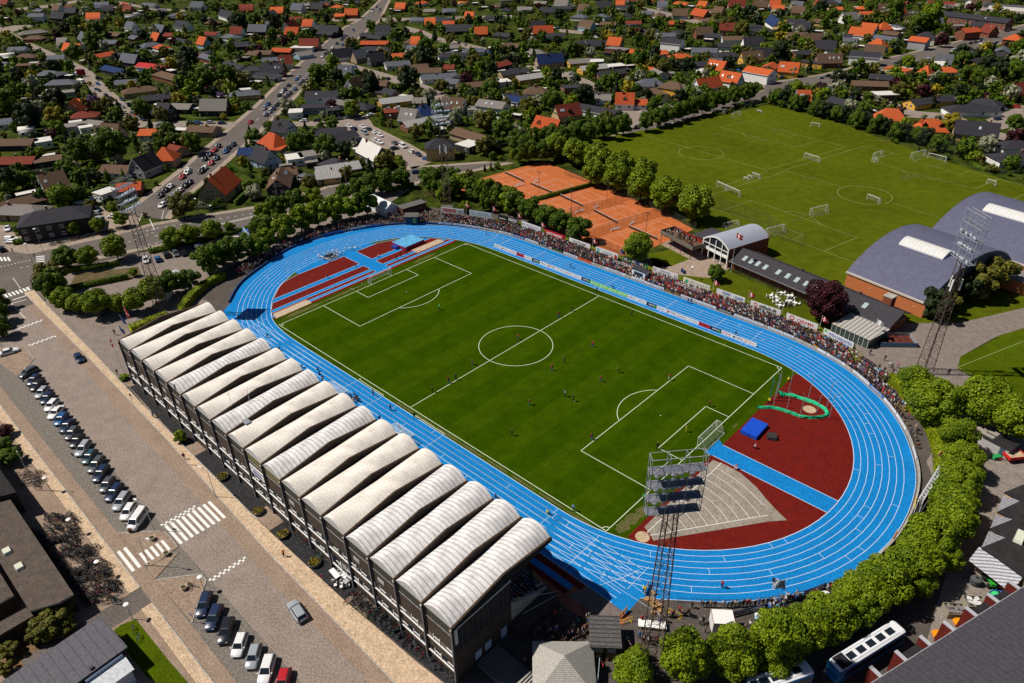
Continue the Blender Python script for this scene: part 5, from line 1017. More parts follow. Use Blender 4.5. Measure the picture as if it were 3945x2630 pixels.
# black flat roof with saw-teeth
zz=[(101.8,-.5),(104.1,4.3),(101.7,4.9),(104.0,9.7),(101.6,9.8),(103.8,15.2),(101.3,15.8),(104.5,22.8),(125,22),(120,-6),(108.1,-2.6)]
o=thing('sawtooth_building','black flat-roofed building with saw-tooth edge of white corrugated lights','building',(105,5,0)); P=[(x-105,y-5) for x,y in zz]
b=MB(); b.prism([(x*.98+.15,y*.97) for x,y in P],0,4.7,mat('tan_wall',(.45,.3,.16),.9)); b.obj('wall',o); b=MB(); b.prism(P,4.7,5.1,FELTK,FELTK); r_=b.obj('roof',o)
CW=striped('white_corrugated_roof',(.62,.62,.66),(.22,.22,.25),1,.5,.4,.5)
for i in range(3):
    t0=Vector(zz[2*i+1 if i else 1]); 
for (a,c_,d) in (((101.8,-.5),(104.1,4.3),(101.7,4.9)),((101.7,4.9),(104.0,9.7),(101.6,9.8)),((101.6,9.8),(103.8,15.2),(101.3,15.8))):
    b=MB(); b.add([(a[0]-105,a[1]-5,5.0),(c_[0]-105,c_[1]-5,5.0),(d[0]-105,d[1]-5,4.4)],[(0,1,2),(2,1,0)],CW); b.obj('rooflight',r_)
b=MB(); b.add([(101.5-105,-.3-5,4.9),(108-105,-2.7-5,4.9),(107.6-105,-4.2-5,2.4),(101.0-105,-1.6-5,2.4)],[(0,1,2,3),(3,2,1,0)],striped('white_corrugated_strip',(.5,.5,.54),(.2,.2,.24),1,.3,.4,.5)); b.obj('rooflight',r_)
p=K(3,3,2310,240,5); b=MB(); b.box((p.x-105,p.y-5,5.35),(1.3,3.2,.5),mat('dome_cream',(.6,.62,.5),.4),taper=.9); b.obj('skylight',r_)
# sheds and yard
hut(93.4,36.0,5.4,2.4,2.4,R(-14),'grey-roofed white container shed behind the right trees',mat('shed_white',(.5,.5,.48),.6),mat('shed_grey_roof',(.30,.27,.23),.9),flat=True,name='shed',cat='shed',win=False)
o=hut(97.0,34.9,5.0,3.0,2.4,R(-14),'dark-roofed shed with white striped boards and blue door in the yard',striped('stripe_boards',(.6,.6,.6),(.25,.22,.2),2,.28,.4,.7),FELTK,.15,name='shed',cat='shed',win=False,door=mat('shed_door',(.06,.1,.15),.5))
o=thing('tipper_trailer','red tipper trailer filled with sand in the yard','trailer',(100.1,33.6,0),R(50)); b=MB(); b.box((0,0,.9),(3.4,2.0,.12),RED); 
for s_ in (-1,1): b.box((0,s_*1.0,1.2),(3.4,.08,.7),RED); b.box((s_*1.7,0,1.2),(.08,2.0,.7),RED)
b.box((0,0,1.25),(3.2,1.8,.3),SAND); b.obj('bed',o)
for s_ in (-1,1): b=MB(); b.tube((.5,s_*.85,.4),(.5,s_*1.1,.4),.4,BLACK,12); b.obj('wheel',o)
b=MB(); b.tube((-1.7,0,.6),(-3,0,.5),.06,RED,4); b.obj('drawbar',o)
o=thing('green_mower','small green trailer cart beside the red tipper trailer','cart',(97.6,31.8,0),R(50)); b=MB(); b.box((0,0,.55),(1.7,1.1,.5),mat('cart_green',(.03,.3,.08),.5),taper=.9); b.obj('body',o)
for s_ in (-1,1): b=MB(); b.tube((0,s_*.5,.3),(0,s_*.68,.3),.3,BLACK,10); b.obj('wheel',o)
def skip_(x,y,rz,l,fill):
    o=thing('skip',l,'skip',(x,y,0),rz); b=MB(); b.box((0,0,.1),(3,2.1,.2),STEEL)
    for s_ in (-1,1): b.box((0,s_*1.02,.65),(3,.08,1.1),mat('skip_wood',(.3,.27,.2),.9)); b.box((s_*1.46,0,.65),(.08,2.04,1.1),mat('skip_wood',(.3,.27,.2),.9))
    b.obj('container',o); b=MB(); q=random.Random(int(x*9))
    for i in range(14): b.box((q.uniform(-1.1,1.1),q.uniform(-.7,.7),.7+.4*q.random()),(.5+.4*q.random(),.4+.3*q.random(),.3),fill,rz=q.random()*3)
    b.obj('rubble',o)
skip_(104.1,-8.1,R(38),'open skip full of white sacks beside the right building',mat('sack_white',(.6,.6,.58),.8)); skip_(102.3,-11.6,R(38),'open skip of grey rubble beside the red wing walls',mat('rubble',(.2,.18,.17),.9,.3,3))
GT=mat('tractor_green',(.03,.35,.03),.4)
def tractor(x,y,rz,l,z=0):
    o=thing('tractor',l,'tractor',(x,y,0),rz); b=MB(); b.box((.8,0,.95),(1.5,.7,.6),GT); b.box((-.4,0,.8),(1.2,.9,.5),GT); b.obj('body',o); b=MB()
    for i in (-1,1):
        for j in (0,-1.1): b.box((j+.1,i*.5,1.55),(.06,.06,1.0),GT)
    b.box((-.45,0,2.08),(1.6,1.3,.1),GT); b.obj('cab',o); b=MB(); b.box((-.45,0,1.55),(1.05,.95,.85),GLASS); b.obj('window_glass',o)
    for i in (-1,1): b=MB(); b.tube((-.5,i*.5,.65),(-.5,i*.85,.65),.65,BLACK,14); b.obj('wheel',o); b=MB(); b.tube((1.2,i*.42,.4),(1.2,i*.65,.4),.4,BLACK,12); b.obj('wheel',o)
tractor(104.6,-1.5,R(-60),'green tractor with green cab roof among the yard machines')
o=thing('hose_reel','blue and green hose reel beside the green tractor','hose reel',(106.1,-4.7,.0),R(30)); b=MB()
for s_ in (-.45,.45): b.tube((0,s_,.9),(0,s_+.05,.9),.85,mat('bright_blue',(.02,.2,.6),.4),20)
b.obj('reel_disc',o); b=MB(); b.tube((0,-.45,.9),(0,.45,.9),.6,mat('hose_green',(.05,.5,.15),.5),16); b.obj('hose',o); b=MB(); b.box((0,0,.15),(1.6,1.1,.1),STEEL); b.obj('stand',o)
o=thing('round_bin','large round grey bin beside the tractor','bin',(103.0,-3.4,0)); b=MB(); b.lathe([(.75,0),(.85,1.2),(.8,1.3),(.2,1.45)],n=16,m=mat('bin_grey',(.08,.085,.09),.7)); b.obj('body',o); b=MB(); b.lathe([(.2,1.4),(.22,1.5)],n=8,m=BLACK); b.obj('lid',o)
for x,y,l,c_,s in ((104.9,1.0,'long blue tarpaulin-covered boat shape by the corrugated wall',BLUEP,(5.5,1.9,1.0)),(107.8,-3.0,'smaller blue tarpaulin-covered load by the corrugated wall',BLUEP,(2.6,1.8,.9))):
    o=thing('covered_load',l,'covered load',(x,y,0),R(-63)); b=MB(); b.box((0,0,s[2]/2),s,c_,taper=.75); b.obj('tarpaulin',o); b=MB(); b.box((0,0,.05),(s[0]*.9,s[1]*.7,.1),WOOD); b.obj('pallet',o)
for q,l,a in (((3,3,1580,1120),'orange-yellow machine hood between the red wing walls',40),((3,3,1775,1010),'small orange-yellow implement on a red frame',40)):
    p=K(*q,.6); o=thing('yellow_implement',l,'machine',(p.x,p.y,0),R(a)); b=MB(); OY=mat('implement_yellow',(.75,.28,.01),.5); b.box((0,0,.75),(2.0,1.0,.6),OY,taper=.8); b.box((.6,.2,1.2),(.3,.5,.5),OY); b.obj('hood',o); b=MB(); b.box((0,0,.3),(1.8,.8,.3),RED); b.obj('frame',o)
    for s_ in (-1,1): b=MB(); b.tube((0,s_*.4,.3),(0,s_*.55,.3),.3,BLACK,10); b.obj('wheel',o)
# yellow barriers
def barrier(x,y,rz,l,m=YEL,L_=2.4):
    o=thing('crowd_barrier',l,'barrier',(x,y,.02),rz); b=MB()
    for z in (.15,1.05): b.tube((-L_/2,0,z),(L_/2,0,z),.03,m,4)
    for s_ in (-1,1): b.tube((s_*L_/2,0,.1),(s_*L_/2,0,1.05),.03,m,4)
    for i in range(1,12): b.tube((-L_/2+i*L_/12,0,.15),(-L_/2+i*L_/12,0,1.05),.015,m,3)
    b.obj('rail_frame',o)
    for s_ in (-1,1): b=MB(); b.box((s_*L_*.38,0,.05),(.08,.7,.06),m); b.obj('foot',o)
for q,a,l in (((3,2,1040,1020),60,'yellow barrier at the right side of the ticket kiosk'),((3,2,1490,950),10,'yellow barrier beside the fans at the track fence'),((3,2,230,620),-15,'yellow barrier under the shaded end of the grandstand'),((3,2,360,860),-75,'yellow barrier in the shaded stand corner'),((2,3,1210,620),15,'yellow barrier across the right terrace')): p=K(*q); barrier(p.x,p.y,R(a),l)
for q,q2,l in (((3,2,985,985),(3,2,1060,905),'long wooden bench barrier by the end of the sprint lanes'),((3,2,1215,775),(3,2,1255,665),'wooden plank barrier at the track gate')):
    a,c_=K(*q),K(*q2); m_=(a+c_)/2; d=c_-a; o=thing('wooden_barrier',l,'barrier',(m_.x,m_.y,.03),math.atan2(d.y,d.x)); b=MB()
    for z in (.35,.65,.95): b.box((0,0,z),(d.length,.06,.2),WOOD)
    b.obj('plank',o)
    for s_ in (-.4,0,.4): b=MB(); b.box((s_*d.length,0,.55),(.1,.12,1.1),WOOD); b.obj('post',o)
for q,q2,l in (((3,3,1335,0),(2,3,1350,1470),'yellow rail at the right bend'),((3,3,1135,275),(3,3,1180,200),'orange gate in the fence of the lower right bend'),((1,2,1075,960),(1,2,1110,1000),'orange gate in the wall below the press box'),((2,3,415,60),(2,3,455,90),'orange gate in the wall of the right bend')):
    a,c_=K(*q),K(*q2); m_=(a+c_)/2; d=c_-a; o=thing('gate',l,'gate',(m_.x,m_.y,.05),math.atan2(d.y,d.x)); OG=mat('gate_orange',(.7,.30,.03),.5); b=MB(); mm_=YEL if 'yellow' in l else OG; b.box((0,0,.95),(d.length,.08,.12),mm_); b.box((0,0,.5),(d.length,.06,.12),mm_)
    for i in range(5): b.box((-d.length/2+i*d.length/4,0,.55),(.1,.1,1.1),mm_)
    b.obj('gate_frame',o)
# stalls with food, boxes
for q,a,l,lw in (((3,2,380,1260),-10,'left white stall table covered with goods in the shade',(2.2,1.0)),((3,2,445,1290),-10,'right white stall table with cups in the shade',(1.8,1.0)),((3,2,1290,1030),35,'white table of merchandise below the floodlight mast',(4.2,1.3))):
    p=K(*q,.7); o=table(p.x,p.y,R(a),l,*lw); 
q=random.Random(8); CARD=mat('cardboard',(.42,.25,.11),.9,.1,3)
for c_,n_,s in (((3,2,1300,850),16,1.3),((3,2,785,1310),5,.5),((3,2,920,1350),5,.6)):
    p=K(*c_)
    for i in range(n_):
        o=ob('cardboard_box',None,None,(p.x+q.gauss(0,s*.6),p.y+q.gauss(0,s*.6),.02),q.random()*3); b=MB(); h=.3+.35*q.random(); b.box((0,0,h/2),(.55+.3*q.random(),.45+.2*q.random(),h),CARD); me=b.mesh('cardboard_box'); bpy.data.objects.remove(o)
        o=ob('cardboard_box',me,None,(p.x+q.gauss(0,s*.6),p.y+q.gauss(0,s*.6),.02),q.random()*3); tag(o,'brown cardboard box in the pile '+('near the track gate' if n_==16 else 'behind the ticket kiosk'),'box','cardboard boxes'+('' if n_==16 else ' by the kiosk'))
# big shop building across the junction
def gable(name,label,cx,cy,rz,L_,D,ze,zr,wm,rm,cat='house',hip=0,over=.4): pass
# ================= people
SK=mat('skin',(.42,.24,.16),.7); HAIRS=[mat('hair_dark',(.02,.014,.01),.8),mat('hair_brown',(.08,.045,.02),.8),mat('hair_fair',(.3,.2,.09),.8),mat('cap_white',(.6,.6,.6),.8)]
SHIRT={}
for n_,c_ in {'black':(.015,.015,.018),'navy':(.02,.03,.08),'charcoal':(.05,.05,.055),'red':(.45,.02,.03),'white':(.6,.6,.62),'grey':(.2,.2,.21),'tan':(.42,.3,.19),'pink':(.5,.2,.24),'blue':(.04,.13,.42),'sky blue':(.12,.38,.6),'green':(.03,.5,.12),'yellow':(.75,.62,.03),'orange':(.7,.22,.03),'olive':(.09,.09,.04),'maroon':(.16,.015,.03),'purple':(.15,.1,.25)}.items(): SHIRT[n_]=mat('cloth_'+n_.replace(' ','_'),c_,.85)
SHOE=mat('shoe',(.03,.03,.03),.7)
def body(pose):
    """one continuous skinned body; facing +Y"""
    J={}; E=[]
    def j(n,x,y,z,r,par=None): J[n]=(x,y,z,r); (E.append((par,n)) if par else None)
    sit=pose in('sit','crouch','kneel'); dz=-.42 if sit else 0; lean=.12 if pose in('lean','crouch') else 0.02
    j('pel',0,0,.95+dz,.15); j('bel',0,lean*.4,1.10+dz,.145,'pel'); j('che',0,lean,1.30+dz,.165,'bel'); j('nek',0,lean*1.3,1.48+dz,.07,'che'); j('hd1',0,lean*1.5+.015,1.60+dz,.095,'nek'); j('hd2',0,lean*1.5+.01,1.72+dz,.085,'hd1'); 
    j('nose',0,lean*1.5+.11,1.62+dz,.03,'hd1')
    for s,k in ((-1,'l'),(1,'r')):
        st={'walk':s*.22,'run':s*.38}.get(pose,0)
        j('hip'+k,s*.10,0,.90+dz,.11,'pel')
        if sit: j('kne'+k,s*.14,.42,.50,.075,'hip'+k); j('ank'+k,s*.14,.38,.10,.05,'kne'+k); j('toe'+k,s*.14,.52,.05,.04,'ank'+k)
        else:
            w=s*.20 if pose=='wide' else s*.11
            j('kne'+k,w,st*.6+.03+(0.05 if st>0 else 0),.50,.072,'hip'+k); j('ank'+k,w,st-.02-(.08 if st<0 and pose=='run' else 0),.10+(.12 if st<0 and pose=='run' else 0),.048,'kne'+k); j('toe'+k,w,st+.13,.045+(.1 if st<0 and pose=='run' else 0),.04,'ank'+k)
        j('sho'+k,s*.19,lean,1.40+dz,.075,'che')
        if pose=='point' and s>0: j('elb'+k,.42,lean+.15,1.42,.05,'sho'+k); j('han'+k,.66,lean+.25,1.45,.042,'elb'+k); j('fin'+k,.74,lean+.28,1.46,.02,'han'+k)
        elif pose=='cheer': j('elb'+k,s*.32,lean+.05,1.58,.05,'sho'+k); j('han'+k,s*.27,lean+.12,1.84,.042,'elb'+k); j('fin'+k,s*.25,lean+.13,1.93,.02,'han'+k)
        elif pose in('hold','lean','sit','crouch'): j('elb'+k,s*.27,lean+.06,1.14+dz,.048,'sho'+k); j('han'+k,s*.12,lean+.30,1.13+dz,.04,'elb'+k); j('fin'+k,s*.07,lean+.36,1.12+dz,.02,'han'+k)
        else: j('elb'+k,s*.27,lean-st*.4-.02,1.14,.048,'sho'+k); j('han'+k,s*.27,lean-st*.9+.05,.90,.042,'elb'+k); j('fin'+k,s*.26,lean-st*.95+.07,.80,.02,'han'+k)
    ids={n:i for i,n in enumerate(J)}
    me=bpy.data.meshes.new('b'); me.from_pydata([v[:3] for v in J.values()],[(ids[a],ids[b]) for a,b in E],[])
    o=bpy.data.objects.new('b',me); COL.objects.link(o); sm=o.modifiers.new('s','SKIN'); sl=me.skin_vertices[0].data
    for i,v in enumerate(J.values()): sl[i].radius=(v[3],v[3]*(.75 if list(J)[i] in('che','bel','pel') else 1))
    sl[0].use_root=True
    ss=o.modifiers.new('u','SUBSURF'); ss.levels=1
    dg=bpy.context.evaluated_depsgraph_get(); m2=bpy.data.meshes.new_from_object(o.evaluated_get(dg)); bpy.data.objects.remove(o)
    for m in (SHIRT['black'],SHIRT['navy'],SK,HAIRS[0],SHOE): m2.materials.append(m)
    idx=[]
    for p in m2.polygons:
        x,y,z=p.center; ax=abs(x)
        hz=z-dz
        if z<.09: k=4
        elif hz>1.66 or (hz>1.55 and y<lean*1.5+.0): k=3
        elif hz>1.46 and ax<.1: k=2
        elif ax>.235 and hz<1.0 and not sit: k=2
        elif pose=='cheer' and hz>1.7 and ax>.15: k=2
        elif y>.26 and 1.0<hz<1.2 and ax<.2: k=2
        elif hz<.97 and not(sit and hz>1.0): k=1
        else: k=0
        if sit and hz<.99: k=1 if z>.1 else 4
        idx.append(k)
    m2.polygons.foreach_set('material_index',idx); m2.shade_smooth(); m2.name='person'; return m2
BODY={k:body(k) for k in ('stand','walk','run','wide','point','cheer','hold','lean','sit','crouch')}
def person(x,y,z,rz,pose,shirt,trou,label,group=None,h=None,hair=None,cat='person',socks=None):
    o=ob('person',BODY[pose],None,(x,y,z),rz,(h or rnd.uniform(.93,1.04))); tag(o,label,cat,group)
    ms=[SHIRT[shirt],SHIRT[trou],SK,hair or rnd.choice(HAIRS[:3]),SHOE]
    for i,m in enumerate(ms): o.material_slots[i].link='OBJECT'; o.material_slots[i].material=m
    return o
# players
PLY=[((2,2,740,52),'red','blue','stand'),((2,2,482,200),'olive','black','stand'),((2,2,368,270),'red','blue','point'),((2,2,980,288),'olive','black','hold'),((2,2,815,370),'red','blue','lean'),((2,2,1440,355),'red','white','lean'),((2,2,487,508),'sky blue','black','stand'),((2,2,563,550),'olive','black','walk'),((2,2,163,585),'red','blue','stand'),((2,2,2,865),'black','black','walk'),((2,2,732,902),'red','blue','walk'),((2,2,1815,600),'maroon','black','stand'),((2,2,1600,832),'yellow','yellow','stand'),((2,2,1335,988),'black','black','walk'),
 ((2,1,1990,215),'red','blue','stand'),((2,1,1770,385),'red','blue','stand'),((2,1,1836,352),'olive','black','stand'),((2,1,1620,468),'olive','black','stand'),((1,2,430,1348),'red','blue','walk'),((1,2,545,1293),'black','black','hold'),((1,2,1100,1335),'olive','black','walk'),((1,1,1688,1282),'green','olive','stand'),((1,2,57,1555),'red','blue','stand')]
WH={'red':'player in red shirt and blue shorts','olive':'player in dark olive kit','black':'player in black kit','sky blue':'referee in sky blue shirt','yellow':'goalkeeper in bright yellow kit','maroon':'player in dark maroon kit','green':'goalkeeper in pale green kit'}
for q,s,t,po in PLY:
    p=K(*q); r_='near the centre circle' if abs(p.x)<14 else ('on the nearer half' if p.x>0 else 'on the far-left half')
    person(p.x,p.y,.05,rnd.uniform(0,6.28),po,s,t,'%s %s'%(WH[s],r_),'footballers on the match pitch' if s in('red','olive','black','maroon') else None,1.05)
ballp=K(2,2,578,556); b=MB(); b.lathe([(.02,0),(.09,.04),(.12,.12),(.09,.2),(.02,.24)],n=10,m=WHITE); tag(b.obj('football',loc=(ballp.x,ballp.y,.06)),'white match ball on the grass beside a dark player','ball')
for i,(x,y) in enumerate([(870,1085),(885,1092),(900,1100),(1005,1040),(978,1045)]): p=K(1,1,x,y); b=MB(); b.lathe([(.02,0),(.09,.04),(.12,.12),(.09,.2),(.02,.24)],n=8,m=WHITE); tag(b.obj('football',loc=(p.x,p.y,.06)),'white ball lying behind the far-left goal line','ball','spare balls behind the far goal')
OFF=[((2,1,1080,500),'grey','navy','stand','coach in grey jacket in the farther technical area'),((2,1,1238,635),'black','black','hold','coach in black on the blue track between the dugouts'),((2,1,1457,708),'black','black','stand','coach in black at the corner of the nearer technical area'),((2,1,215,85),'black','charcoal','crouch','photographer crouching on the track below the far stand end'),((2,1,430,240),'navy','charcoal','sit','seated person in navy with white bag by the stand'),((2,1,565,275),'navy','black','crouch','first dark figure of the group seated beside the stand'),((2,1,585,325),'black','black','sit','second dark figure of the group seated beside the stand'),((2,1,620,365),'grey','charcoal','sit','grey-clad person seated beside the farther dugout'),((2,1,1310,805),'maroon','black','crouch','person in maroon beside the nearer dugout'),((2,1,1140,720),'charcoal','black','sit','seated person beside a white parasol near the stand'),((2,1,2200,1445),'maroon','black','sit','seated person on the track beside the near stand vaults'),
 ((1,2,540,895),'black','navy','walk','steward in dark clothes walking on the far straight'),((1,2,920,1082),'navy','charcoal','sit','person seated on the far straight behind the green boards'),((1,2,778,1120),'sky blue','black','stand','linesman in sky blue at the far end of the halfway line'),((1,2,1620,1218),'navy','black','walk','left of two walkers on the far straight'),((1,2,1645,1222),'blue','black','walk','right of two walkers on the far straight'),((1,2,2055,1515),'navy','blue','sit','person in navy seated behind the board row end'),((1,1,2118,590),'green','olive','stand','steward in green at the far wall of the track'),((1,1,110,1530),'green','navy','crouch','steward in bright green vest crouching near the far corner'),((1,1,0,1560),'grey','white','sit','grey-clad person by the far stand corner'),
 ((1,1,1292,820),'black','black','hold','person in dark coat with yellow cap beside the jump runway'),((1,1,1328,790),'maroon','black','stand','person in maroon before the pole vault mat'),((1,1,1387,768),'charcoal','black','stand','person in charcoal before the pole vault mat'),((1,1,1130,800),'white','navy','sit','child in white sitting on the red apron by the blue strip'),((1,1,905,885),'maroon','white','sit','person in maroon seated on the edge of the red apron'),((1,1,660,990),'charcoal','white','sit','person seated on the middle blue strip of the apron'),
 ((3,2,325,30),'yellow','black','crouch','steward in yellow vest crouching beside the lane numbers'),((2,2,565,1560),'sky blue','black','stand','linesman in sky blue near the bottom touchline'),((2,2,1210,1465),'green','black','walk','player in bright green bib at the near goal line'),((3,2,1928,695),'red','black','stand','person in red hooded jacket standing on the near bend'),((2,3,185,370),'yellow','black','sit','steward in yellow vest sitting at the top of the red apron'),((2,3,10,560),'yellow','black','sit','steward in yellow vest beside the green net'),((2,2,2235,985),'white','black','sit','photographer in white sitting near the blue mat'),((2,2,2058,1170),'pink','white','sit','photographer in pink hat beside the blue runway'),
 ((3,2,1213,740),'yellow','black','hold','steward in yellow vest at the wooden track gate'),((3,2,1195,1010),'red','black','stand','person in red beside the merchandise table'),((3,2,815,1430),'red','black','stand','left of two people in bright red behind the kiosk'),((3,2,832,1455),'red','black','stand','right of two people in bright red behind the kiosk'),((3,2,240,1505),'maroon','maroon','stand','person in maroon in the sunlit gap by the striped tent'),((3,2,120,1395),'grey','charcoal','stand','person in grey standing alone in the stand shadow'),
 ((3,2,1568,1095),'charcoal','black','stand','person in charcoal near the tree row by the mast'),((3,2,1628,1100),'grey','charcoal','stand','person in grey near the tree row by the mast'),((3,2,1778,1110),'olive','black','stand','person in olive beside the white trailer'),((3,2,1725,1035),'grey','charcoal','stand','person in grey by the fence left of the white trailer'),((3,2,1755,1020),'black','black','stand','person in black by the fence left of the white trailer'),((3,2,2022,1070),'sky blue','navy','sit','person in sky blue at the corner of the white trailer'),((3,2,2148,1095),'charcoal','black','hold','dark-clad one of two people right of the white trailer'),((3,2,2180,1065),'white','black','hold','white-clad one of two people right of the white trailer'),
 ((3,1,260,412),'orange','black','walk','pedestrian in orange jacket on the tan pavement'),((2,0,1415,700),'blue','black','walk','pedestrian in blue on the tan pavement by the stand'),((2,0,1700,1085),'charcoal','black','stand','pedestrian in dark clothes beneath the red round sign'),((2,0,1085,310),'black','grey','walk','pedestrian at the far corner of the grandstand'),((1,0,1060,1510),'maroon','black','stand','person in maroon before the two club flags'),((2,0,1620,455),'navy','grey','stand','roof camera operator in navy on the grandstand vault'),
 ((2,3,935,125),'charcoal','black','walk','person in charcoal on the path right of the terrace'),((2,3,1070,180),'olive','black','walk','person in olive crossing the path'),((2,3,1110,240),'white','grey','walk','person in white crossing the path'),((2,3,1135,260),'charcoal','black','walk','person in charcoal beside the one in white'),((2,3,1185,245),'pink','grey','walk','person in pink crossing the path'),((2,3,1145,300),'olive','black','walk','person in olive near the hedge corner'),((2,3,1015,265),'black','charcoal','stand','person in black at the hedge end'),((2,3,1065,290),'black','black','walk','person in black with arm out at the hedge end'),((2,3,1085,335),'black','charcoal','stand','person in black trousers at the hedge end'),((2,3,1655,310),'black','black','stand','person in black with a bicycle beside the lower field'),((2,3,1225,380),'maroon','charcoal','stand','person in maroon beside the first round tree'),((2,3,1720,450),'charcoal','black','stand','cyclist resting beside the path by the field'),
 ((1,1,650,155),'navy','black','walk','pedestrian on the pavement before the brown shed garden'),((1,1,1535,150),'charcoal','black','walk','pedestrian at the road junction behind the marquee'),((1,0,1665,480),'black','black','walk','dark-clad walker on the corner pavement'),((1,0,1700,465),'red','black','walk','walker in red on the corner pavement'),((1,0,1718,445),'white','black','walk','walker in white on the corner pavement'),((1,0,1390,730),'grey','grey','stand','person in grey at the parking hedge')]
for q,s,t,po,l in OFF:
    z0=13.9 if l.startswith('roof') else .06; p=K(*q,z0 if z0>1 else 0); person(p.x,p.y,z0,rnd.uniform(0,6.28),po,s,t,l,None,1.02)
# crowd
CRC=['black']*12+['navy']*6+['charcoal']*5+['red']*3+['white']*4+['grey']*3+['tan']*2+['maroon']*2+['pink','blue','olive','sky blue','purple']
spots=[]
wall=offset(OUTC,.45,False)
def along(p0,p1,rows,step,dens,z0=.0,rise=.16,posef=None,start=.65,rd=.62,red=0):
    """places along the wall from picture-independent wall parameter index"""
# arc-length parametrise the wall
cum=[0]
for a,b_ in zip(wall[:-1],wall[1:]): cum.append(cum[-1]+(b_-a).length)
def at_s(s):
    i=min(max(np.searchsorted(cum,s)-1,0),len(wall)-2); t=(s-cum[i])/(cum[i+1]-cum[i]+1e-9); d=(wall[i+1]-wall[i]).normalized(); return wall[i].lerp(wall[i+1],t),Vector((d.y,-d.x)),d
def s_of(p):
    i=min(range(len(wall)),key=lambda k:(wall[k].x-p.x)**2+(wall[k].y-p.y)**2); return cum[i]
BN=[(-71,'under the SVENSSON banner'),(-62,'under the pale blue banner'),(-52,'under the KENTHO banner'),(-42,'under the café banner'),(-32,'under the red MASCOT banner'),(-22,'under the FLETHØJ banner'),(-12,'under the teal-marked banner'),(-1.6,'under the black NTG banner'),(8.7,'under the GAMLE KÆMPER banner'),(18.7,'under the EBO Consult banner'),(29,'under the CLEAN banner'),(39,'under the stillads banner'),(49,'under the CERAMA banner'),(58.7,'under the HVIDOVRELISTEN banner')]
def zone(x,y):
    if y>34 and x>-75 and x<66: return min(BN,key=lambda b_:abs(b_[0]-x))[1]
    if x<-60: return 'behind the wall of the far-left bend'
    if y>24: return 'by the standing tables of the right bend'
    if y>-2: return 'on the terrace of the right bend'
    if x>78: return 'at the lower right fence'
    return 'near the ticket kiosk'
q=random.Random(11)
def row(sa,sb,d0,nr,dr,step,fill,z0,dz,sits=0):
    for r in range(nr):
        s=sa+q.random()*.4
        while s<sb:
            if q.random()<fill:
                c_,n_,d=at_s(s); pt=c_+n_*(d0+r*dr+q.uniform(-.12,.12)); spots.append((pt.x,pt.y,z0+dz*r,math.atan2(-n_.y,-n_.x)-math.pi/2+q.gauss(0,.3),'sit' if q.random()<sits else q.choice(['stand','stand','hold','stand','wide','lean'])))
            s+=step*q.uniform(.8,1.2)
sR=s_of(Vector((70.5,39.8))); sL=s_of(Vector((-75,34.5))); sE=s_of(Vector((-88.5,16))); sE2=s_of(Vector((-91.3,-8)))
row(sR,s_of(Vector((-70,38.2))),.55,7,.62,.5,.86,.1,.14)
row(s_of(Vector((77,34))),sR,.6,4,.75,.7,.72,.05,.05)
row(s_of(Vector((84,23))),s_of(Vector((76,34))),.8,2,1.2,1.2,.6,.05,.05)
row(s_of(Vector((89.9,4))),s_of(Vector((84.5,22))),3.4,3,.7,.55,.85,.5,.3,.7)
row(s_of(Vector((90,-5))),s_of(Vector((89.9,4))),3.8,1,.7,1.4,.6,.4,.3,.7)
row(sL,sE,.6,4,.75,.75,.55,.05,.05); row(sE,sE2,.8,4,.85,.75,.62,.05,.05); row(sE2,s_of(Vector((-84,-24.5))),1.0,5,.8,.7,.75,.05,.05)
row(s_of(Vector((72,-35.8))),s_of(Vector((84.3,-22))),.55,1,.7,.62,.85,.02,0)
# blue-clad fans
fans=[]
for i in range(26): 
    p=K(3,3,q.uniform(0,230),q.uniform(830,960)); fans.append((p.x,p.y))
for i in range(8): p=K(3,3,q.uniform(160,390),q.uniform(790,820)); fans.append((p.x,p.y))
for i,(x,y) in enumerate(fans): spots.append((x,y,.02,q.random()*6.28,'F'+q.choice(['stand','cheer','hold'])))
for (r,c,x0,y0,x1,y1,n_) in ((3,2,1530,880,1680,990,7),(3,2,1420,960,1480,1010,4),(3,2,1160,1130,1260,1230,7),(3,2,1240,1000,1400,1050,6),(3,2,1290,1180,1390,1240,4),(3,3,530,640,620,740,5),(3,2,330,1080,720,1250,42),(3,2,560,1260,700,1410,16),(3,2,180,1080,420,1240,16),(3,2,600,960,720,1040,6),(3,2,1040,1190,1110,1260,3),(3,2,280,930,520,1090,10),(1,2,1440,600,1440,600,0),(1,1,1200,420,1380,490,38),(1,1,600,590,1150,500,0),(1,1,1530,400,1690,450,22),(1,1,1500,470,1690,480,10)):
    for i in range(n_): p=K(r,c,q.uniform(x0,x1),q.uniform(y0,y1)); spots.append((p.x,p.y,.03,q.random()*6.28,q.choice(['stand','hold','walk','stand'])))
# deck guests
for i in range(46):
    u=q.uniform(.4,14.2); v=q.uniform(.4,5.0); a=math.atan2(69.9-74.3,13.9); spots.append((-6.9+u*math.cos(a)-v*math.sin(a),74.3+u*math.sin(a)+v*math.cos(a),3.45,q.random()*6.28,q.choice(['stand','hold','sit'])))
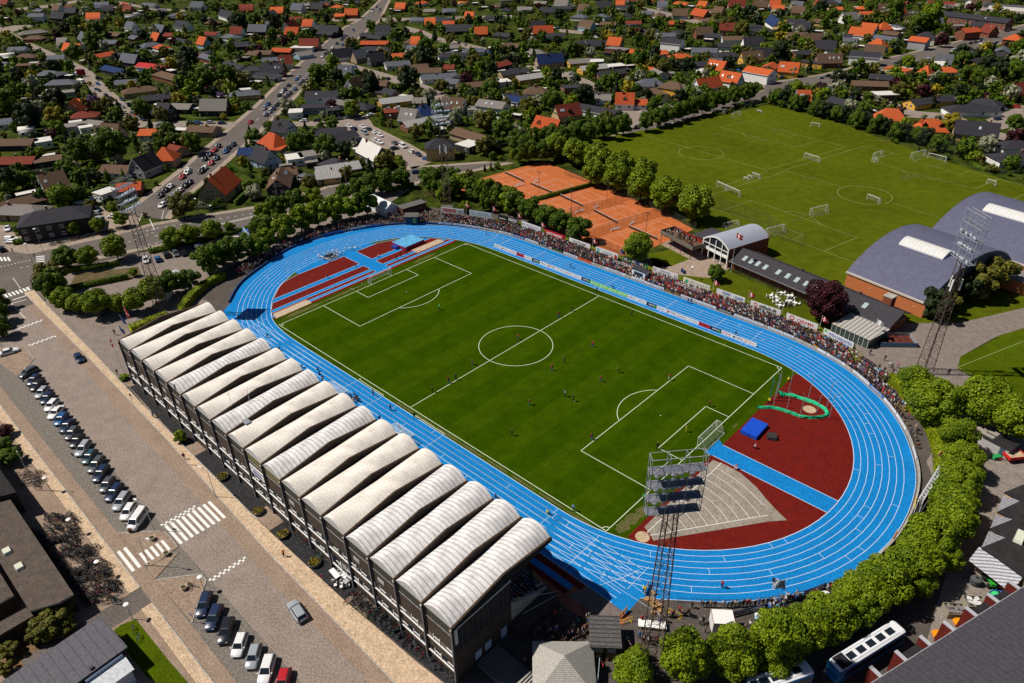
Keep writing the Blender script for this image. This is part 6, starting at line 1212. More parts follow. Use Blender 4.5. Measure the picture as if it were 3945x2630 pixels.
# people seated in the stand (mostly under the roof): only the open ends are seen
for i in range(40):
    k=q.randrange(10); spots.append((q.uniform(46,53.8),-59.6+k*.85+.35,5.6-k*.42+.1,q.gauss(0,.2),'sit'))
for i in range(10): p=K(2,1,835+q.random()*110,500+q.random()*60); spots.append((p.x,p.y,.05,q.random()*6.28,'sit'))
for i in range(9): p=K(1,3,q.uniform(140,230),q.uniform(1180,1270)); spots.append((p.x,p.y,.05,q.random()*6.28,'sit'))
for i in range(8): p=K(1,3,q.uniform(1000,1090),q.uniform(1540,1568)); spots.append((p.x,p.y,.45,q.random()*6.28,'sit'))
def dist(p): return (Vector(p[:3])-CAM).length
spots.sort(key=dist)
ND=206
def look(p):
    if p[4][0]=='F': return q.choice(['sky blue','blue','navy','white','sky blue']),q.choice(['navy','black','blue']),p[4][1:]
    s=q.choice(CRC)
    if 52>p[1]>45 and 30>p[0]>-12 and q.random()<.16: s='red'
    return s,q.choice(['navy','black','charcoal','navy','black','grey','tan']),p[4]
for p in spots[:ND]:
    s,t,po=look(p); act='sitting' if po=='sit' else 'standing'
    z_=zone(p[0],p[1]); 
    if p[4][0]=='F': z_='among the blue-clad fans'
    if p[0]<55 and p[1]<-48: z_='in the open end of the grandstand'
    person(p[0],p[1],p[2],p[3],po,s,t,'spectator in %s top %s %s'%(s,act,z_),'spectators '+z_)
# remaining crowd as one mass
def merge(items,name,label_kind='stuff'):
    """items: list of (mesh, matrix4, [materials per slot]) merged to one object"""
    V=[];F=[];MI=[];mats=[];LT_=[];off=0; cache={}
    for me,M,ms in items:
        if me.name not in cache:
            co=np.empty(len(me.vertices)*3,np.float32); me.vertices.foreach_get('co',co); lv=np.empty(len(me.loops),np.int32); me.loops.foreach_get('vertex_index',lv); lt=np.empty(len(me.polygons),np.int32); me.polygons.foreach_get('loop_total',lt); mi=np.empty(len(me.polygons),np.int32); me.polygons.foreach_get('material_index',mi); cache[me.name]=(co.reshape(-1,3),lv,lt,mi)
        co,lv,lt,mi=cache[me.name]; Mn=np.array(M,np.float32); V.append(co@Mn[:3,:3].T+Mn[:3,3]); F.append(lv+off); LT_.append(lt); off+=len(co)
        idx=[]
        for m in ms:
            if m not in mats: mats.append(m)
            idx.append(mats.index(m))
        MI.append(np.array(idx,np.int32)[np.minimum(mi,len(idx)-1)])
    V=np.concatenate(V);F=np.concatenate(F);LT_=np.concatenate(LT_);MI=np.concatenate(MI)
    me=bpy.data.meshes.new(name); me.vertices.add(len(V)); me.vertices.foreach_set('co',V.ravel()); me.loops.add(len(F)); me.loops.foreach_set('vertex_index',F); me.polygons.add(len(LT_)); ls=np.concatenate(([0],np.cumsum(LT_)[:-1])).astype(np.int32); me.polygons.foreach_set('loop_start',ls)
    try: me.polygons.foreach_set('loop_total',LT_)
    except Exception: pass
    for m in mats: me.materials.append(m)
    me.polygons.foreach_set('material_index',MI); me.update(calc_edges=True); me.validate()
    o=ob(name,me); o['kind']='stuff'; return o
items=[]
for p in spots[ND:]:
    s,t,po=look(p); sc_=q.uniform(.93,1.04); M=Matrix.Translation(p[:3])@Matrix.Rotation(p[3],4,'Z')@Matrix.Scale(sc_,4); items.append((BODY[po],M,[SHIRT[s],SHIRT[t],SK,q.choice(HAIRS),SHOE]))
cw=merge(items,'crowd'); cw['label']='dense crowd of spectators along the far straight and left bend'
# terraces under the crowd
tb=MB()
def terr(sa,sb,d0,nr,dr,dz,z0,m=CONC,n=60):
    ss=np.linspace(sa,sb,n)
    for r in range(nr):
        A=[];B=[];C_=[]
        for s in ss:
            c_,n_,d=at_s(s); a=c_+n_*(d0+r*dr); b_=c_+n_*(d0+(r+1)*dr); A.append((a.x,a.y,z0+dz*(r-1))); B.append((a.x,a.y,z0+dz*r)); C_.append((b_.x,b_.y,z0+dz*r))
        tb.grid([A,B],m); tb.grid([B,C_],m)
TERM=mat('terrace_dark',(.09,.08,.07),.95,.3,1,coord='World')
terr(sR,s_of(Vector((-70,38.2))),.25,7,.62,.14,.08,TERM); terr(s_of(Vector((90.3,-8))),s_of(Vector((84.5,22))),3.2,3,.75,.3,.48,TERM,40)
struct('crowd_terrace',tb)
# fans' banner cloths on the fence
for (a,b_,m,l,t_) in (((3,3,0,890),(3,3,130,845),mat('fan_navy',(.02,.04,.14),.6),'dark blue fan banner at the left of the fan block','EBK'),((3,3,250,800),(3,3,530,690),mat('fan_navy2',(.03,.05,.18),.6),'long dark blue fan banner with white letters on the fence','ULTRAS ESBJERG'),((3,2,2000,970),(3,2,2352,880),mat('fan_navy3',(.015,.03,.09),.6),'long dark banner on the fence behind the white trailer','VESTKYSTEN')):
    A,B=K(*a),K(*b_); d=B-A; o=thing('fan_banner',l,'banner',((A.x+B.x)/2,(A.y+B.y)/2,.1),math.atan2(d.y,d.x)); b=MB(); b.box((0,0,.55),(d.length,.06,1.0),m); b.obj('cloth',o); txt(o,t_,0,-.05,.55,.6,WHITE,d.length*.8,.03)
    b=MB()
    for i in range(5): b=MB(); b.tube((-d.length/2+i*d.length/4,.1,-.1),(-d.length/2+i*d.length/4,.1,1.15),.03,STEEL,4); b.obj('post',o)
p=K(3,3,100,775); o=thing('waving_flag','large blue and white flag waved by fans over the track edge','flag',(p.x,p.y,.1),R(39)); b=MB(); b.tube((0,0,0),(.6,0,4.2),.03,WHITE,4); b.obj('pole',o); b=MB()
for i in range(12):
    for j in range(8):
        def P(i,j): return (-.0+i*.17-1.7+.05*j,.18*math.sin(i*.6+j*.4),4.1-j*.28-.03*i)
        m=FW if (i*5+j*3)%4<2 or (i+j)%3==0 else mat('flag_mid_blue',(.06,.2,.5))
        b.add([P(i,j),P(i+1,j),P(i+1,j+1),P(i,j+1)],[(0,1,2,3)],m)
b.obj('cloth',o)
for q_,l in (((3,3,515,755),'blue and white flag lying spread on the path'),((3,2,2290,960),'pale blue flag lying on the yard behind the fans')):
    p=K(*q_); b=MB(); b.box((0,-.35,.01),(1.9,.7,.02),FLB); b.box((0,.35,.011),(1.9,.7,.02),FW); tag(b.obj('spread_flag',loc=(p.x,p.y,.03),rz=.5),l,'flag')
# fence round the lower right bend
fence([p for p in offset(OUTC,.4,False) if p.y<-14 and p.x>70][::3],1.1,'green rail fence round the lower right bend of the track',2.5,mesh_alpha=.15,m=mat('fence_green',(.02,.08,.06),.6),name='rail_fence')
# ================= roads of the suburb
def road(name,left,right,m,z=.02): 
    return sheet(name,[[ (p.x,p.y) for p in KP(left)]+[(p.x,p.y) for p in KP(right)][::-1]],z,m)
ML=[(1,0,1180,400),(1,0,1260,330),(1,0,1690,-10),(0,0,2352,990),(0,1,430,570),(0,1,830,245),(0,1,960,185),(0,1,1150,0),(0,1,1270,-120)]
MR=[(1,0,1500,450),(1,0,1580,330),(1,0,1970,-10),(0,1,0,1215),(0,1,485,745),(0,1,650,590),(0,1,905,365),(0,1,1120,190),(0,1,1215,0),(0,1,1320,-120)]
def widen(l,r,k):
    A=KP(l);B=KP(r); out=[]
    for a in A: out.append(a)
    return A,B
def roadw(name,left,right,m,z,ws_=0):
    A=[p.to_2d() for p in KP(left)]; B=[p.to_2d() for p in KP(right)]
    if ws_: 
        A2=offset(A,-ws_,False); B2=offset(B,ws_,False)
        c=sum(B,Vector((0,0)))/len(B)
        if (A2[len(A)//2]-c).length<(A[len(A)//2]-c).length: A2=offset(A,ws_,False); B2=offset(B,-ws_,False)
        sheet('pavement',[[tuple(p) for p in A2]+[tuple(p) for p in B2][::-1]],z-.006,PAVE)
    sheet(name,[[tuple(p) for p in A]+[tuple(p) for p in B][::-1]],z,m)
    ROADPOLYS.append(([tuple(p) for p in (A2 if ws_ else A)]+[tuple(p) for p in (B2 if ws_ else B)][::-1]))
PAVE=mat('suburb_pavement',(.30,.24,.19),.95,.15,.5,coord='World'); ROADPOLYS=[]
roadw('main_road',ML,MR,ASPHD,.024,2.6)
roadw('avenue',[(1,0,-60,800),(1,0,300,760),(1,0,1000,610),(1,0,1400,505),(1,0,2350,345),(1,1,740,140),(1,1,1480,-25),(0,1,2100,1500)],[(1,0,-60,985),(1,0,330,905),(1,0,1150,735),(1,0,1700,630),(1,0,2250,515),(1,1,740,245),(1,1,1540,85),(0,2,0,1480)],ASPHD,.028,2.5)
roadw('side_street',[(0,0,-60,265),(0,0,40,310),(0,0,190,410),(0,0,600,590),(0,0,760,700),(0,0,860,880),(0,0,1090,1080),(0,0,1290,1175)],[(0,0,-60,215),(0,0,100,290),(0,0,300,400),(0,0,660,560),(0,0,830,640),(0,0,950,760),(0,0,1180,970),(0,0,1380,1140)],ASPH,.02,1.8)
roadw('side_street',[(0,0,-20,265),(0,0,100,235)],[(0,0,60,305),(0,0,360,225)],ASPH,.021,0)
roadw('side_street',[(0,0,1380,1120),(0,0,1750,1110),(0,0,2200,1120),(0,0,2352,1040)],[(0,0,1340,1180),(0,0,1750,1160),(0,0,2220,1190),(0,0,2352,1130)],ASPH,.022,0)
roadw('side_street',[(0,1,100,1130),(0,1,720,1110),(0,1,1000,1060),(0,1,1060,1160),(0,1,1400,1330),(0,1,1640,1470)],[(0,1,120,1160),(0,1,700,1145),(0,1,850,1190),(0,1,1090,1330),(0,1,1250,1370),(0,1,1440,1560)],ASPH,.022,1.2)
roadw('side_street',[(0,1,430,545),(0,1,640,540)],[(0,1,450,590),(0,1,600,640)],ASPH,.021,0)
roadw('side_street',[(0,1,780,560),(0,1,1100,650),(0,1,1550,780),(0,1,1750,860)],[(0,1,760,590),(0,1,1080,700),(0,1,1500,830),(0,1,1700,930)],ASPH,.021,.6)
roadw('cross_road',[(0,1,690,168),(0,1,1100,165),(0,1,1500,165),(0,1,2352,138)],[(0,1,700,190),(0,1,1100,192),(0,1,1500,188),(0,1,2352,160)],ASPH,.023,1.5)
roadw('side_street',[(0,1,1370,240),(0,1,1530,280),(0,1,1660,340),(0,1,1850,385),(0,1,2110,440)],[(0,1,1340,260),(0,1,1560,330),(0,1,1640,370),(0,1,1850,410),(0,1,2090,490)],ASPH,.02,1)
roadw('side_street',[(0,2,140,600),(0,2,480,660),(0,2,700,740),(0,2,800,800)],[(0,2,120,640),(0,2,420,700),(0,2,640,775),(0,2,760,850)],ASPH,.02,1)
roadw('side_street',[(0,2,430,265),(0,2,600,282),(0,2,720,285)],[(0,2,440,290),(0,2,600,308),(0,2,720,312)],ASPH,.02,.6)
roadw('side_street',[(0,2,1180,60),(0,2,1420,110),(0,2,1700,180),(0,2,1900,245)],[(0,2,1300,125),(0,2,1500,165),(0,2,1700,215),(0,2,1880,262)],ASPH,.02,.8)
roadw('lime_tree_road',[(0,2,950,1010),(0,2,1400,960),(0,2,1500,950)],[(0,2,1060,1215),(0,2,1100,1180),(0,2,1500,1010)],ASPH,.019,0)
roadw('field_road',[(0,2,480,1400),(0,2,1100,1190),(0,2,1700,1020),(0,2,2230,855),(0,2,2352,820)],[(0,2,500,1440),(0,2,1130,1225),(0,2,1720,1055),(0,2,2260,935),(0,2,2352,880)],ASPHD,.021,1)
roadw('right_road',[(0,3,-30,770),(0,3,500,690),(0,3,720,640),(0,3,960,570),(0,3,1350,480),(0,3,1800,370),(0,3,2352,230),(0,3,2500,190)],[(0,3,-30,870),(0,3,580,775),(0,3,760,700),(0,3,1160,615),(0,3,1500,560),(0,3,2010,425),(0,3,2352,330),(0,3,2500,280)],ASPHD,.024,2.2)
roadw('side_street',[(0,3,600,810),(0,3,1050,900),(0,3,1350,1020),(0,3,1700,1050),(0,3,2050,1200),(0,3,2352,1270)],[(0,3,520,830),(0,3,1040,935),(0,3,1300,1075),(0,3,1680,1090),(0,3,2000,1260),(0,3,2352,1330)],ASPH,.022,.8)
roadw('side_street',[(0,3,2000,1100),(0,3,2352,960)],[(0,3,2150,1190),(0,3,2352,1130)],ASPH,.021,0)
roadw('car_park',[(0,3,1500,20),(0,3,1800,30),(0,3,2352,80)],[(0,3,1500,60),(0,3,1850,90),(0,3,2352,130)],ASPH,.02,0)
roadw('side_street',[(0,0,2090,560),(0,0,2170,540)],[(0,0,2040,560),(0,0,2160,590)],ASPH,.02,0)
roadw('side_street',[(0,1,1100,-30),(0,1,700,-60)],[(0,1,1120,0),(0,1,700,-20)],ASPH,.02,0)
roadw('top_street',[(0,0,150,75),(0,0,500,35),(0,0,700,0)],[(0,0,160,95),(0,0,520,60),(0,0,760,10)],ASPH,.02,0)
roadw('top_street',[(0,0,1090,10),(0,0,1400,70),(0,0,1700,90)],[(0,0,1100,35),(0,0,1400,90),(0,0,1700,105)],ASPH,.02,0)
# junction and plaza at the left
sheet('junction',[[(p.x,p.y) for p in KP([(1,0,-200,700),(1,0,300,770),(1,0,340,900),(1,0,330,1100),(1,0,420,1180),(1,0,-200,1420)])]],.0265,ASPHD)
sheet('left_end_street',[[(-124,-95),(-124,-75.2),(-150,-70),(-180,-62),(-180,-95)]],.018,ASPH)
sheet('left_park',[[(p.x,p.y) for p in KP([(1,0,430,1180),(1,0,700,1290),(1,0,1180,1480),(1,0,1560,1320),(1,0,1900,1000),(1,0,2330,770),(1,1,600,520),(1,1,1100,380),(1,1,1540,90),(1,1,740,260),(1,0,2250,530),(1,0,1380,735),(1,0,640,900),(1,0,380,1090)])]],.015,mat('park_gravel',(.21,.175,.15),.95,.15,.5,coord='World'))
sheet('stand_end_yard',[[(-124,-70.7),(-110,-71.2),(-75,-72),(-55,-72.4),(-55,-50),(-80,-40),(-104,-50),(-118,-66)]],.0125,mat('yard_grey2',(.22,.18,.155),.95,.2,.4,coord='World',det=7))
sheet('dry_bed',[[(p.x,p.y) for p in KP([(1,0,640,1060),(1,0,1180,1010),(1,0,1300,960),(1,0,1270,880),(1,0,1150,900),(1,0,700,940)])]],.022,mat('dry_earth',(.26,.17,.09),.95,.4,.4,c2=(.05,.055,.02),coord='World',det=7))
sheet('shop_plaza',[[(p.x,p.y) for p in KP([(1,0,-100,800),(1,0,300,780),(1,0,1240,580),(1,0,1290,440),(1,0,1180,380),(1,0,860,310),(1,0,820,420),(1,0,300,560),(1,0,20,500),(1,0,-100,500)])]],.017,PAVE)
rm=MB()
def rl(q,w_=.15,z=.036): rm.strip([K(*p).to_2d() for p in q],w_,z,LINE)
def dash(a,b,n,w_=.3,z=.036):
    A=K(*a).to_2d();B=K(*b).to_2d()
    for i in range(n): rm.strip([A.lerp(B,(i+.1)/n),A.lerp(B,(i+.55)/n)],w_,z,LINE)
dash((1,0,1282,460),(1,0,1305,390),4); dash((1,0,1487,440),(1,0,1505,360),5); dash((1,0,1240,450+130),(1,0,1480,520),5); dash((1,0,1420,600),(1,0,1470,595),1); dash((1,0,1170,660),(1,0,1440,560),5,.2); dash((1,0,1280,700),(1,0,1480,655),3,.2); rl([(1,0,1375,445),(1,0,1420,545)],.2)
dash((1,0,1500,520),(1,0,2350,390),12,.18); rl([(1,0,2010,500),(1,0,2350,425)],.12); rl([(1,0,2010,490),(1,0,2350,410)],.12); dash((1,0,2010,495),(1,0,2350,418),16,.5); dash((1,1,600,245),(1,1,740,205),3,.2)
dash((1,0,0,885),(1,0,290,820),9,.3); dash((1,0,180,895),(1,0,290,875),2,.2); dash((1,0,120,985),(1,0,190,1085),8,.3); dash((1,0,230,1110),(1,0,300,1030),1,.3)
dash((0,0,2352,1130),(0,0,1900,1480),0+1,.01); dash((0,1,0,1110),(0,1,420,720),9,.16); dash((0,1,450,690),(0,1,960,280),12,.14); dash((0,1,940,200),(0,1,1090,190),8,.5)
for i in range(5): 
    A=K(1,0,330+i*0,790+i*16).to_2d(); B=K(1,0,410,785+i*16).to_2d(); rm.strip([A,B],.55,.04,LINE)
for i in range(3): A=K(1,0,0+i*35,795).to_2d(); B=K(1,0,22+i*35,830).to_2d(); rm.strip([A,B],.55,.04,LINE)
struct('suburb_road_marking',rm)
# ================= houses
OR1=mat('orange_tiles',(.46,.095,.028),.85,.22,2.2,det=6); OR2=mat('deep_orange_tiles',(.40,.075,.025),.85,.25,2.2,det=6); DR=mat('dark_red_tiles',(.17,.035,.022),.85,.22,2,det=6); BR=mat('brown_tiles',(.12,.075,.05),.9,.2,2,det=6); BK=mat('black_tiles',(.035,.034,.042),.8,.25,2,det=6); BG=mat('blue_grey_slate',(.10,.108,.13),.75,.2,1.6,det=6); GR=mat('grey_eternit',(.19,.175,.16),.85,.2,1.8,det=6); LG_=striped('striped_grey_roof',(.36,.35,.34),(.2,.195,.19),0,.9,.2,.7,'Object',.12,2); WR=mat('white_felt_roof',(.60,.58,.54),.7,.08,1); VR=mat('bright_red_roof',(.42,.02,.02),.7,.15,2); SO=striped('solar_roof',(.015,.03,.10),(.10,.13,.2),0,1.1,.08,.25); WSR=striped('white_slate_roof',(.62,.60,.56),(.40,.39,.36),1,.55,.1,.8)
ROOFS={'o':(OR1,'orange-tiled'),'q':(OR2,'deep orange tiled'),'r':(DR,'dark red tiled'),'b':(BR,'brown-tiled'),'k':(BK,'black-roofed'),'u':(BG,'blue-grey slated'),'g':(GR,'grey-roofed'),'l':(LG_,'striped pale grey roofed'),'w':(WR,'white-roofed'),'v':(VR,'bright red roofed'),'s':(SO,'solar-panelled'),'W':(WSR,'white slate-roofed')}
WALLS={'w':(mat('white_render',(.78,.77,.74),.85,.08,1),'white'),'y':(YBRICK,'yellow brick'),'R':(mat('red_brick_wall',(.20,.075,.045),.9,.18,2.5),'red brick'),'k':(mat('dark_timber_wall',(.045,.04,.04),.85,.2,2),'dark timber'),'g':(mat('grey_render',(.33,.33,.34),.85,.12,1.5),'grey'),'Y':(mat('golden_wall',(.65,.36,.05),.85,.1,1.5),'golden yellow'),'t':(mat('tan_brick',(.34,.25,.17),.9,.15,2),'tan brick'),'B':(mat('pale_blue_wall',(.30,.42,.52),.8,.1,1),'pale blue')}
WINM=MB(); WINM.box((0,0,0),(1.3,.08,1.15),WHITE); WINM.box((-.31,-.045,0),(.55,.02,.98),GLASS); WINM.box((.31,-.045,0),(.55,.02,.98),GLASS); WIN=WINM.mesh('window')
DOORM=MB(); DOORM.box((0,0,1.03),(1.0,.08,2.1),mat('door_dark',(.06,.04,.03),.6)); DOORM.box((0,-.05,1.5),(.4,.02,.6),GLASS); DOOR=DOORM.mesh('door')
SKYM=MB(); SKYM.box((0,0,.06),(.9,1.3,.12),mat('skylight_pale',(.45,.5,.55),.25)); SKY=SKYM.mesh('skylight')
CHM=MB(); CHM.box((0,0,.5),(.6,.6,1.9),BRICKR); CHM.box((0,0,1.48),(.7,.7,.1),CONC); CHIM=CHM.mesh('chimney')
KINDS={'l':(2.6,4.5,9,0),'h':(2.6,4.7,10,1),'s':(3.0,8.0,8.6,0),'t':(5.2,7.6,9.5,0),'T':(5.2,8.2,10,1),'y':(3.4,7.8,9.5,1),'f':(3.0,3.0,8.5,2)}
KN={'l':'low gabled','h':'low hipped','s':'steep-gabled','t':'two-storey gabled','T':'two-storey hipped','y':'tall hipped','f':'flat'}
HOUSES=[]; HOBJ=[]
ANCH=[((0,0,300,250),'in the far top-left corner'),((0,0,1000,150),'in the top left rows'),((0,0,1800,200),'by the tall top-left trees'),((0,0,200,600),'at the upper left edge'),((0,0,700,450),'beyond the quiet side street'),((0,0,1500,450),'in the upper left middle'),((0,0,1300,780),'right of the red lorry'),((0,0,2150,550),'left of the jammed road'),((0,0,500,1050),'near the yellow-leaved tree'),((0,0,1800,1050),'behind the jammed road hedge'),((0,0,200,1400),'above the shop building'),((0,0,1400,1350),'left of the traffic queue'),((1,0,400,250),'behind the shop building'),((1,0,1900,150),'at the avenue corner'),
 ((0,1,200,150),'at the diagonal road top'),((0,1,250,480),'beyond the queue junction'),((0,1,1050,300),'before the far crossroads'),((0,1,1700,200),'behind the far crossroads'),((0,1,2150,300),'in the top centre'),((0,1,1100,480),'by the pale bush'),((0,1,1750,500),'by the top-centre trees'),((0,1,700,900),'above the parked-car street'),((0,1,1200,800),'beside the big cedar'),((0,1,1700,700),'in gardens behind the cedar'),((0,1,2150,650),'among the centre gardens'),((0,1,1450,1050),'by the solar villa'),((0,1,400,1300),'right of the traffic queue'),((0,1,1950,1200),'above the lime tree rows'),
 ((0,2,300,150),'in the top rows, right of centre'),((0,2,900,120),'in the top rows above the villas'),((0,2,1500,100),'by the top winding lane'),((0,2,2150,150),'by the top-right copper trees'),((0,2,400,400),'in mid gardens right of centre'),((0,2,1000,400),'by the big orange gable'),((0,2,1600,450),'by the black-roofed white villa'),((0,2,2150,450),'above the right-hand road'),((0,2,250,800),'above the clay courts'),((0,2,900,650),'beside the yellow bush lane'),((0,2,1300,750),'behind the yellow fence'),((0,2,1800,700),'above the long lime row'),((0,2,500,1050),'behind the clay court trees'),
 ((0,3,300,150),'in the top right rows'),((0,3,900,150),'below the biggest round tree'),((0,3,1700,150),'by the long brick row'),((0,3,400,450),'left of the right-hand road'),((0,3,950,450),'along the right-hand road'),((0,3,1700,350),'by the right-hand road bend'),((0,3,1600,600),'below the right-hand road'),((0,3,800,720),'beside the right road junction'),((0,3,1300,1000),'behind the far field hedge'),((0,3,2100,950),'by the golden house'),((0,3,2200,1300),'behind the tall right fence')]
ANCHW=[(K(*a).to_2d(),t) for a,t in ANCH]
def hzone(x,y): 
    p=Vector((x,y)); 
    # compare in apparent space so that far zones are not swallowed
    return min(ANCHW,key=lambda a:(a[0]-p).length/(a[0]-CAM.to_2d()).length)[1]
def build_house(cx,cy,rz,L_,kind,rc,wc,det=2,label=None,D=None,ze=None,zr=None,dorm=0):
    e_,r0,d0,tp=KINDS[kind]; ze=ze or e_; zr=zr or r0; D=D or d0; rm_,rn=ROOFS[rc]; wm,wn=WALLS[wc]; q=random.Random(int(cx*31+cy*17))
    lb=label or '%s %s house, %s walls, %s'%(rn,KN[kind],wn,hzone(cx,cy))
    o=thing('house',lb,'house',(cx,cy,0),rz); hl,hd=L_/2,D/2; ov=.45
    b=MB()
    if tp==2: b.box((0,0,ze/2),(L_-.4,D-.4,ze),wm)
    else:
        b.prism([(-hl+ov,-hd+ov),(hl-ov,-hd+ov),(hl-ov,hd-ov),(-hl+ov,hd-ov)],0,ze,wm)
        if tp==0:
            k=(zr-ze)*(hd-ov)/hd
            for s_ in (-1,1):
                p_=[(s_*(hl-ov),-hd+ov,ze-.01),(s_*(hl-ov),hd-ov,ze-.01),(s_*(hl-ov),0,ze+k)]; b.poly(p_ if s_>0 else p_[::-1],None,wm)
    b.obj('wall',o)
    b=MB()
    if tp==2: b.box((0,0,ze+.12),(L_,D,.3),rm_); 
    elif tp==0:
        t_=.22; v=[(-hl,-hd,ze-.1),(hl,-hd,ze-.1),(hl,0,zr),(-hl,0,zr),(-hl,hd,ze-.1),(hl,hd,ze-.1)]; w_=[(x,y,z-t_) for x,y,z in v]
        b.add(v,[(0,1,2,3),(3,2,5,4)],rm_); trim=WHITE if (wc in 'wBg' and q.random()<.5) else BK
        b.add(v+w_,[(9,8,7,6),(10,11,8,9),(0,6,7,1),(4,5,11,10),(0,3,9,6),(3,4,10,9),(1,7,8,2),(2,8,11,5)],trim)
    else:
        rl_=max(0.4,hl-hd*.95); v=[(-hl,-hd,ze-.1),(hl,-hd,ze-.1),(hl,hd,ze-.1),(-hl,hd,ze-.1),(-rl_,0,zr),(rl_,0,zr)]; b.add(v,[(0,1,5,4),(2,3,4,5),(1,2,5),(3,0,4)],rm_); b.add([(x,y,z-.15) for x,y,z in v[:4]]+v[:4],[(3,2,1,0),(0,1,5,4),(1,2,6,5),(2,3,7,6),(3,0,4,7)],BK)
    rf=b.obj('roof',o)
    if det>0:
        if tp!=2: c_=ob('chimney',CHIM,rf,(q.uniform(-.3,.3)*L_,.5*q.choice([-1,1]),zr-.5)) if det>1 or q.random()<.5 else None
        for s_ in (-1,1):   # windows on the long sides
            n=max(2,int(L_/ (3.2 if det>1 else 5)))
            for i in range(n):
                if q.random()<.25: continue
                x=-hl+L_*(i+.5)/n
                for z in ([1.6] if ze<4 else [1.6,4.1]): w_=ob('window',WIN,o,(x,s_*(hd-(ov if tp!=2 else .2)+.03),z),0 if s_<0 else math.pi)
            if det>1 and s_<0: ob('door',DOOR,o,(q.uniform(-.3,.3)*L_,-(hd-(ov if tp!=2 else .2)+.05),0))
            if tp!=1:
                for z in ([1.6] if kind in 'lf' else [1.6,4.4]):
                    for yy in ((-1.4,1.4) if z<4 else (-.9,.9)): ob('window',WIN,o,(s_*(hl-(ov if tp!=2 else .2)+.03),yy,z),s_*R(90))
        if kind in 'sty' and tp==0 and q.random()<.75:
            a=math.atan2(zr-ze,hd)
            for s_ in (-1,1):
                for i in range(q.choice([1,2,2,3])):
                    y=hd*.45; z=ze-.1+(zr-ze+.1)*(1-.45); k_=ob('skylight',SKY,rf,(q.uniform(-.35,.35)*L_,s_*y,z)); k_.rotation_euler=(-s_*a,0,0)
        if dorm:
            for i in range(dorm):
                x=(-.25+.5*i)*L_ if dorm>1 else 0; dm=MB()
                for s_ in (-1,1):
                    y0=s_*hd*.62; y1=s_*hd*.1; zz=zr-.5; dm.add([(x-1,y0,ze+.8),(x+1,y0,ze+.8),(x+1,y0,ze+2.6),(x-1,y0,ze+2.6),(x,y0,ze+3.5)],[(0,1,2,4,3),(3,4,2,1,0)],wm); dm.add([(x-1.2,y0*1.08,ze+2.4),(x,y0*1.08,ze+3.6),(x,y1,ze+3.6),(x-1.2,y1,ze+2.4),(x+1.2,y0*1.08,ze+2.4),(x+1.2,y1,ze+2.4)],[(0,1,2,3),(1,4,5,2),(3,2,1,0),(2,5,4,1)],rm_)
                    dm.add([(x-1,y0,ze+.8),(x-1,y0,ze+2.6),(x-1,y1,ze+2.6),(x-1,y1,ze+.8),(x+1,y0,ze+.8),(x+1,y0,ze+2.6),(x+1,y1,ze+2.6),(x+1,y1,ze+.8)],[(0,1,2,3),(3,2,1,0),(4,5,6,7),(7,6,5,4)],wm); dm.box((x,y0*1.01,ze+1.8),(1.2,.1,1.0),GLASS)
                dm.obj('dormer',rf)
    HOUSES.append((cx,cy,math.hypot(L_,D)/2,rz,L_,D,kind)); HOBJ.append(o); return o
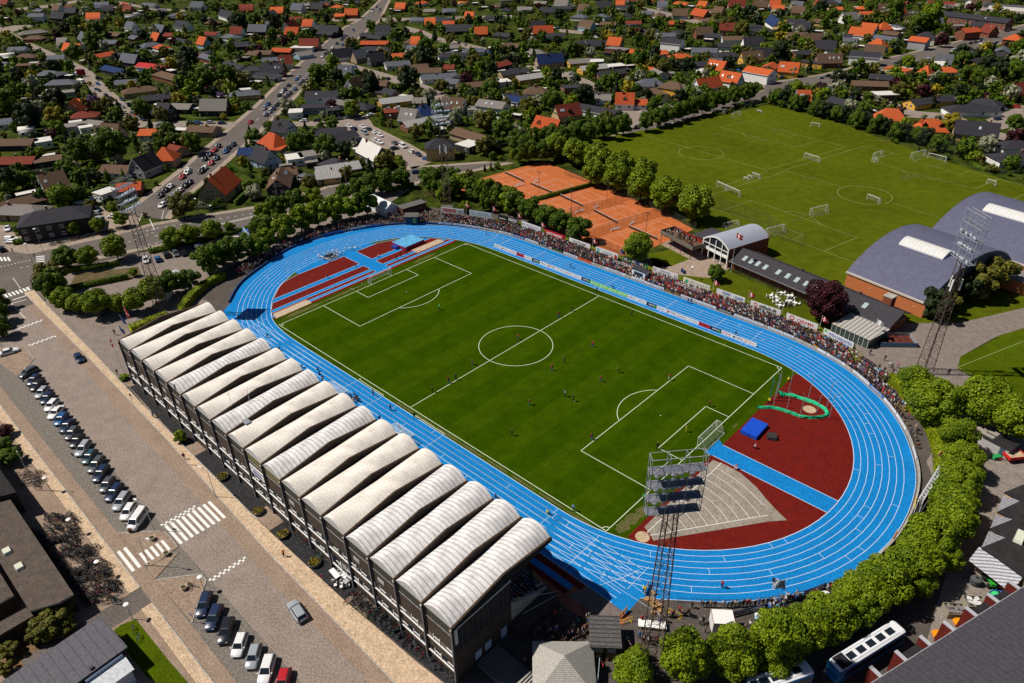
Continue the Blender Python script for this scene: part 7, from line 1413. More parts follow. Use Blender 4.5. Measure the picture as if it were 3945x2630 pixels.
HL_={0:"""160,290,420,260,h,g,t;80,430,240,425,l,u,w;130,495,330,485,h,b,t;600,60,700,62,s,k,k;790,115,915,112,s,o,w;335,75,398,82,l,u,y;262,122,402,118,t,u,w;470,105,590,112,s,k,k;930,48,1030,42,s,k,k;1140,45,1210,55,s,r,R;1150,140,1270,130,f,g,w;1165,190,1230,200,s,u,w;1430,215,1510,230,s,u,k;1405,290,1465,302,s,o,k;1515,298,1610,300,l,r,R;1620,182,1730,195,s,k,w;1830,328,1895,340,s,o,B;2060,388,2280,378,l,k,k;2170,425,2340,412,f,k,k;1000,285,1110,300,l,b,k;1220,258,1340,288,h,k,k;740,285,800,312,s,u,g;520,345,610,342,s,g,w;590,385,640,392,s,o,w;655,392,745,400,l,o,w;1300,435,1410,465,l,u,k;1060,475,1200,500,h,k,y;1860,485,1990,520,l,u,R;1535,520,1625,555,l,u,t;950,590,1190,645,l,s,k;1280,570,1430,585,l,v,w;1445,590,1520,602,l,r,R;1450,640,1640,690,h,b,R;2070,555,2240,600,l,k,w;1850,620,1960,645,f,g,w;2285,465,2380,470,l,b,R;410,735,700,722,h,u,t;350,645,560,650,h,u,k;130,600,360,588,f,b,R;1055,735,1250,722,l,u,y;1110,815,1435,775,h,b,y;1270,885,1585,848,l,k,k;1450,935,1560,950,s,k,k;1580,945,1760,950,l,g,k;1840,905,2080,905,s,g,k;2100,835,2380,812,h,u,y;358,872,680,832,f,g,g;170,950,360,925,l,k,k;625,935,690,900,s,o,t;690,905,770,905,l,o,w;640,1030,890,1010,h,r,t;600,1158,800,1130,f,g,g;810,1095,950,1110,l,g,t;728,1165,850,1145,f,w,w;930,1125,1090,1135,s,b,t;1290,1182,1440,1180,l,o,w;1740,1145,1985,1155,l,b,t;-60,1275,310,1268,l,b,k;-60,1440,320,1432,l,r,k;320,1480,560,1445,f,b,k;1395,1352,1600,1345,y,o,t;1565,1320,1660,1345,l,r,t;1215,1455,1395,1385,s,k,g;2200,1352,2380,1350,l,s,w;-20,1095,85,1082,l,u,w;190,1185,285,1172,f,w,w;345,1293,438,1278,f,w,w;0,503,130,490,f,w,w;-10,560,70,570,l,u,B;225,325,400,322,h,b,R;860,20,990,12,s,u,w;1320,20,1430,30,l,u,w;1760,10,1870,12,s,u,w;2030,80,2130,110,s,k,w;2200,40,2320,35,s,r,R;1900,180,2010,185,h,b,R;1440,80,1520,75,l,u,w""",
1:"""135,62,248,60,s,o,R;818,75,935,75,s,o,R;730,122,820,122,l,o,R;315,152,475,150,l,r,t;270,243,390,245,s,q,R;605,225,765,235,s,k,k;585,275,720,290,l,k,k;400,350,575,350,s,r,t;335,430,525,432,f,w,w;365,480,500,458,l,g,B;-20,460,145,460,l,b,t;205,508,320,500,s,r,w;50,575,245,575,s,k,R;0,662,200,672,l,k,w;760,590,880,592,s,u,w;845,735,975,690,s,b,w;1115,792,1290,825,l,k,t;1105,735,1210,740,l,b,t;1450,625,1700,618,l,b,w;1510,688,1835,662,l,u,w;1310,605,1570,580,l,b,R;1185,568,1405,550,l,u,w;1225,492,1360,482,l,o,t;955,420,1250,430,h,k,k;885,462,1015,442,s,u,t;968,372,1215,372,l,q,R;980,295,1070,302,l,k,k;1050,312,1165,325,l,k,k;1430,332,1500,332,s,o,R;1685,415,1845,402,l,g,g;1675,485,1940,470,h,k,w;1550,162,1645,160,s,o,R;1430,155,1550,160,l,u,w;1650,152,1790,158,l,k,w;1925,102,2005,105,s,o,w;2115,138,2285,142,l,k,w;2010,242,2125,240,s,o,R;1745,222,2000,225,l,k,w;1750,258,1980,250,l,k,k;1545,80,1650,80,l,g,R;1718,75,1840,75,l,u,w;1285,20,1375,22,s,o,R;1105,228,1225,230,s,k,w;2215,290,2345,308,l,k,k;2240,395,2400,385,h,b,R;2120,595,2310,548,l,r,k;2240,648,2400,630,l,k,y;1740,590,1815,590,l,r,R;1835,765,2130,738,l,b,t;2190,748,2325,735,f,w,w;1750,715,1870,725,l,u,w;2270,860,2400,842,l,k,w;458,835,738,830,t,k,w;690,912,890,912,l,g,w;418,980,690,972,f,k,g;660,1005,755,995,f,k,k;895,935,1060,950,h,k,k;1130,905,1430,868,l,l,Y;1440,895,1560,890,l,g,g;1715,885,1905,895,s,b,w;2055,905,2295,935,t,g,w;1450,968,1640,945,y,s,w;1335,985,1480,1000,s,g,g;1350,1115,1700,1045,l,l,R;1840,1165,2135,1250,l,b,t;1555,1275,1815,1262,T,k,y;1895,1305,2015,1335,f,w,k;470,1190,830,1160,l,k,k;660,1240,900,1188,l,k,w;985,1267,1150,1350,s,W,g;75,1195,225,1240,y,q,R;0,1325,135,1375,s,k,B;95,1352,255,1358,f,q,g;170,1082,310,1100,s,k,w;640,1430,815,1480,h,k,t;545,1530,935,1472,l,l,y;190,1545,365,1525,l,b,t;310,1022,420,1015,f,w,w;1170,1025,1295,1015,f,r,R;1950,995,2115,990,f,g,w;305,1445,400,1432,f,w,w;400,1425,540,1405,f,g,w;1830,700,1960,705,f,k,k;330,25,430,30,s,u,w;520,20,620,25,s,k,R;20,200,140,195,l,u,w""",
2:"""170,190,305,185,s,k,R;195,235,375,228,s,q,R;290,302,485,300,l,k,w;55,60,185,60,l,g,w;258,65,390,65,l,k,R;452,52,553,55,l,k,t;615,32,705,35,s,b,w;958,0,1035,0,s,o,Y;955,45,1105,45,l,k,w;640,175,750,190,s,b,B;558,125,690,132,h,u,w;565,375,760,362,l,k,w;680,372,870,365,l,k,w;895,332,1012,342,s,o,t;1045,190,1185,188,l,r,B;820,195,960,200,l,b,t;1445,190,1575,190,l,q,R;1335,300,1500,298,l,u,w;1395,345,1570,362,t,k,w;1090,448,1205,452,l,o,k;1285,462,1420,455,l,o,w;1655,435,1885,440,l,u,w;1860,480,2090,472,h,k,k;2115,470,2300,460,s,b,Y;1825,540,1970,562,s,o,R;1540,570,1780,560,l,k,R;1160,605,1305,615,l,o,w;1310,622,1385,660,l,g,w;1145,722,1400,718,T,u,w;1385,730,1600,765,T,b,Y;1220,800,1450,808,h,b,w;1695,725,1900,690,s,q,w;1935,642,2110,670,s,o,w;2170,600,2400,640,t,o,w;515,545,705,530,l,g,Y;625,605,860,580,l,l,Y;715,560,845,555,f,w,k;875,605,1025,592,f,w,k;775,655,1025,625,l,k,R;35,695,280,660,l,l,Y;-20,625,145,618,l,k,R;110,790,330,790,T,b,w;235,835,375,830,f,k,w;470,800,700,785,f,k,R;225,500,460,480,s,s,t;145,455,290,445,h,g,w;695,838,900,850,l,k,g;770,862,910,865,l,g,w;-20,870,95,890,l,s,w;960,845,1125,848,s,q,w;1125,905,1245,910,l,q,w;620,945,985,1010,l,k,w;400,965,610,935,s,r,y;230,1055,440,1098,s,q,y;-10,1135,95,1170,l,r,w;2220,12,2350,15,l,r,w;1680,70,1800,90,s,q,R;1485,75,1620,78,s,b,g;1195,98,1300,102,l,u,y;1750,160,1890,162,h,b,t;1690,245,1840,240,s,b,R;1790,298,1940,310,l,k,k;1935,330,2165,330,l,b,w;2130,335,2310,330,s,k,w;2205,258,2380,260,l,k,Y;1725,2,1800,10,s,o,w;1865,52,1950,60,s,b,y;1205,265,1345,270,l,k,w;1700,642,1775,640,f,w,w;880,275,1070,285,f,k,k;1880,390,2070,395,l,k,w;0,395,70,400,l,b,t;400,-10,520,-5,s,g,w;1050,-20,1150,-20,l,r,w;780,120,880,130,h,u,w;1000,115,1100,112,h,k,w;1340,5,1430,5,s,u,w;2060,60,2160,60,l,b,R""",
3:"""50,42,155,45,s,o,w;225,52,345,55,s,b,y;555,60,685,60,l,o,w;690,112,815,105,s,g,w;840,102,965,100,l,q,t;875,202,1015,215,s,o,B;1015,205,1140,200,y,o,R;185,168,345,175,t,k,w;255,192,400,200,s,k,w;390,165,550,180,h,b,y;45,238,200,238,f,k,y;345,302,510,300,s,b,Y;435,362,635,372,s,k,w;240,465,420,455,l,k,R;455,490,680,485,s,b,R;115,560,295,572,s,o,Y;310,560,510,580,f,k,Y;765,462,1040,480,t,k,w;945,345,1100,365,y,o,w;900,402,1080,410,s,b,w;1325,328,1485,345,t,o,g;1385,285,1550,292,T,k,w;1545,280,1660,292,y,b,R;1605,235,1810,232,f,g,w;1780,258,1925,245,t,q,R;1885,195,2015,205,t,k,Y;2005,215,2100,235,s,r,R;2195,305,2360,322,T,o,R;2050,40,2400,65,f,u,w;1280,92,1410,102,l,k,w;1075,275,1215,292,l,b,t;1405,590,1530,608,y,o,w;1550,612,1755,612,h,o,w;1570,490,1710,500,s,u,g;1860,455,2195,482,l,k,k;1840,545,2010,515,l,k,Y;2040,560,2240,575,l,k,w;945,672,1225,695,l,k,k;775,735,1105,745,l,b,R;290,822,380,822,s,o,w;985,860,1165,855,f,w,k;1000,985,1290,1000,y,o,Y;1375,1085,1665,1095,y,o,R;1310,910,1680,868,l,k,Y;1650,960,2130,960,h,k,w;1890,885,2160,925,h,k,w;2245,765,2400,745,s,r,Y;1740,1095,2140,1130,s,k,y;2130,1290,2420,1285,h,k,w;2090,1400,2420,1390,h,k,w;590,880,860,945,l,k,k;1470,5,1720,12,l,r,w;1185,2,1290,10,l,r,R;30,130,110,180,s,s,w;640,300,780,310,l,k,w;700,340,830,350,l,u,w;20,0,120,0,s,q,w;220,5,330,10,s,u,w;430,-5,650,0,h,k,w;850,150,960,155,l,k,w;1860,0,2030,-10,l,b,w;590,-5,680,0,l,u,w;1560,560,1600,560,l,w,w"""}
GATES=[]
for c_ in HL_:
    for rec in HL_[c_].replace('\n','').split(';'):
        a=rec.split(','); x0,y0,x1,y1=map(float,a[:4]); kd,rc,wc=a[4:7]; zr=KINDS[kd][1]
        p=K(0,c_,x0,y0,zr); q_=K(0,c_,x1,y1,zr); d=q_-p; L_=d.length+.8; m_=(p+q_)/2; D=KINDS[kd][2]
        L_=min(max(L_,7),30 if kd!='T' else 40)
        dd=(m_-CAM).length; det=2 if dd<330 else (1 if dd<520 else 0)
        if kd in'hyT' : m_=m_+Vector((0,0,0))
        dorm=2 if (x0,y0) in ((230.,1055.),(1375.,1085.),(1940.,642.)) else (1 if (x0,y0) in ((400.,965.),(960.,845.),(1935.,642.),(170.,1082.)) else 0)
        build_house(m_.x,m_.y,math.atan2(d.y,d.x),L_,kd,rc,wc,det,dorm=dorm)
N2=lambda r,c,x0,y0,x1,y1,kd,rc,wc,lab=None,D=None,zr=None,ze=None,dorm=0: (lambda p,q_: build_house(((p+q_)/2).x,((p+q_)/2).y,math.atan2((q_-p).y,(q_-p).x),(q_-p).length+.8,kd,rc,wc,2,lab,D,ze,zr,dorm))(K(r,c,x0,y0,zr or KINDS[kd][1]),K(r,c,x1,y1,zr or KINDS[kd][1]))
N2(1,0,150,395,800,300,'T','k','k','two-storey dark shop building with slate roof facing the bicycle-lined plaza',12,8.5,5.8)
N2(1,0,-40,300,390,315,'h','g','t','grey-brown hipped house behind the shop building',10)
N2(1,0,-20,290,420,185,'l','b','k','long low brown-roofed house with turquoise end wall',8)
N2(1,0,345,35,570,-10,'s','b','B','steep brown-roofed house with turquoise gable left of the floodlight tower',11)
N2(1,0,1075,115,1290,95,'l','q','R','low brick house with orange roof and solar panels by the floodlight lamps',9)
N2(1,0,895,215,1040,165,'f','w','w','white-roofed glazed annex of the orange-roofed house',6)
N2(1,0,1905,80,2060,-45,'s','q','t','large stone house with dark orange roof at the avenue corner',11,9,3.2)
N2(1,0,950,-60,1200,-50,'l','b','w','pale house partly behind trees left of the road mouth',9)
N2(1,1,225,-40,185,80,'s','b','k','dark brown gabled house by the avenue lawn',9,6.5,3)
N2(1,1,415,40,515,60,'f','u','k','small dark garden shed with pale roof by the avenue',4)
N2(1,1,545,10,760,-15,'l','l','y','yellow brick house with striped grey roof above the avenue',8)
N2(0,3,1640,100,2240,170,'t','k','R','very long two-storey red brick row with black roof at the top right',11,8,5.4)
# carports, sheds and filler houses
q=random.Random(21)
def inpoly(x,y,P):
    c=False; n=len(P); j=n-1
    for i in range(n):
        if (P[i][1]>y)!=(P[j][1]>y) and x<(P[j][0]-P[i][0])*(y-P[i][1])/(P[j][1]-P[i][1]+1e-12)+P[i][0]: c=not c
        j=i
    return c
PREC=[(-140,-56),(-70,-72.5),(66,-73),(130,-73),(130,60),(100,62),(60,70),(-60,64),(-98,44),(-112,5),(-124,-30)]
TENX=[(-3,95),(-8,56),(-95,56),(-97,80),(-90,116),(-50,110)]
LPARK=[tuple(p.to_2d()) for p in KP([(1,0,-200,500),(1,0,1200,380),(1,0,1500,600),(1,0,2350,420),(1,1,700,230),(1,1,1540,80),(1,1,1700,300),(1,0,1500,1568),(1,0,-200,1500)])]
CLUBX=[(-12,54),(72,54),(72,66),(30,90),(-12,92)]
HALLX=[(40,80),(120,60),(140,190),(60,190)]
FP2=[(p[0],p[1]) for p in FIELDPOLY]
BLOCK=[CLUBX,PREC,TENX,LPARK,HALLX,FP2,[(-400,-300),(300,-300),(300,-60),(-125,-60),(-160,-68),(-400,-40)]]
def clear(x,y,r=0):
    for P in BLOCK+ROADPOLYS:
        if inpoly(x,y,P): return False
    return True
def clear_r(x,y,r): return all(clear(x+r*math.cos(a),y+r*math.sin(a)) for a in (0,1.57,3.14,4.71)) and clear(x,y)
HG={}
def hadd(x,y,r): HG.setdefault((int(x//40),int(y//40)),[]).append((x,y,r))
def hnear(x,y,r):
    for i in (-1,0,1):
        for j in (-1,0,1):
            for a in HG.get((int(x//40)+i,int(y//40)+j),()):
                if math.hypot(a[0]-x,a[1]-y)<a[2]+r: return True
    return False
for h in HOUSES: hadd(h[0],h[1],h[2]*.82)
def near_dir(x,y):
    return min(HOUSES[:NH],key=lambda h:(h[0]-x)**2+(h[1]-y)**2)[3]
NH=len(HOUSES)
# far filler houses
cnt=0
def vis(x,y,z=0,m=60):
    a,b_,c_=proj((x,y,z)); return c_>0 and -m<a<PW+m and -m<b_<PH+m
for t in range(9000):
    sx=q.uniform(-100,PW+100); sy=q.uniform(-60,300)**1.0
    p=S(sx,sy)
    if (p-CAM).length>1500 or not clear_r(p.x,p.y,8) or hnear(p.x,p.y,7.0): continue
    kd=q.choice('llllhhsssf'); rc=q.choice('kkkuuugbbro' if q.random()<.8 else 'oqqr'); wc=q.choice('wwwgRytk')
    build_house(p.x,p.y,near_dir(p.x,p.y)+q.choice([0,0,R(90)])+q.gauss(0,.08),q.uniform(10,17),kd,rc,wc,1 if (p-CAM).length<520 else 0); hadd(p.x,p.y,8); cnt+=1
    if cnt>130: break
HN=len(HOUSES)
cp_=0
CP_M=[]
for nm_,rm_ in (('white',WR),('grey',GR),('black',BK)):
    b=MB(); b.box((0,0,2.35),(6,3.2,.18),rm_); CP_M.append((nm_,b.mesh('roof')))
b=MB(); 
b.box((0,.2,1.1),(5.6,2.6,2.2),WALLS['k'][0]); CPW=b.mesh('wall')
for t in range(2600):
    h=HOUSES[q.randrange(HN)]; a=h[3]+q.choice([0,1,2,3])*math.pi/2; r=h[2]+q.uniform(1,5); x=h[0]+r*math.cos(a); y=h[1]+r*math.sin(a)
    if not clear_r(x,y,3) or hnear(x,y,2.6) or not vis(x,y): continue
    nm_,me=q.choice([CP_M[0],CP_M[0],CP_M[0],CP_M[1],CP_M[2]]); sc=q.uniform(.7,1.25)
    o=thing('shed','small %s flat-roofed shed %s'%(nm_,hzone(x,y)),'shed',(x,y,0),h[3],None,(sc,q.uniform(.8,1.5),1)); ob('roof',me,o); ob('wall',CPW,o); hadd(x,y,3); cp_+=1
    if cp_>=210: break
# houses past the 300 that show largest become one mass
bpy.context.view_layer.update()
rk=sorted(range(len(HOBJ)),key=lambda i:HOUSES[i][2]*((1,.75)[HOUSES[i][6] in 'lf'])/(Vector((HOUSES[i][0],HOUSES[i][1],0))-CAM).length if vis(HOUSES[i][0],HOUSES[i][1],0,20) else 0,reverse=True)
its=[]; drop=[HOBJ[i] for i in rk[295:]]
def gather(o):
    for c in o.children:
        if c.data: its.append((c.data,c.matrix_world.copy(),list(c.data.materials)))
        gather(c)
for o in drop: gather(o)
merge(its,'far_houses')['label']='mass of small far houses at the top of the view'
dn=set(id(o) for o in drop); THINGS[:]=[t for t in THINGS if id(t) not in dn]
def kill(o):
    for c in list(o.children): kill(c)
    bpy.data.objects.remove(o)
for o in drop: kill(o)
# ================= vegetation
nq=np.random.RandomState(4)
def leaf_mesh(name,centres,rads,n,leaf,m,seed=0,squash=1.,top=.15):
    """leafy crown: small tilted quads spread over many lumps"""
    r_=np.random.RandomState(seed); C_=np.array(centres,float); w_=np.array(rads)**2; w_/=w_.sum(); k=r_.choice(len(C_),n,p=w_); d=r_.normal(size=(n,3)); d/=np.linalg.norm(d,axis=1)[:,None]
    rr_=np.array(rads)[k]*(.72+.36*r_.rand(n)**.6); d2=d.copy(); d2[:,2]=np.where(d2[:,2]<-.3,d2[:,2]*.5,d2[:,2]); pos=C_[k]+d2*rr_[:,None]*np.array([1,1,squash])
    nr=d+r_.normal(size=(n,3))*.45+np.array([0,0,top]); nr/=np.linalg.norm(nr,axis=1)[:,None]
    u=np.cross(nr,r_.normal(size=(n,3))); u/=np.linalg.norm(u,axis=1)[:,None]; v=np.cross(nr,u); s=leaf*(.6+.8*r_.rand(n))[:,None]
    V=np.stack([pos+u*s,pos+v*s*.7,pos-u*s,pos-v*s*.7],1).reshape(-1,3).astype(np.float32)
    me=bpy.data.meshes.new(name); me.vertices.add(4*n); me.vertices.foreach_set('co',V.ravel()); me.loops.add(4*n); me.loops.foreach_set('vertex_index',np.arange(4*n,dtype=np.int32)); me.polygons.add(n); me.polygons.foreach_set('loop_start',np.arange(0,4*n,4,dtype=np.int32))
    me.update(calc_edges=True); me.materials.append(m); return me
F1=foliage('leaf_lime',(.040,.085,.0005),(.25,.33,.002)); F2=foliage('leaf_mid',(.018,.048,.0005),(.125,.20,.002)); F3=foliage('leaf_dark',(.008,.018,.004),(.035,.055,.012),.1); F4=foliage('leaf_olive',(.05,.055,.006),(.19,.18,.02)); F5=foliage('leaf_yellow',(.14,.12,.005),(.42,.34,.01)); F6=foliage('leaf_copper',(.02,.003,.006),(.085,.012,.018),.1); F7=foliage('leaf_blossom',(.16,.17,.09),(.42,.42,.28)); F8=foliage('leaf_hedge',(.075,.12,.001),(.33,.38,.004)); F9=foliage('leaf_purple',(.06,.03,.09),(.2,.12,.25),.1)
def round_tree(seed,R_=1.,H=1.,lumps=16,n=3200,leaf=.17,m=F1,zc=1.0,flat=1.,name='crown'):
    r_=random.Random(seed); cs=[];rs=[]
    for i in range(lumps):
        z=1-2*(i+.5)/lumps; a=i*2.39996; rad=math.sqrt(1-z*z); k=.58+.2*r_.random(); cs.append((k*rad*math.cos(a)*R_,k*rad*math.sin(a)*R_,zc+k*z*H)); rs.append((.24+.22*r_.random())*R_)
    cs.append((0,0,zc)); rs.append(.5*R_)
    return leaf_mesh(name,cs,rs,n,leaf,m,seed,flat)
def conifer(seed,n=4200,m=F3,leaf=.11):
    r_=random.Random(seed); cs=[];rs=[]
    for i in range(16): z=i/16; a=i*2.4; w_=.34*(1-z)+.04; cs.append((w_*.35*math.cos(a),w_*.35*math.sin(a),.22+z*1.75)); rs.append(w_*(.8+.3*r_.random()))
    return leaf_mesh('crown',cs,rs,n,leaf*.5,m,seed)
TR_H=[round_tree(s,1,.95,22,15000,.048,F1,1.25) for s in (1,2,3)]   # big near trees (unit radius)
TR_M=[round_tree(s+10,1,.95,17,7000,.065,F1,1.2) for s in (1,2)]
KM={'lime':[round_tree(21,1,1,13,4500,.08,F1,1.2),round_tree(22,1,1.1,12,4500,.08,F1,1.25)],'mid':[round_tree(s,1,1.05,13,5000,.078,F2,1.2) for s in (31,32,33)]+[round_tree(34,1,1.2,9,4000,.085,F2,1.25)],'dark':[round_tree(s,1,1.15,11,3500,.09,F3,1.25) for s in (41,42)],'olive':[round_tree(s,1,.9,12,4500,.075,F4,1.1) for s in (51,52)],'yellow':[round_tree(61,1,1,9,3000,.09,F5,1.1)],'copper':[round_tree(71,1,.95,16,9000,.055,F6,1.15)],'blossom':[round_tree(81,1,.85,9,3000,.08,F7,1.05)],'purple':[round_tree(91,1,.85,9,3000,.08,F9,1.05)],'conifer':[conifer(101),conifer(102)],'thuja':[conifer(103,1200,F2)]}
def trunk_mesh(seed,h=1.):
    b=MB(); r_=random.Random(seed); b.tube((0,0,0),(0.02,0,.85),.055,BARK,7,.035)
    for i in range(5): a=i*1.3+r_.random(); b.tube((0.01,0,.5+.07*i),(.42*math.cos(a),.42*math.sin(a),1.0+.12*r_.random()),.024,BARK,4,.008,cap=False)
    return b.mesh('trunk')
TRK=[trunk_mesh(1),trunk_mesh(2)]
TREES=[]; TN=0
SPEC={'lime':'bright green lime tree','mid':'mid-green leafy tree','dark':'dark green dense tree','olive':'olive-leaved tree','yellow':'bright yellow-leaved tree','copper':'dark copper beech','blossom':'pale blossoming tree','purple':'purple lilac tree','conifer':'dark pointed conifer','thuja':'slim green thuja','big':'full round bright green tree'}
def tree(x,y,r,kind,label,group=None,h=None,mesh=None,z=0):
    hs=h or r*1.0; o=thing('tree',label,'tree',(x,y,z),rnd.random()*6.28,group); me=mesh or rnd.choice(KM[kind] if kind!='big' else TR_H)
    c_=ob('crown',me,o,None,0,(r,r*rnd.uniform(.92,1.08),hs)); ob('trunk',rnd.choice(TRK),o,None,0,(r,r,hs)); TREES.append((x,y,r)); return o
def T(r,c,x,y,rad,kind,where,h=None,zc=None,group=None,mesh=None):
    z=zc if zc is not None else rad*1.15; p=K(r,c,x,y,z); return tree(p.x,p.y,rad,kind,'%s %s'%(SPEC[kind],where),group,h,mesh)
G1='trees round the lower right bend'
for r,c,x,y,rd in [(3,2,1600,1330,3.9),(3,2,2020,1290,3.8),(3,2,1110,1500,3.0),(3,2,1180,1320,1.5),(3,3,90,1170,3.9),(3,3,330,1060,3.6),(3,3,560,960,3.7),(3,3,60,1400,2.6),(3,3,850,800,3.8),(3,3,1080,640,3.8),(3,3,1330,450,4.0),(3,3,1520,230,4.2),(3,3,1700,60,4.0),(2,3,1700,1480,3.9),(2,3,1765,1270,3.5),(2,3,1790,1080,3.3),(2,3,1750,860,3.4),(3,3,1400,650,2.4),(3,3,1650,420,2.6)]: T(r,c,x,y,rd,'big','of the lower right belt',group=G1)
for r,c,x,y,rd,w_ in [(2,3,1370,400,3.9,'beside the path at the right, upper one of the pair'),(2,3,1545,560,4.8,'beside the path at the right, lower one of the pair'),(2,3,2010,560,5.2,'left of the two overlapping trees at the right edge'),(2,3,2260,700,4.8,'right of the two overlapping trees at the right edge')]: T(r,c,x,y,rd,'big',w_)
# left end
for r,c,x,y,rd,k in [(1,0,1050,700,3.9,'lime'),(1,0,800,790,3.3,'lime'),(1,0,590,800,3.4,'mid'),(1,0,470,950,4.6,'olive'),(1,0,460,1040,4.2,'mid'),(1,0,580,1170,3.1,'lime'),(1,0,700,1220,2.7,'lime'),(1,0,880,1210,3.7,'lime'),(1,0,1080,1220,2.7,'lime'),(1,0,1230,1190,3.3,'lime'),(1,0,1400,1090,3.9,'lime'),(1,0,1560,1030,3.4,'mid'),(1,0,1570,620,3.4,'lime'),(1,0,1740,580,3.2,'lime'),(1,0,1940,545,3.5,'lime'),(1,0,2105,520,1.8,'lime'),(1,0,1900,800,4.6,'mid'),(1,0,2030,760,3.6,'mid'),(1,0,2160,720,4.0,'mid'),(1,0,2300,680,3.8,'mid'),(1,0,1740,990,2.8,'mid'),(1,0,1225,930,1.3,'lime')]: T(r,c,x,y,rd,k,'round the parking area beyond the grandstand',group='trees round the far parking area',mesh=rnd.choice(TR_M) if k=='lime' else None)
for x,y in [(200,540),(445,535),(675,520),(895,500),(1040,340),(1110,445)]: T(1,0,x,y,2.5,'lime','on the bicycle plaza before the shop',group='young trees on the shop plaza')
# far bend belt
for x,y,rd in [(80,400,3.6),(200,330,3.8),(360,280,4.0),(520,260,3.8),(60,520,3.8),(240,510,4.2),(400,440,4.2),(560,400,4.2),(700,350,4.4),(860,340,3.9),(1010,290,4.6),(800,200,2.9),(930,160,3.6),(1040,120,3.8),(1180,90,4.2),(1330,60,3.8),(1600,60,4.2),(1700,90,4.2),(1780,150,4.0),(1870,110,3.6),(1990,150,4.0),(2120,190,4.6),(2240,230,4.3),(2340,270,4.2),(1620,160,2.6),(1700,220,2.2),(2100,310,2.4),(1920,330,2.0),(100,620,3.2),(30,690,3.4)]: T(1,1,x,y,rd,'mid' if (x+y)%3 else 'lime','in the belt behind the far bend',group='trees behind the far bend')
for x,y,rd,w_ in [(20,280,4.4,'far left end'),(160,350,4.3,'left'),(315,425,4.0,'centre left'),(450,470,3.9,'centre right'),(610,535,4.0,'right end')]: T(1,2,x,y,rd,'mid','between the crowd and the clay courts, %s of the row'%w_)
T(1,2,1150,710,4.4,'lime','standing alone on the lawn by the raised terrace',mesh=TR_H[0]); T(1,2,1870,935,2.3,'mid','small and round before the vaulted clubhouse')
for x,y,rd,w_ in [(760,20,4.6,'first'),(970,60,5.2,'second'),(1190,130,5.6,'third'),(1420,210,5.8,'fourth'),(1680,290,5.9,'fifth')]: T(1,2,x,y,rd,'mid','in the row between clay courts and field, %s from the far end'%w_,mesh=TR_M[0])
T(1,3,530,1190,5.4,'copper','shading the lawn by the long dark-roofed building')
for x,y,rd,k in [(1960,980,5.2,'olive'),(2110,920,4.8,'olive'),(1570,1220,4.0,'dark'),(1850,1080,3.6,'dark'),(1660,1180,3.0,'olive')]: T(1,3,x,y,rd,k,'beside the dark gable of the sports halls')
# double lime row behind the field
i=0
for x,y in [(30,1300),(120,1330),(240,1290),(360,1250),(470,1260),(590,1220),(690,1230),(800,1180),(900,1190),(1030,1150),(280,1400),(400,1370),(1240,1120),(1340,1080),(1420,1060),(1500,1040),(1580,1010),(1680,990),(1760,970),(1860,940),(1950,910),(2050,880),(2150,860),(2200,850),(150,1400),(60,1400),(1310,1010)]: T(0,2,x,y,3.9,'mid','behind the practice field',group='lime trees behind the practice field',h=4.4); i+=1
for x,y,rd in [(400,1330,5.2),(590,1390,5.4),(790,1450,5.8),(990,1520,5.6),(1220,1560,4.8)]: T(0,2,x,y,rd,'mid','at the far clay court row end',mesh=TR_M[1])
# hedge-like belt on the right of the far field
for i in range(26):
    t=i/25; x=20+t*1560; y=870+t*430; T(0,3,x,y,2.9+.8*rnd.random(),'thuja' if i%3==0 else 'mid' if i%3==1 else 'dark','in the tall hedge behind the far field',h=3.6,group='trees of the tall field hedge')
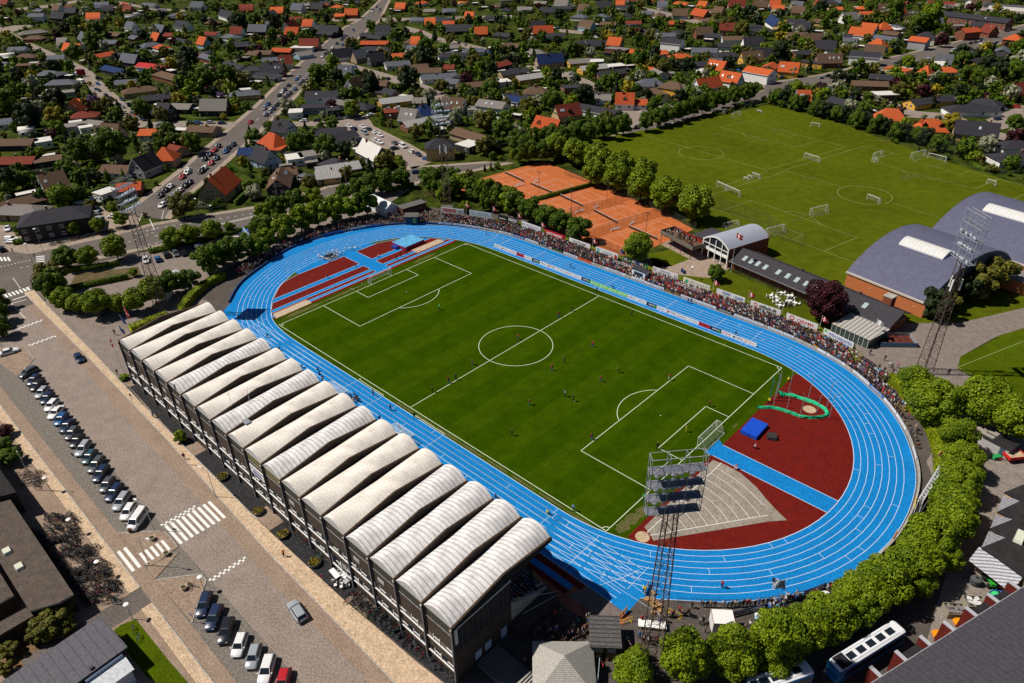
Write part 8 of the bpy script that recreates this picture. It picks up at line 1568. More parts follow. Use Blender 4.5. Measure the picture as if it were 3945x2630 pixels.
# prominent garden trees
for r,c,x,y,rd,k in [(0,0,880,260,6.5,'mid'),(0,0,1730,520,6.5,'dark'),(0,0,680,200,5.5,'mid'),(0,0,600,260,4.5,'dark'),(0,0,850,380,6.5,'mid'),(0,0,250,1060,6.5,'dark'),(0,0,60,950,6.,'mid'),(0,0,490,1050,4.4,'yellow'),(0,0,1010,1000,3.6,'conifer'),(0,0,1550,1110,4.2,'conifer'),(0,0,1630,760,4.0,'conifer'),(0,0,1370,1110,3.2,'conifer'),(0,0,1300,990,4.2,'mid'),(0,0,390,520,3.2,'lime'),(0,0,700,470,5,'mid'),(0,0,160,680,4,'dark'),(0,0,290,660,3.,'conifer'),(0,0,840,910,3.4,'purple'),(0,0,1900,700,6.5,'mid'),(0,0,2080,690,6.,'mid'),(0,0,1000,1330,7,'mid'),(0,0,720,1380,5,'mid'),(0,0,520,890,5,'dark'),(0,0,1480,1260,4,'olive'),(0,0,1600,1290,3.6,'mid'),(0,0,2290,1190,3.0,'conifer'),(0,0,270,890,2.2,'yellow'),(0,0,2030,870,2.5,'purple'),(0,0,1470,1040,4,'olive'),(0,0,1770,1320,4,'mid'),(0,0,1360,1340,3,'blossom'),(0,0,1080,960,4,'conifer'),(0,0,820,530,4,'olive'),(0,0,1110,380,2.6,'lime'),(0,0,2200,200,7,'dark'),(0,0,2330,180,6,'mid'),(0,0,820,560,3,'conifer'),(0,0,620,490,3.2,'mid'),(0,0,1430,510,3,'blossom'),(0,0,240,750,3,'blossom'),(0,0,1970,840,2,'yellow'),
 (0,1,700,560,4.2,'lime'),(0,1,560,680,5.4,'mid'),(0,1,740,700,4,'dark'),(0,1,1000,680,4.4,'conifer'),(0,1,1050,760,5.5,'dark'),(0,1,1410,730,7,'dark'),(0,1,1560,420,6,'mid'),(0,1,1640,300,5,'conifer'),(0,1,1550,520,6,'dark'),(0,1,170,200,6,'dark'),(0,1,150,330,5,'mid'),(0,1,650,170,4,'dark'),(0,1,430,200,4,'olive'),(0,1,380,1310,4.4,'mid'),(0,1,630,1340,4.6,'mid'),(0,1,450,1150,3,'conifer'),(0,1,880,1000,4,'lime'),(0,1,840,700,3,'blossom'),(0,1,1150,460,3.2,'blossom'),(0,1,1590,860,4,'blossom'),(0,1,1700,780,4,'olive'),(0,1,2140,820,5,'mid'),(0,1,1980,930,4,'olive'),(0,1,2000,560,5,'olive'),(0,1,690,960,2.8,'copper'),(0,1,1780,350,3.6,'olive'),(0,1,1270,330,4,'mid'),(0,1,2100,1100,5,'olive'),(0,1,2270,1180,5,'mid'),(0,1,1480,1200,3.8,'olive'),(0,1,2250,260,4,'olive'),(0,1,810,1370,3.4,'dark'),(0,1,100,1050+90,2.6,'blossom'),
 (0,2,1180,530,5.5,'mid'),(0,2,660,870,5,'dark'),(0,2,360,920,4.6,'mid'),(0,2,150,970,5,'olive'),(0,2,960,780,4.6,'conifer'),(0,2,740,640,4.2,'lime'),(0,2,1320,800,4,'conifer'),(0,2,870,760,4.5,'mid'),(0,2,1590,830,3.8,'blossom'),(0,2,1720,880,4,'blossom'),(0,2,410,540,2.8,'yellow'),(0,2,1130,690,2.6,'yellow'),(0,2,1170,140,3,'yellow'),(0,2,1180,290,4.2,'conifer'),(0,2,430,130,4.6,'dark'),(0,2,1000,180,4,'lime'),(0,2,1980,210,6,'olive'),(0,2,2110,250,6,'olive'),(0,2,2180,120,6,'dark'),(0,2,1620,600,4.4,'dark'),(0,2,1390,600,4,'olive'),(0,2,1820,640,4,'olive'),(0,2,690,1020,2.2,'thuja'),(0,2,740,1060,2.2,'thuja'),(0,2,1550,880,3.6,'dark'),(0,2,560,440,4.6,'mid'),(0,2,830,1100,3,'mid'),(0,2,140,290,4,'olive'),(0,2,2040,40,3,'yellow'),(0,2,1720,250,2,'yellow'),
 (0,3,1500,150,9,'lime'),(0,3,1400,200,7,'mid'),(0,3,1180,80,7,'mid'),(0,3,950,60,6,'mid'),(0,3,1290,570,4.2,'lime'),(0,3,830,620,4.6,'mid'),(0,3,1330,680,5,'conifer'),(0,3,650,710,4,'dark'),(0,3,1800,540,4.6,'mid'),(0,3,2020,600,5,'dark'),(0,3,850,280,4.4,'conifer'),(0,3,500,60,5,'dark'),(0,3,120,480,5.5,'dark'),(0,3,1220,820,4.4,'olive'),(0,3,1530,900,4,'conifer'),(0,3,1850,840,3.4,'conifer'),(0,3,1690,1110,4,'yellow'),(0,3,2270,1120,3.6,'mid'),(0,3,1610,360,4.4,'copper'),(0,3,240,650,3,'blossom'),(0,3,450,850,2.8,'yellow'),(0,3,270,810,4,'lime'),(0,3,1130,460,2,'yellow'),(0,3,2120,660,5,'dark'),(0,3,2330,440,6,'mid'),(0,3,2300,650,6,'mid'),(0,3,1950,700,5,'mid'),(0,3,770,250,3.6,'olive'),(0,3,590,130,4.6,'mid'),(0,3,630,270,2.4,'conifer'),(0,3,800,390,2.6,'conifer'),(0,3,1820,680,4,'mid'),(0,3,1600,740,4,'mid'),
 (1,0,1660,300,4.8,'olive'),(1,0,810,80,3.4,'conifer'),(1,0,370,240,2.6,'mid'),(1,0,560,250,4.4,'lime'),(1,0,700,220,3.6,'mid'),(1,0,460,210,2.2,'yellow'),(1,0,60,90,4.5,'dark'),(1,0,180,90,3,'mid'),(1,1,830,10,3,'olive')]:
    p=K(r,c,x,y,rd); T(r,c,x,y,rd,k,hzone(p.x,p.y))
print('named trees',len(TREES))
# bushes bottom left
for r,c,x,y,rd in [(3,0,430,1000,2.6),(3,0,540,930,2.2),(3,0,330,1090,1.8),(3,0,60,1240,1.6),(3,0,560,1040,1.6),(3,0,30,1420,1.2)]: T(r,c,x,y,rd,'olive','among the bushes between the brown and the seamed roofs',h=rd*.75)
T(2,0,1655,870,1.3,'lime','small bush by the door of the grandstand'); T(2,0,80,1020,2.2,'mid','bush at the left picture edge by the lamp',h=1.6); T(2,0,30,800,1.8,'copper','reddish bush at the left picture edge',h=1.3); T(2,0,20,920,1.8,'mid','bush beside the reddish one at the left edge',h=1.3); T(2,0,1130,300,1.3,'lime','weedy bush at the far corner of the stand',h=.6)
for x,y in ((-20,1180),(-30,1300),(-20,1430)): T(1,0,x,y,2.8,'mid','at the left picture edge beside the bus stop')
# hedges
HGB={}
def hedge_mesh(L_,W_,H_,m,seed,dens=26):
    k=(round(L_),W_,H_,m.name)
    if k in HGB: return HGB[k]
    r_=np.random.RandomState(seed); n=int(dens*(L_*W_+2*L_*H_)); V=[]
    t=r_.rand(n); a=L_*W_; b_=L_*H_; tot=a+2*b_; x=(r_.rand(n)-.5)*L_; pick=r_.rand(n)*tot; pos=np.zeros((n,3)); nr=np.zeros((n,3))
    top=pick<a; s1=(pick>=a)&(pick<a+b_); s2=~top&~s1; pos[:,0]=x; pos[top,1]=(r_.rand(top.sum())-.5)*W_; pos[top,2]=H_; nr[top,2]=1; pos[s1,1]=-W_/2; pos[s1,2]=r_.rand(s1.sum())*H_; nr[s1,1]=-1; pos[s2,1]=W_/2; pos[s2,2]=r_.rand(s2.sum())*H_; nr[s2,1]=1
    pos+=r_.normal(size=(n,3))*.05; nr+=r_.normal(size=(n,3))*.5; nr/=np.linalg.norm(nr,axis=1)[:,None]; u=np.cross(nr,r_.normal(size=(n,3))); u/=np.linalg.norm(u,axis=1)[:,None]; v=np.cross(nr,u); s=.16*(.6+.8*r_.rand(n))[:,None]
    P_=np.stack([pos+u*s,pos+v*s,pos-u*s,pos-v*s],1).reshape(-1,3); 
    bx=np.array([(i,j,k2) for k2 in (0,H_-.08) for i,j in ((-L_/2,-W_/2+.06),(L_/2,-W_/2+.06),(L_/2,W_/2-.06),(-L_/2,W_/2-.06))]); fb=[(4,5,6,7),(0,1,5,4),(1,2,6,5),(2,3,7,6),(3,0,4,7)]
    nv=len(P_); faces=np.concatenate([np.arange(nv),nv+np.array(fb).ravel()]).astype(np.int32); P_=np.concatenate([P_,bx]).astype(np.float32); nf=n+5
    me=bpy.data.meshes.new('hedge'); me.vertices.add(len(P_)); me.vertices.foreach_set('co',P_.ravel()); me.loops.add(len(faces)); me.loops.foreach_set('vertex_index',faces); me.polygons.add(nf); me.polygons.foreach_set('loop_start',np.arange(0,4*nf,4,dtype=np.int32)); me.update(calc_edges=True); me.materials.append(m); HGB[k]=me; return me
def hedge(x0,y0,x1,y1,W_,H_,m,label,group=None,dens=26,z=0):
    d=math.hypot(x1-x0,y1-y0); L_=max(2,round(d)); o=ob('hedge',hedge_mesh(L_,W_,H_,m,int(L_*7+W_*10),dens),None,((x0+x1)/2,(y0+y1)/2,z),math.atan2(y1-y0,x1-x0),(d/L_,1,1)); return tag(o,label,'hedge',group)
HB=[(-58,50.7),(-56,54.2),(-38,54.4),(-20,54.4),(-2,54.4),(16,54.4),(34,54.3),(50,53.8),(62,50.3)]
nmh=['left end','below the KENTHO banner','below the café banner','below the FLETHØJ banner','below the NTG banner','below the EBO banner','below the stillads banner','right end']
for i,(a,b_) in enumerate(zip(HB[:-1],HB[1:])): 
    if i: hedge(*a,*b_,1.7,1.75,F8,'clipped yellow-green hedge on top of the far terrace, %s'%nmh[i])
hr=[(62,49.8),(66.5,46.2)]; hedge(*hr[0],*hr[1],2.0,1.9,F8,'yellow-green hedge beside the HVIDOVRELISTEN banner')
rh=[K2(2,3,1080,360),K2(2,3,1230,440),K2(2,3,1330,620),K2(2,3,1470,760),K2(2,3,1540,900),K2(2,3,1580,1060),K2(2,3,1600,1240)]
for i,(a,b_) in enumerate(zip(rh[:-1],rh[1:])): hedge(a.x,a.y,b_.x,b_.y,2.6,1.9,F8,'bright clipped hedge section above the right terrace')
hl=[K2(1,0,1680,1300),K2(1,0,1760,1190),K2(1,0,1880,1080),K2(1,0,2060,985)]
for i,(a,b_) in enumerate(zip(hl[:-1],hl[1:])): hedge(a.x,a.y,b_.x,b_.y,1.9,2.0,F8,'bright hedge section behind the crowd of the left bend')
a,b_=K2(1,0,1215,1500),K2(1,0,1560,1370); hedge(a.x,a.y,b_.x,b_.y,2.2,2.4,F8,'bright clipped hedge behind the far end of the grandstand')
for a,b_,l in (((1,0,650,930),(1,0,1100,870),'dark hedge above the dry planting bed'),((1,0,1380,760),(1,0,1980,620),'dark hedge between the avenue and the parked cars'),((1,0,1980,620),(1,0,2300,545),'dark hedge continuing beside the bus shelter'),((1,0,600,1110),(1,0,1180,990),'low hedge below the dry planting bed'),((1,0,420,1150),(1,0,640,1290),'low hedge beside the tan pavement'),((1,0,130,680),(1,0,330,640),'low hedge before the shop plaza'),((1,1,1190,200),(1,1,1450,140),'dark hedge behind the marquee'),((1,1,700,100),(1,1,1020,40),'clipped hedge before the yellow brick house')):
    a,b_=K2(*a),K2(*b_); hedge(a.x,a.y,b_.x,b_.y,1.2,1.5,F2,l)
a,b_=K2(1,2,240,272),K2(1,2,760,132); hedge(a.x,a.y,b_.x,b_.y,.8,1.4,F2,'dark hedge between the upper and middle clay courts')
# garden hedges
q=random.Random(5); hedges=[]
for h in HOUSES[:HN]:
    cx,cy,r,rz,L_,D,kd=h; d0=(Vector((cx,cy,0))-CAM).length
    if d0>900: continue
    u=Vector((math.cos(rz),math.sin(rz))); v=Vector((-u.y,u.x)); a=L_/2+q.uniform(3.5,7); b_=D/2+q.uniform(4,8)
    for s_ in ((-1,-1,1,-1),(1,-1,1,1),(1,1,-1,1),(-1,1,-1,-1)):
        if q.random()<.25: continue
        p=Vector((cx,cy))+u*a*s_[0]+v*b_*s_[1]; w_=Vector((cx,cy))+u*a*s_[2]+v*b_*s_[3]; t0=q.uniform(0,.3); t1=q.uniform(.7,1); p,w_=p.lerp(w_,t0),p.lerp(w_,t1)
        if (w_-p).length<4: continue
        if all(clear(p.x+(w_.x-p.x)*t,p.y+(w_.y-p.y)*t) and not hnear(p.x+(w_.x-p.x)*t,p.y+(w_.y-p.y)*t,.3) for t in (0,.25,.5,.75,1)): hedges.append((d0,p.x,p.y,w_.x,w_.y,q.choice([1.3,1.6,2.0])))
hedges.sort()
hedges=[h for h in hedges if vis(h[1],h[2],0,50)]
its=[]
for i,(d0,x0,y0,x1,y1,H_) in enumerate(hedges):
    m=[F2,F2,F3,F8][(i*7)%4]
    if m is F8: m=F2
    if i<240: hedge(x0,y0,x1,y1,1.0,H_,m,'clipped garden hedge %s'%hzone(x0,y0),'clipped garden hedges',9)
    else:
        d=math.hypot(x1-x0,y1-y0); L_=max(2,round(d)); me=hedge_mesh(L_,1.0,H_,m,int(L_*7),3); its.append((me,Matrix.Translation(((x0+x1)/2,(y0+y1)/2,0))@Matrix.Rotation(math.atan2(y1-y0,x1-x0),4,'Z'),[m]))
if its: merge(its,'far_hedges')['label']='clipped hedges between the farther gardens'
# garden trees: the nearest as things, the rest as one mass
gt=[]
for t in range(80000):
    sx=q.uniform(-80,PW+80); sy=q.uniform(-40,1130) if q.random()<.55 else q.uniform(-40,450); p=S(sx,sy)
    if (p-CAM).length>1400: continue
    rad=q.choice([1.0,1.1,1.3,1.5,1.8,2.2,2.6,3.2,3.8,4.2]) 
    if not clear(p.x,p.y): continue
    if rad>2 and not clear_r(p.x,p.y,rad*.7): continue
    if hnear(p.x,p.y,rad*.55): continue
    gt.append((p.x,p.y,rad,q.choice(['mid','mid','mid','dark','dark','olive','olive','lime','mid','conifer','thuja','blossom','yellow' if q.random()<.4 else 'dark','copper' if q.random()<.3 else 'mid'])))
    hadd(p.x,p.y,rad*.45)
    if len(gt)>3700: break
gt.sort(key=lambda g:(Vector((g[0],g[1],0))-CAM).length/g[2])
print('garden trees',len(gt),'left for things',300-len(TREES))
nT=max(0,296-len(TREES)); 
for x,y,r,k in gt[:nT]: tree(x,y,r,k,'%s %s'%(SPEC[k],hzone(x,y)))
LOW={k:[] for k in KM}
def low(k,near=0):
    base={'lime':F1,'mid':F2,'dark':F3,'olive':F4,'yellow':F5,'copper':F6,'blossom':F7,'purple':F9,'conifer':F3,'thuja':F2}[k]
    if not LOW[k]:
        for s in range(4):
            f=s//2
            if k in('conifer','thuja'): LOW[k].append(conifer(200+s,(700,180)[f],base,(.22,.34)[f]))
            else: LOW[k].append(round_tree(300+s,1,.95,9,(1100,260)[f],(.125,.22)[f],base,.95))
    return LOW[k][rnd.randrange(2)+(0 if near else 2)],base
its=[]
for x,y,r,k in gt[nT:]:
    me,bm=low(k,(Vector((x,y,0))-CAM).length<430); its.append((me,Matrix.Translation((x,y,0))@Matrix.Rotation(q.random()*6.28,4,'Z')@Matrix.Diagonal((r,r,r*q.uniform(.85,1.15),1)),[bm]))
merge(its,'garden_vegetation')['label']='mass of trees and shrubs filling the farther gardens'
# ================= vehicles
CP={n:mat('car_paint_'+n,c,.28,spec=.6) for n,c in {'k':(.012,.013,.018),'n':(.012,.025,.07),'w':(.72,.72,.72),'s':(.30,.33,.36),'r':(.42,.012,.02),'b':(.02,.09,.25),'g':(.07,.08,.09),'y':(.5,.5,.05),'t':(.02,.07,.09)}.items()}
CPN={'k':'black','n':'navy blue','w':'white','s':'silver','r':'red','b':'blue','g':'dark grey','y':'lime yellow','t':'teal'}
CG=mat('car_glass',(.012,.018,.025),.06,spec=.8); LH=mat('headlight_lens',(.35,.35,.37),.15); LT2=mat('tail_lens',(.3,.01,.01),.25); RIM=mat('wheel_rim',(.35,.36,.37),.35,metal=.5)
TYPES={'hatch':(4.1,1.75,1.47,-1.95,-1.45,.35,1.0,.92),'estate':(4.6,1.82,1.48,-2.2,-1.85,.3,1.05,.93),'sedan':(4.5,1.8,1.42,-1.5,-.95,.3,1.0,.92),'van':(4.9,1.9,1.95,-2.35,-2.25,1.1,1.75,1.15)}
def car_parts(t):
    L_,W_,H_,xb,xrb,xrf,xf,bz=TYPES[t]; h=L_/2; w_=W_/2; b=MB()
    st=[(-h,.45,.72,.86),(-h+.08,.3,bz-.06,.95),(-h+.6,.24,bz,1),(0,.24,bz,1.0),(xf,.24,bz-.02,1),(h-.55,.24,bz-.13,.97),(h-.12,.28,bz-.26,.9),(h,.4,bz-.36,.8)]
    rows=[[(x,-w_*k,z0+.06),(x,-w_*k,(z0+z1)/2),(x,-w_*k*.97,z1-.06),(x,-w_*k*.84,z1),(x,w_*k*.84,z1),(x,w_*k*.97,z1-.06),(x,w_*k,(z0+z1)/2),(x,w_*k,z0+.06),(x,0,z0),(x,-w_*k,z0+.06)] for x,z0,z1,k in st]
    b.grid([r[::-1] for r in rows]); b.poly(rows[0][:-1]); b.poly(rows[-1][:-1][::-1])
    g=MB(); B_=[(xb,-w_*.86,bz-.02),(xf,-w_*.84,bz-.03),(xf,w_*.84,bz-.03),(xb,w_*.86,bz-.02)]; T_=[(xrb,-w_*.68,H_-.05),(xrf,-w_*.68,H_-.05),(xrf,w_*.68,H_-.05),(xrb,w_*.68,H_-.05)]
    g.add(B_+T_,[(0,1,5,4),(1,2,6,5),(2,3,7,6),(3,0,4,7)])
    r=MB(); r.add([(xrb-.05,-w_*.7,H_-.06),(xrf+.05,-w_*.7,H_-.06),(xrf+.05,w_*.7,H_-.06),(xrb-.05,w_*.7,H_-.06),(xrb+.08,-w_*.58,H_),(xrf-.1,-w_*.58,H_),(xrf-.1,w_*.58,H_),(xrb+.08,w_*.58,H_)],[(0,1,5,4),(1,2,6,5),(2,3,7,6),(3,0,4,7),(4,5,6,7)])
    for i in range(4): r.tube(B_[i],T_[i],.045,None,4)
    for s_ in (-1,1): xm=(xb+xf)/2-.1; r.tube((xm,s_*w_*.86,bz),((xrb+xrf)/2,s_*w_*.69,H_-.05),.035,None,4); r.box((xf-.15,s_*(w_+.08),bz+.03),(.16,.2,.12))
    wl_=[(x,s_*(w_-.11)) for x in (-h+.78,h-.82) for s_ in (-1,1)]
    return b,g,r,wl_,L_,W_,bz
def merge_mb(parts):
    M=MB()
    for mb,m in parts: M.add(mb.v,mb.f,m)
    return M
CARM={}
for t in TYPES:
    b,g,r,wl_,L_,W_,bz=car_parts(t); me_b=b.mesh('body',True); me_g=g.mesh('window_glass'); me_r=r.mesh('roof_panel')
    for me,m in ((me_b,CP['k']),(me_g,CG),(me_r,CP['k'])): me.materials.append(m)
    w_=MB(); w_.tube((0,-.11,0),(0,.11,0),.32,BLACK,14); w_.tube((0,-.12,0),(0,.12,0),.2,RIM,10); me_w=w_.mesh('wheel')
    hl_=MB(); hl_.box((0,0,0),(.12,.36,.13),LH,taper=.85); me_h=hl_.mesh('headlight'); tl_=MB(); tl_.box((0,0,0),(.08,.28,.2),LT2); me_t=tl_.mesh('tail_light')
    M=merge_mb([(b,CP['k']),(r,CP['k']),(g,CG)])
    for x,y in wl_: M.tube((x,y-.1,.31),(x,y+.1,.31),.31,BLACK,8)
    for s_ in (-1,1): M.box((L_/2-.12,s_*W_*.34,bz-.32),(.14,.34,.12),LH); M.box((-L_/2+.08,s_*W_*.36,bz-.16),(.1,.26,.18),LT2)
    CARM[t]=(me_b,me_g,me_r,me_w,me_h,me_t,wl_,L_,W_,bz,M.mesh('car'))
def car(x,y,rz,t,c,label,near=False,group=None,name='parked_car',z=0.03):
    me_b,me_g,me_r,me_w,me_h,me_t,wl_,L_,W_,bz,M=CARM[t]
    if not near:
        o=ob(name,M,None,(x,y,z),rz); o.material_slots[0].link='OBJECT'; o.material_slots[0].material=CP[c]; return tag(o,label,'van' if t=='van' else 'car',group)
    o=thing(name,label,'van' if t=='van' else 'car',(x,y,z),rz,group)
    for n_,me in (('body',me_b),('roof_panel',me_r)): p=ob(n_,me,o); p.material_slots[0].link='OBJECT'; p.material_slots[0].material=CP[c]
    ob('window_glass',me_g,o)
    for wx,wy in wl_: ob('wheel',me_w,o,(wx,wy,.32))
    for s_ in (-1,1): ob('headlight',me_h,o,(L_/2-.13,s_*W_*.33,bz-.3)); ob('tail_light',me_t,o,(-L_/2+.08,s_*W_*.36,bz-.16))
    return o
row1=[('g','estate',35),('n','hatch',-75),('k','hatch',-70),('s','hatch',-72),('n','hatch',-72),('w','hatch',-72),('w','sedan',-70),('b','hatch',-72),('n','sedan',-68),('g','hatch',-70),('k','hatch',-70),('s','estate',-70),('t','hatch',-72),('g','estate',-72),('n','estate',-72),('g','hatch',-72),('n','estate',-72),('s','estate',-72),('w','hatch',-74),('w','van',-76)]
pos1=[(-77.6,-86.4),(-73.0,-86.6),(-70.0,-86.8),(-66.2,-87.0),(-62.9,-87.0),(-59.3,-87.2),(-55.8,-87.5),(-52.3,-87.6),(-48.9,-87.6),(-45.5,-87.8),(-42.1,-88.0),(-38.6,-88.1),(-34.9,-88.2),(-31.5,-88.2),(-28.1,-88.6),(-24.0,-89.0),(-20.8,-89.0),(-17.4,-89.0),(-13.8,-89.2),(-10.4,-88.9)]
for (c,t,a),(x,y) in zip(row1,pos1): car(x,y+.5,R(-72) if a>0 else R(-48+rnd.gauss(0,2)),t,c,'%s %s parked in the angled bays left of the zebra crossing'%(CPN[c],{'van':'van','estate':'estate car','hatch':'hatchback','sedan':'saloon'}[t]),True,'cars in the angled parking bays')
for (x,y,c,t) in ((15.6,-89.0,'n','estate'),(19.0,-89.1,'n','estate'),(22.6,-89.0,'k','estate'),(26.3,-88.8,'w','hatch'),(29.6,-88.4,'s','hatch'),(32.9,-88.2,'w','estate'),(36.3,-87.6,'r','hatch')): car(x,y,R(-44+rnd.gauss(0,2)),t,c,'%s car in the bays below the zebra crossing'%CPN[c],True,'cars in the lower parking bays')
for q_,a,t,c,l in (((3,1,385,930),172,'estate','s','silver car driving past the grandstand'),((2,0,735,170),-5,'hatch','n','navy blue car driving along the street beyond the grandstand'),((2,0,90,110),80,'sedan','w','white convertible-like car at the upper left street end')): p=K(*q_); car(p.x,p.y,R(a),t,c,l,True,name='driving_car')
def cars(c_,s,lab,dirv=None,group=None,name='parked_car'):
    for rec in s.split():
        a=rec.split(','); x,y=float(a[0]),float(a[1]); p=K(*c_,x,y,.5); col=a[2] if len(a)>2 and a[2] in CP else rnd.choice('kkknnngbs'); t='van' if 'V' in a else rnd.choice(['hatch','hatch','estate','sedan'])
        dv=dirv
        if len(a)>2 and a[-1].startswith('d'): dx,dy=a[-1][1:].split(':'); dv=(float(dx),float(dy))
        e=K(*c_,x+dv[0],y+dv[1],.5)-p; rz=math.atan2(e.y,e.x)+rnd.gauss(0,.03); flip=rnd.choice([0,math.pi]) if name=='parked_car' else 0
        car(p.x,p.y,rz+flip,t,col,'%s %s %s'%(CPN[col],'van' if t=='van' else 'car',lab),False,group,name)
Q='in the queue on the diagonal road'
cars((1,0),'1490,318,w 1535,272 1475,228,k 1520,182 1565,145,w 1595,225,s 1650,185,w 1695,145 1740,112,n 1675,58,r 1720,18,w 1850,8',Q+', lower part',(-60,45),'cars queueing on the diagonal road','queueing_car')
cars((0,0),'1880,1545,w 1940,1500,r 1880,1460 1990,1455 1925,1420 1970,1380,r 2005,1345 2075,1390 2095,1362 2140,1330 2300,1120,r 1725,1562,w',Q+', middle part',(-60,48),'cars queueing on the diagonal road','queueing_car')
cars((0,1),'75,995 110,958 95,1055 125,1025,s 160,1000 190,965 210,948 215,875 240,845,w 265,822 300,785 265,900 290,875 315,855 358,818,b 375,728,b 392,700 405,770 430,745 455,718,s 612,517,w 637,495 657,480 695,500 703,438,w 740,462 745,400 797,412,b 790,362 805,345 825,327,w 875,342 895,272,b 1070,105,w 1110,62 1130,100 1140,85 1070,88',Q+', upper part',(-60,52),'cars queueing on the diagonal road','queueing_car')
cars((0,1),'1042,180,s',' crossing the far crossroads',(50,0),None,'driving_car')
cars((0,1),'440,1108,w,d50:-2 560,1105,d50:-2 650,1100,d50:-2 762,1090,d50:-4 850,1075,d50:-6 920,1062,d50:-8 985,1048,y,d50:-9 855,1158,w,d50:22 900,1182,d50:22 980,1162,w,d50:22 998,1222,V,k,d50:28 1045,1192,d50:26 1088,1212,w,d50:26 1140,1242,w,d50:26 1092,1282,w,d50:24 1140,1306,w,d50:24 955,1278,w,d50:20 1275,1312,d45:30 1350,1342,w,V,d50:28 1430,1390,w,d50:30 1495,1420,d50:28 1572,1458,d50:10 1050,1056,w,d50:-9 1275,1362,d40:-10 1300,992,w,d50:-3 1210,1003,d50:-3 1510,825,d40:10 1465,840,d40:10','on the parked-car street',(50,20),'cars on the parked-car street')
cars((0,1),'1060,690,d50:20 1085,705,d50:20 1210,722,d50:15 560,462,d50:-3 910,612,d50:30 1515,288,r,d20:10 1865,390,d50:20 1920,408,s,d50:20 2110,468,d50:10 2135,475,d50:10','on the lanes right of the diagonal road',(50,15))
cars((0,0),'520,514 912,720,d50:2 875,815 910,830 822,840 842,862 972,872 1020,902 930,915 957,930 1095,962 1128,980,s 1115,1050 1220,1040 1250,1056,r 1280,1075,w 1312,1097 1120,910 882,975,w,d50:-2 900,770,b 1470,1140,s,d50:-2 1750,1130,d50:-2 1820,1128,b,d50:-2 1940,1125,s,d50:-2 2040,1130,d50:-2 1640,1192,w 1565,1520,w,V,d50:-4 1900,597,w,d50:-6 2280,548,d50:-4 1295,658,b,d30:4','along the quiet side street',(60,32),'cars along the quiet side street')
cars((0,2),'410,677,w 547,675,w,d50:-6 600,732,w 550,716 255,627 300,640,r 2088,642,b 1390,958,d20:20 1150,1165,d20:-20 1415,102,s,d50:0 875,368,r,d50:-4 770,340,w 410,260,d50:0 1400,155,w,d50:0','on the lanes right of centre',(50,14))
cars((0,3),'490,714,s,d50:-8 550,696,d50:-8 1180,582,d50:-10 1465,540,w,d50:-2 1715,468,w,V,d50:-6 1862,396,d50:-10 1905,386,d50:-10 1952,374,d50:-10 1970,398,w,d50:-8 2000,410,b,d50:-8 2100,388,s,d50:-8 550,812,d50:20 630,850,d50:14 700,862,d50:14 765,885,d50:14 830,902,d50:14 905,922,r,d50:14 1015,885,g,d50:0 930,697,r,d50:0 2115,1090,d50:-6 2290,1228,d50:10 2170,1000,d50:10 2280,978,r,d50:6 130,712,d50:-4 50,702,d50:-4 1790,76 1860,86 1930,96 2000,60 1660,48 2100,102 2180,106 2240,112 2200,282,V,b,d50:-12','at the right side of the suburb',(50,0))
cars((1,0),'70,532,w,d10:-40 105,628,w 112,652,w 15,720,k,d40:30 875,390,s 897,355,k,d40:10 905,442,s,d40:6 1040,420,w 655,740,w,d40:8 1340,822,w,d10:45 1450,812,b,d20:45 1532,772,d20:45 1617,762,d20:45 1692,757,d20:45 1815,702,d40:8 2050,667,b,d40:20 2110,640,d40:20 2175,627,w,d40:22 2240,602,d40:20 1745,1112,t,d50:5 800,1270,g,d40:2 970,1290,g,d40:-20 40,1445,n,d40:-10','round the far parking area',(50,0))
cars((1,1),'1480,15,n,d50:-4 850,147,w,d40:-14','on the avenue behind the far bend',(50,-5))
p=K(0,0,740,700); o=thing('garbage_truck','dark red lorry with raised body and white cab at the side street','truck',(p.x,p.y,0),R(-150)); b=MB(); b.box((-1.2,0,2.6),(4.4,2.3,3.4),mat('truck_red',(.16,.01,.02),.5)); b.obj('container',o); b=MB(); b.box((2.4,0,1.5),(2.2,2.3,2.2),WHITE); b.obj('cab',o); b=MB(); b.box((3.52,0,1.9),(.05,2,.8),CG); b.obj('windscreen',o)
for x in (-2.4,-.8,2.3):
    for s_ in (-1,1): b=MB(); b.tube((x,s_*.9,.5),(x,s_*1.15,.5),.5,BLACK,12); b.obj('wheel',o)
p=K(0,0,750,765); o=thing('box_trailer','white box trailer parked below the dark red lorry','trailer',(p.x,p.y,0),R(10)); b=MB(); b.box((0,0,1.5),(5.4,2.3,2.1),WHITE); b.obj('body',o)
for s_ in (-1,1): b=MB(); b.tube((0,s_*.9,.35),(0,s_*1.1,.35),.35,BLACK,10); b.obj('wheel',o)
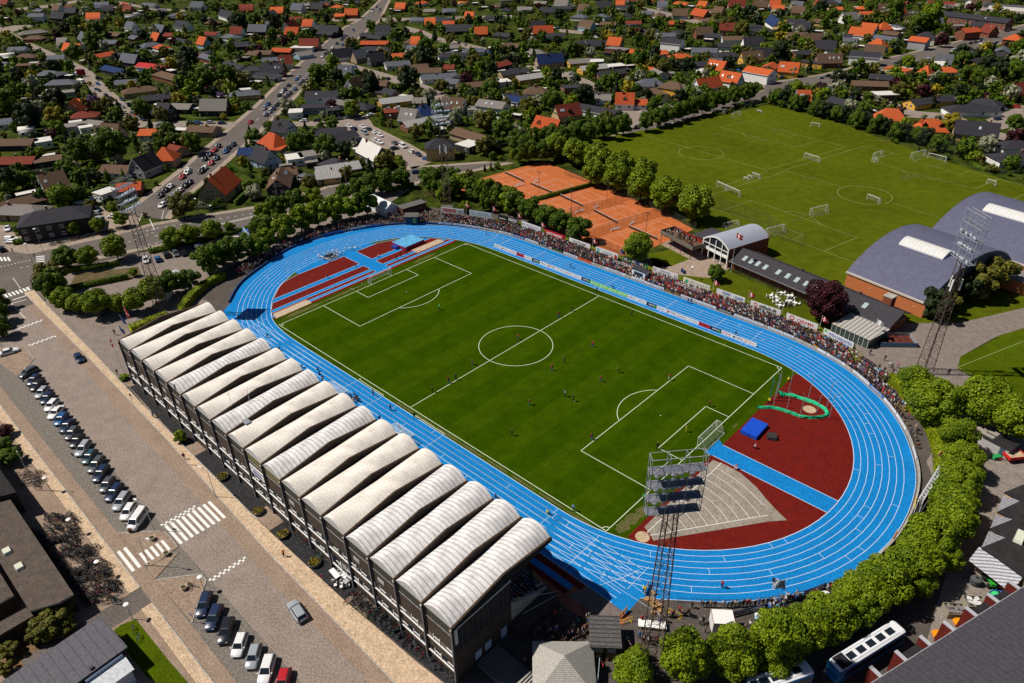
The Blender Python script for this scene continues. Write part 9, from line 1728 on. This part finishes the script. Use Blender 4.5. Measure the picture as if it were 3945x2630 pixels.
# coaches
def coach(x,y,rz,label,L_=12,blue=True):
    o=thing('coach',label,'coach',(x,y,0),rz); h=L_/2; b=MB(); SB=mat('coach_blue',(.02,.16,.42),.25,.1,.5,spec=.6); W2=mat('coach_white',(.72,.73,.75),.35,spec=.5)
    pr=[(-1.25,.35),(-1.27,1.5),(-1.25,3.0),(-1.12,3.3),(-.8,3.42),(.8,3.42),(1.12,3.3),(1.25,3.0),(1.27,1.5),(1.25,.35)]
    st=[(-h,.9,.97),(-h+.25,1,1),(h-.9,1,1),(h-.3,.97,.98),(h,.82,.93)]
    rows=[[(X,y_*kk,.35+(z_-.35)*kz) for y_,z_ in pr] for X,kk,kz in st]; b.grid([r[:4][::-1] for r in rows],SB); b.grid([r[3:7][::-1] for r in rows],W2); b.grid([r[6:][::-1] for r in rows],SB); b.poly(rows[0],None,SB); b.poly(rows[-1][::-1],None,SB); b.obj('body',o)
    b=MB(); 
    for s_ in (-1,1): b.box((-.2,s_*1.275,2.25),(L_-1.6,.03,1.1),CG)
    b.add([(h-.28,-1.1,3.1),(h-.28,1.1,3.1),(h+.03,1.0,1.5),(h+.03,-1.0,1.5)],[(3,2,1,0)],CG); b.obj('window_glass',o)
    b=MB()
    for i in range(5): b.box((-h+2.2+i*(L_-4.2)/4.6,0,3.45),(1.35,.95,.05),CG)
    b.obj('roof_hatch',o); b=MB(); b.box((h-1.4,0,3.44),(1.9,2.0,.05),mat('coach_black_front',(.02,.02,.025),.2)); b.obj('roof_front',o)
    b=MB()
    for s_ in (-1,1): b.box((-.5,s_*.78,3.45),(L_-3.4,.03,.03),STEEL)
    b.obj('roof_rail',o)
    for X in (-h+2.6,-h+3.9,h-2.5):
        for s_ in (-1,1): b=MB(); b.tube((X,s_*1.0,.5),(X,s_*1.27,.5),.5,BLACK,14); b.tube((X,s_*1.2,.5),(X,s_*1.29,.5),.28,RIM,10); b.obj('wheel',o)
    for s_ in (-1,1): b=MB(); b.box((h+.02,s_*.85,.85),(.08,.35,.2),LH); b.obj('headlight',o); b=MB(); b.tube((h-.1,s_*1.1,3.0),(h+.3,s_*1.35,2.5),.05,BLACK,5); b.obj('mirror',o)
cb=Vector((98.6,-22.6)); cf=Vector((92.6,-36.0)); c_=cb.lerp(cf,.5); coach(95.0,-28.7,math.atan2(-13.4,-4.6),'blue and white coach with five dark roof hatches beside the red wing walls',13.4)
coach(87.4,-42.6,math.atan2(-9,-5),'second coach partly under the trees at the bottom edge',12)
p=K(1,0,2290,540,2.5); o=thing('bus_shelter','bus shelter with dark frame and blue top beside the avenue','shelter',(p.x,p.y,0),R(80)); b=MB(); b.box((0,0,2.5),(4.5,1.6,.15),BLUEP); b.obj('roof',o); b=MB(); b.box((0,.7,1.25),(4.4,.05,2.2),CG); b.obj('glass_panel',o)
for s_ in (-2.1,2.1): b=MB(); b.tube((s_,.7,0),(s_,.7,2.45),.05,DSTEEL,5); b.obj('post',o)
# ================= bicycles
def bikemesh(c):
    b=MB()
    for x in (-.52,.52):
        n=12; rr_=.34
        for i in range(n): a,d=6.2832*i/n,6.2832*(i+1)/n; b.tube((x+rr_*math.cos(a),0,.34+rr_*math.sin(a)),(x+rr_*math.cos(d),0,.34+rr_*math.sin(d)),.028,BLACK,3,cap=False)
        for a in (0,1.57,.78,2.36): b.tube((x-.3*math.cos(a),0,.34-.3*math.sin(a)),(x+.3*math.cos(a),0,.34+.3*math.sin(a)),.005,STEEL,3,cap=False)
    P={'r':(-.52,0,.34),'f':(.52,0,.34),'b':(-.08,0,.3),'s':(-.22,0,.78),'h':(.36,0,.84)}
    for a,d in (('r','b'),('r','s'),('s','b'),('b','h'),('s','h'),('f','h')): b.tube(P[a],P[d],.028,c,4)
    b.tube((.36,0,.84),(.33,0,1.0),.02,STEEL,4); b.tube((.30,-.28,1.02),(.30,.28,1.02),.02,BLACK,4); b.tube((-.22,0,.78),(-.25,0,.9),.02,STEEL,4); b.box((-.27,0,.93),(.26,.15,.07),BLACK,taper=.8); b.box((-.55,0,.72),(.35,.14,.03),DSTEEL)
    return b.mesh('bicycle')
BIK=[('dark',bikemesh(mat('bike_dark',(.02,.02,.025),.35))),('dark',None),('grey',bikemesh(mat('bike_grey',(.25,.26,.28),.35))),('red',bikemesh(mat('bike_red',(.3,.02,.03),.35))),('teal',bikemesh(mat('bike_teal',(.05,.25,.25),.35)))]; BIK[1]=BIK[0]
def bikes(n_,fn,where,grp):
    for i in range(n_):
        (x,y),a=fn(i,n_); cn,me=rnd.choice([BIK[0]]*5+[BIK[2],BIK[2],BIK[3],BIK[4]]); o=ob('bicycle',me,None,(x,y,.02+(.12 if where.startswith('plus') else 0)),a); o.rotation_euler=(rnd.uniform(-.18,.18),0,a); tag(o,'%s bicycle parked %s'%(cn,where),'bicycle',grp)
def lineB(p,q_,ang,jit=.5):
    P,Q_=K(*p),K(*q_)
    return lambda i,n_: (((P+(Q_-P)*((i+.5)/n_)).x+rnd.gauss(0,jit*.3),(P+(Q_-P)*((i+.5)/n_)).y+rnd.gauss(0,jit)),R(ang)+rnd.gauss(0,.35))
def areaB(r,c,x0,y0,x1,y1,ang): return lambda i,n_: ((lambda p:(p.x,p.y))(K(r,c,rnd.uniform(x0,x1),rnd.uniform(y0,y1))),R(ang)+rnd.gauss(0,.6))
bikes(62,lineB((3,0,290,190),(3,0,860,850),80,.35),'in the long rack beside the brown building','bicycles in the long left rack')
bikes(34,areaB(3,0,430,30,720,290,30),'in the uppermost cluster of the left plaza','bicycles in the uppermost plaza cluster')
bikes(20,areaB(3,0,590,330,880,420,30),'in the second cluster of the left plaza','bicycles in the second plaza cluster')
bikes(26,areaB(3,0,720,450,990,650,30),'in the third cluster of the left plaza','bicycles in the third plaza cluster')
bikes(18,areaB(3,0,880,660,1090,820,30),'in the lowest cluster of the left plaza','bicycles in the lowest plaza cluster')
bikes(12,areaB(2,0,180,1150,400,1340,60),'below the bare white flag pole','bicycles under the white flag pole')
bikes(56,lineB((3,1,880,770),(3,1,1540,1290),75,.45),'in the rack against the grandstand base','bicycles against the grandstand')
bikes(12,lineB((3,1,1590,1330),(3,1,1830,1530),60,.3),'at the nearest corner of the grandstand','bicycles at the grandstand corner')
bikes(18,lineB((3,1,200,10),(3,1,660,480),50,.2),'close to the grandstand wall on the dark strip','bicycles by the grandstand wall')
bikes(30,lineB((1,0,480,680),(1,0,1180,530),60,.7),'on the plaza before the shop','bicycles before the shop')
bikes(6,areaB(3,0,1040,1090,1380,1230,10),'on the small lawn in the lower left','bicycles on the small lawn')
bikes(2,areaB(3,0,1710,680,1800,730,10),'beside the triangular island planter','bicycles on the triangular island')
its=[]
for n_,fn in ((60,lineB((3,0,300,180),(3,0,870,840),80,.5)),(70,areaB(3,0,420,20,730,300,30)),(36,areaB(3,0,560,320,900,430,30)),(50,areaB(3,0,700,440,1010,660,30)),(34,areaB(3,0,840,650,1100,850,30)),(14,areaB(2,0,170,1130,420,1350,60)),(60,lineB((3,1,870,760),(3,1,1560,1300),75,.5)),(50,lineB((1,0,470,690),(1,0,1190,520),60,.9))):
    for i in range(n_): (x,y),a=fn(i,n_); me=rnd.choice([BIK[0]]*6+[BIK[2],BIK[3]])[1]; its.append((me,Matrix.Translation((x,y,.02))@Matrix.Rotation(a,4,'Z')@Matrix.Rotation(rnd.uniform(-.2,.2),4,'X'),list(me.materials)))
merge(its,'bicycle_mass')['label']='tangle of further bicycles in the crowded racks'
p=K(3,0,1190,165); o=thing('cargo_bike','brown cargo bicycle behind the white parked cars','cargo bicycle',(p.x,p.y,.12),R(10)); b=MB(); b.box((.6,0,.55),(.9,.7,.55),mat('cargo_brown',(.12,.05,.03),.7)); b.obj('cargo_box',o); ob('frame',BIK[0][1],o,(-.35,0,0))
for s_ in (-1,1): b=MB(); b.tube((.7,s_*.4,.3),(.7,s_*.46,.3),.3,BLACK,12); b.obj('wheel',o)
# street lamps in the suburb
for r,c,x,y,h,l in [(0,0,430,590,8,'by the quiet street hedge'),(0,1,1035,585,8,'among the gardens by the pale bush'),(0,1,500,620,8,'at the junction of the diagonal road'),(0,1,1250,1215,8,'before the round lawn hedge'),(0,1,720,1130,8,'beside the row of parked cars'),(0,2,1168,1185,8,'at the start of the long lime row'),(0,2,150,780,7,'by the pyramid-roofed house'),(0,2,1770,930,8,'behind the long lime row'),(0,3,330,740,8,'at the right road junction'),(0,3,625,810,8,'at the side road mouth on the right'),(1,1,200,260,8,'before the avenue lawn'),(1,1,830,120,7,'beside the yellow brick house'),(1,0,1838,430,7,'at the avenue corner garden'),(1,0,1970,470,6,'on the avenue pavement'),(0,3,2020,350,8,'by the parked cars on the right road'),(0,3,1450,560,8,'beside the bend of the right road'),(1,0,410,775,9,'on the shop plaza corner'),(1,0,320,890,8,'at the junction crossing')]:
    p=K(r,c,x,y); o=lamp(p.x,p.y,h,'tall street lamp '+l,0,0)
for q_,l in (((1,0,345,850),'traffic light at the zebra crossing of the avenue'),((1,0,320,1090),'traffic light at the left crossing of the street'),((1,0,145,800),'traffic light at the far left pavement')):
    p=K(*q_); o=thing('traffic_light',l,'traffic light',(p.x,p.y,0)); b=MB(); b.tube((0,0,0),(0,0,3.2),.06,DSTEEL,6); b.obj('pole',o); b=MB(); b.box((0,-.1,2.8),(.32,.28,1.0),BLACK); b.obj('signal_head',o)
resolve_labels()
for o in THINGS:
    if len(o['label'].split())>16: print('LONG',o['label'])
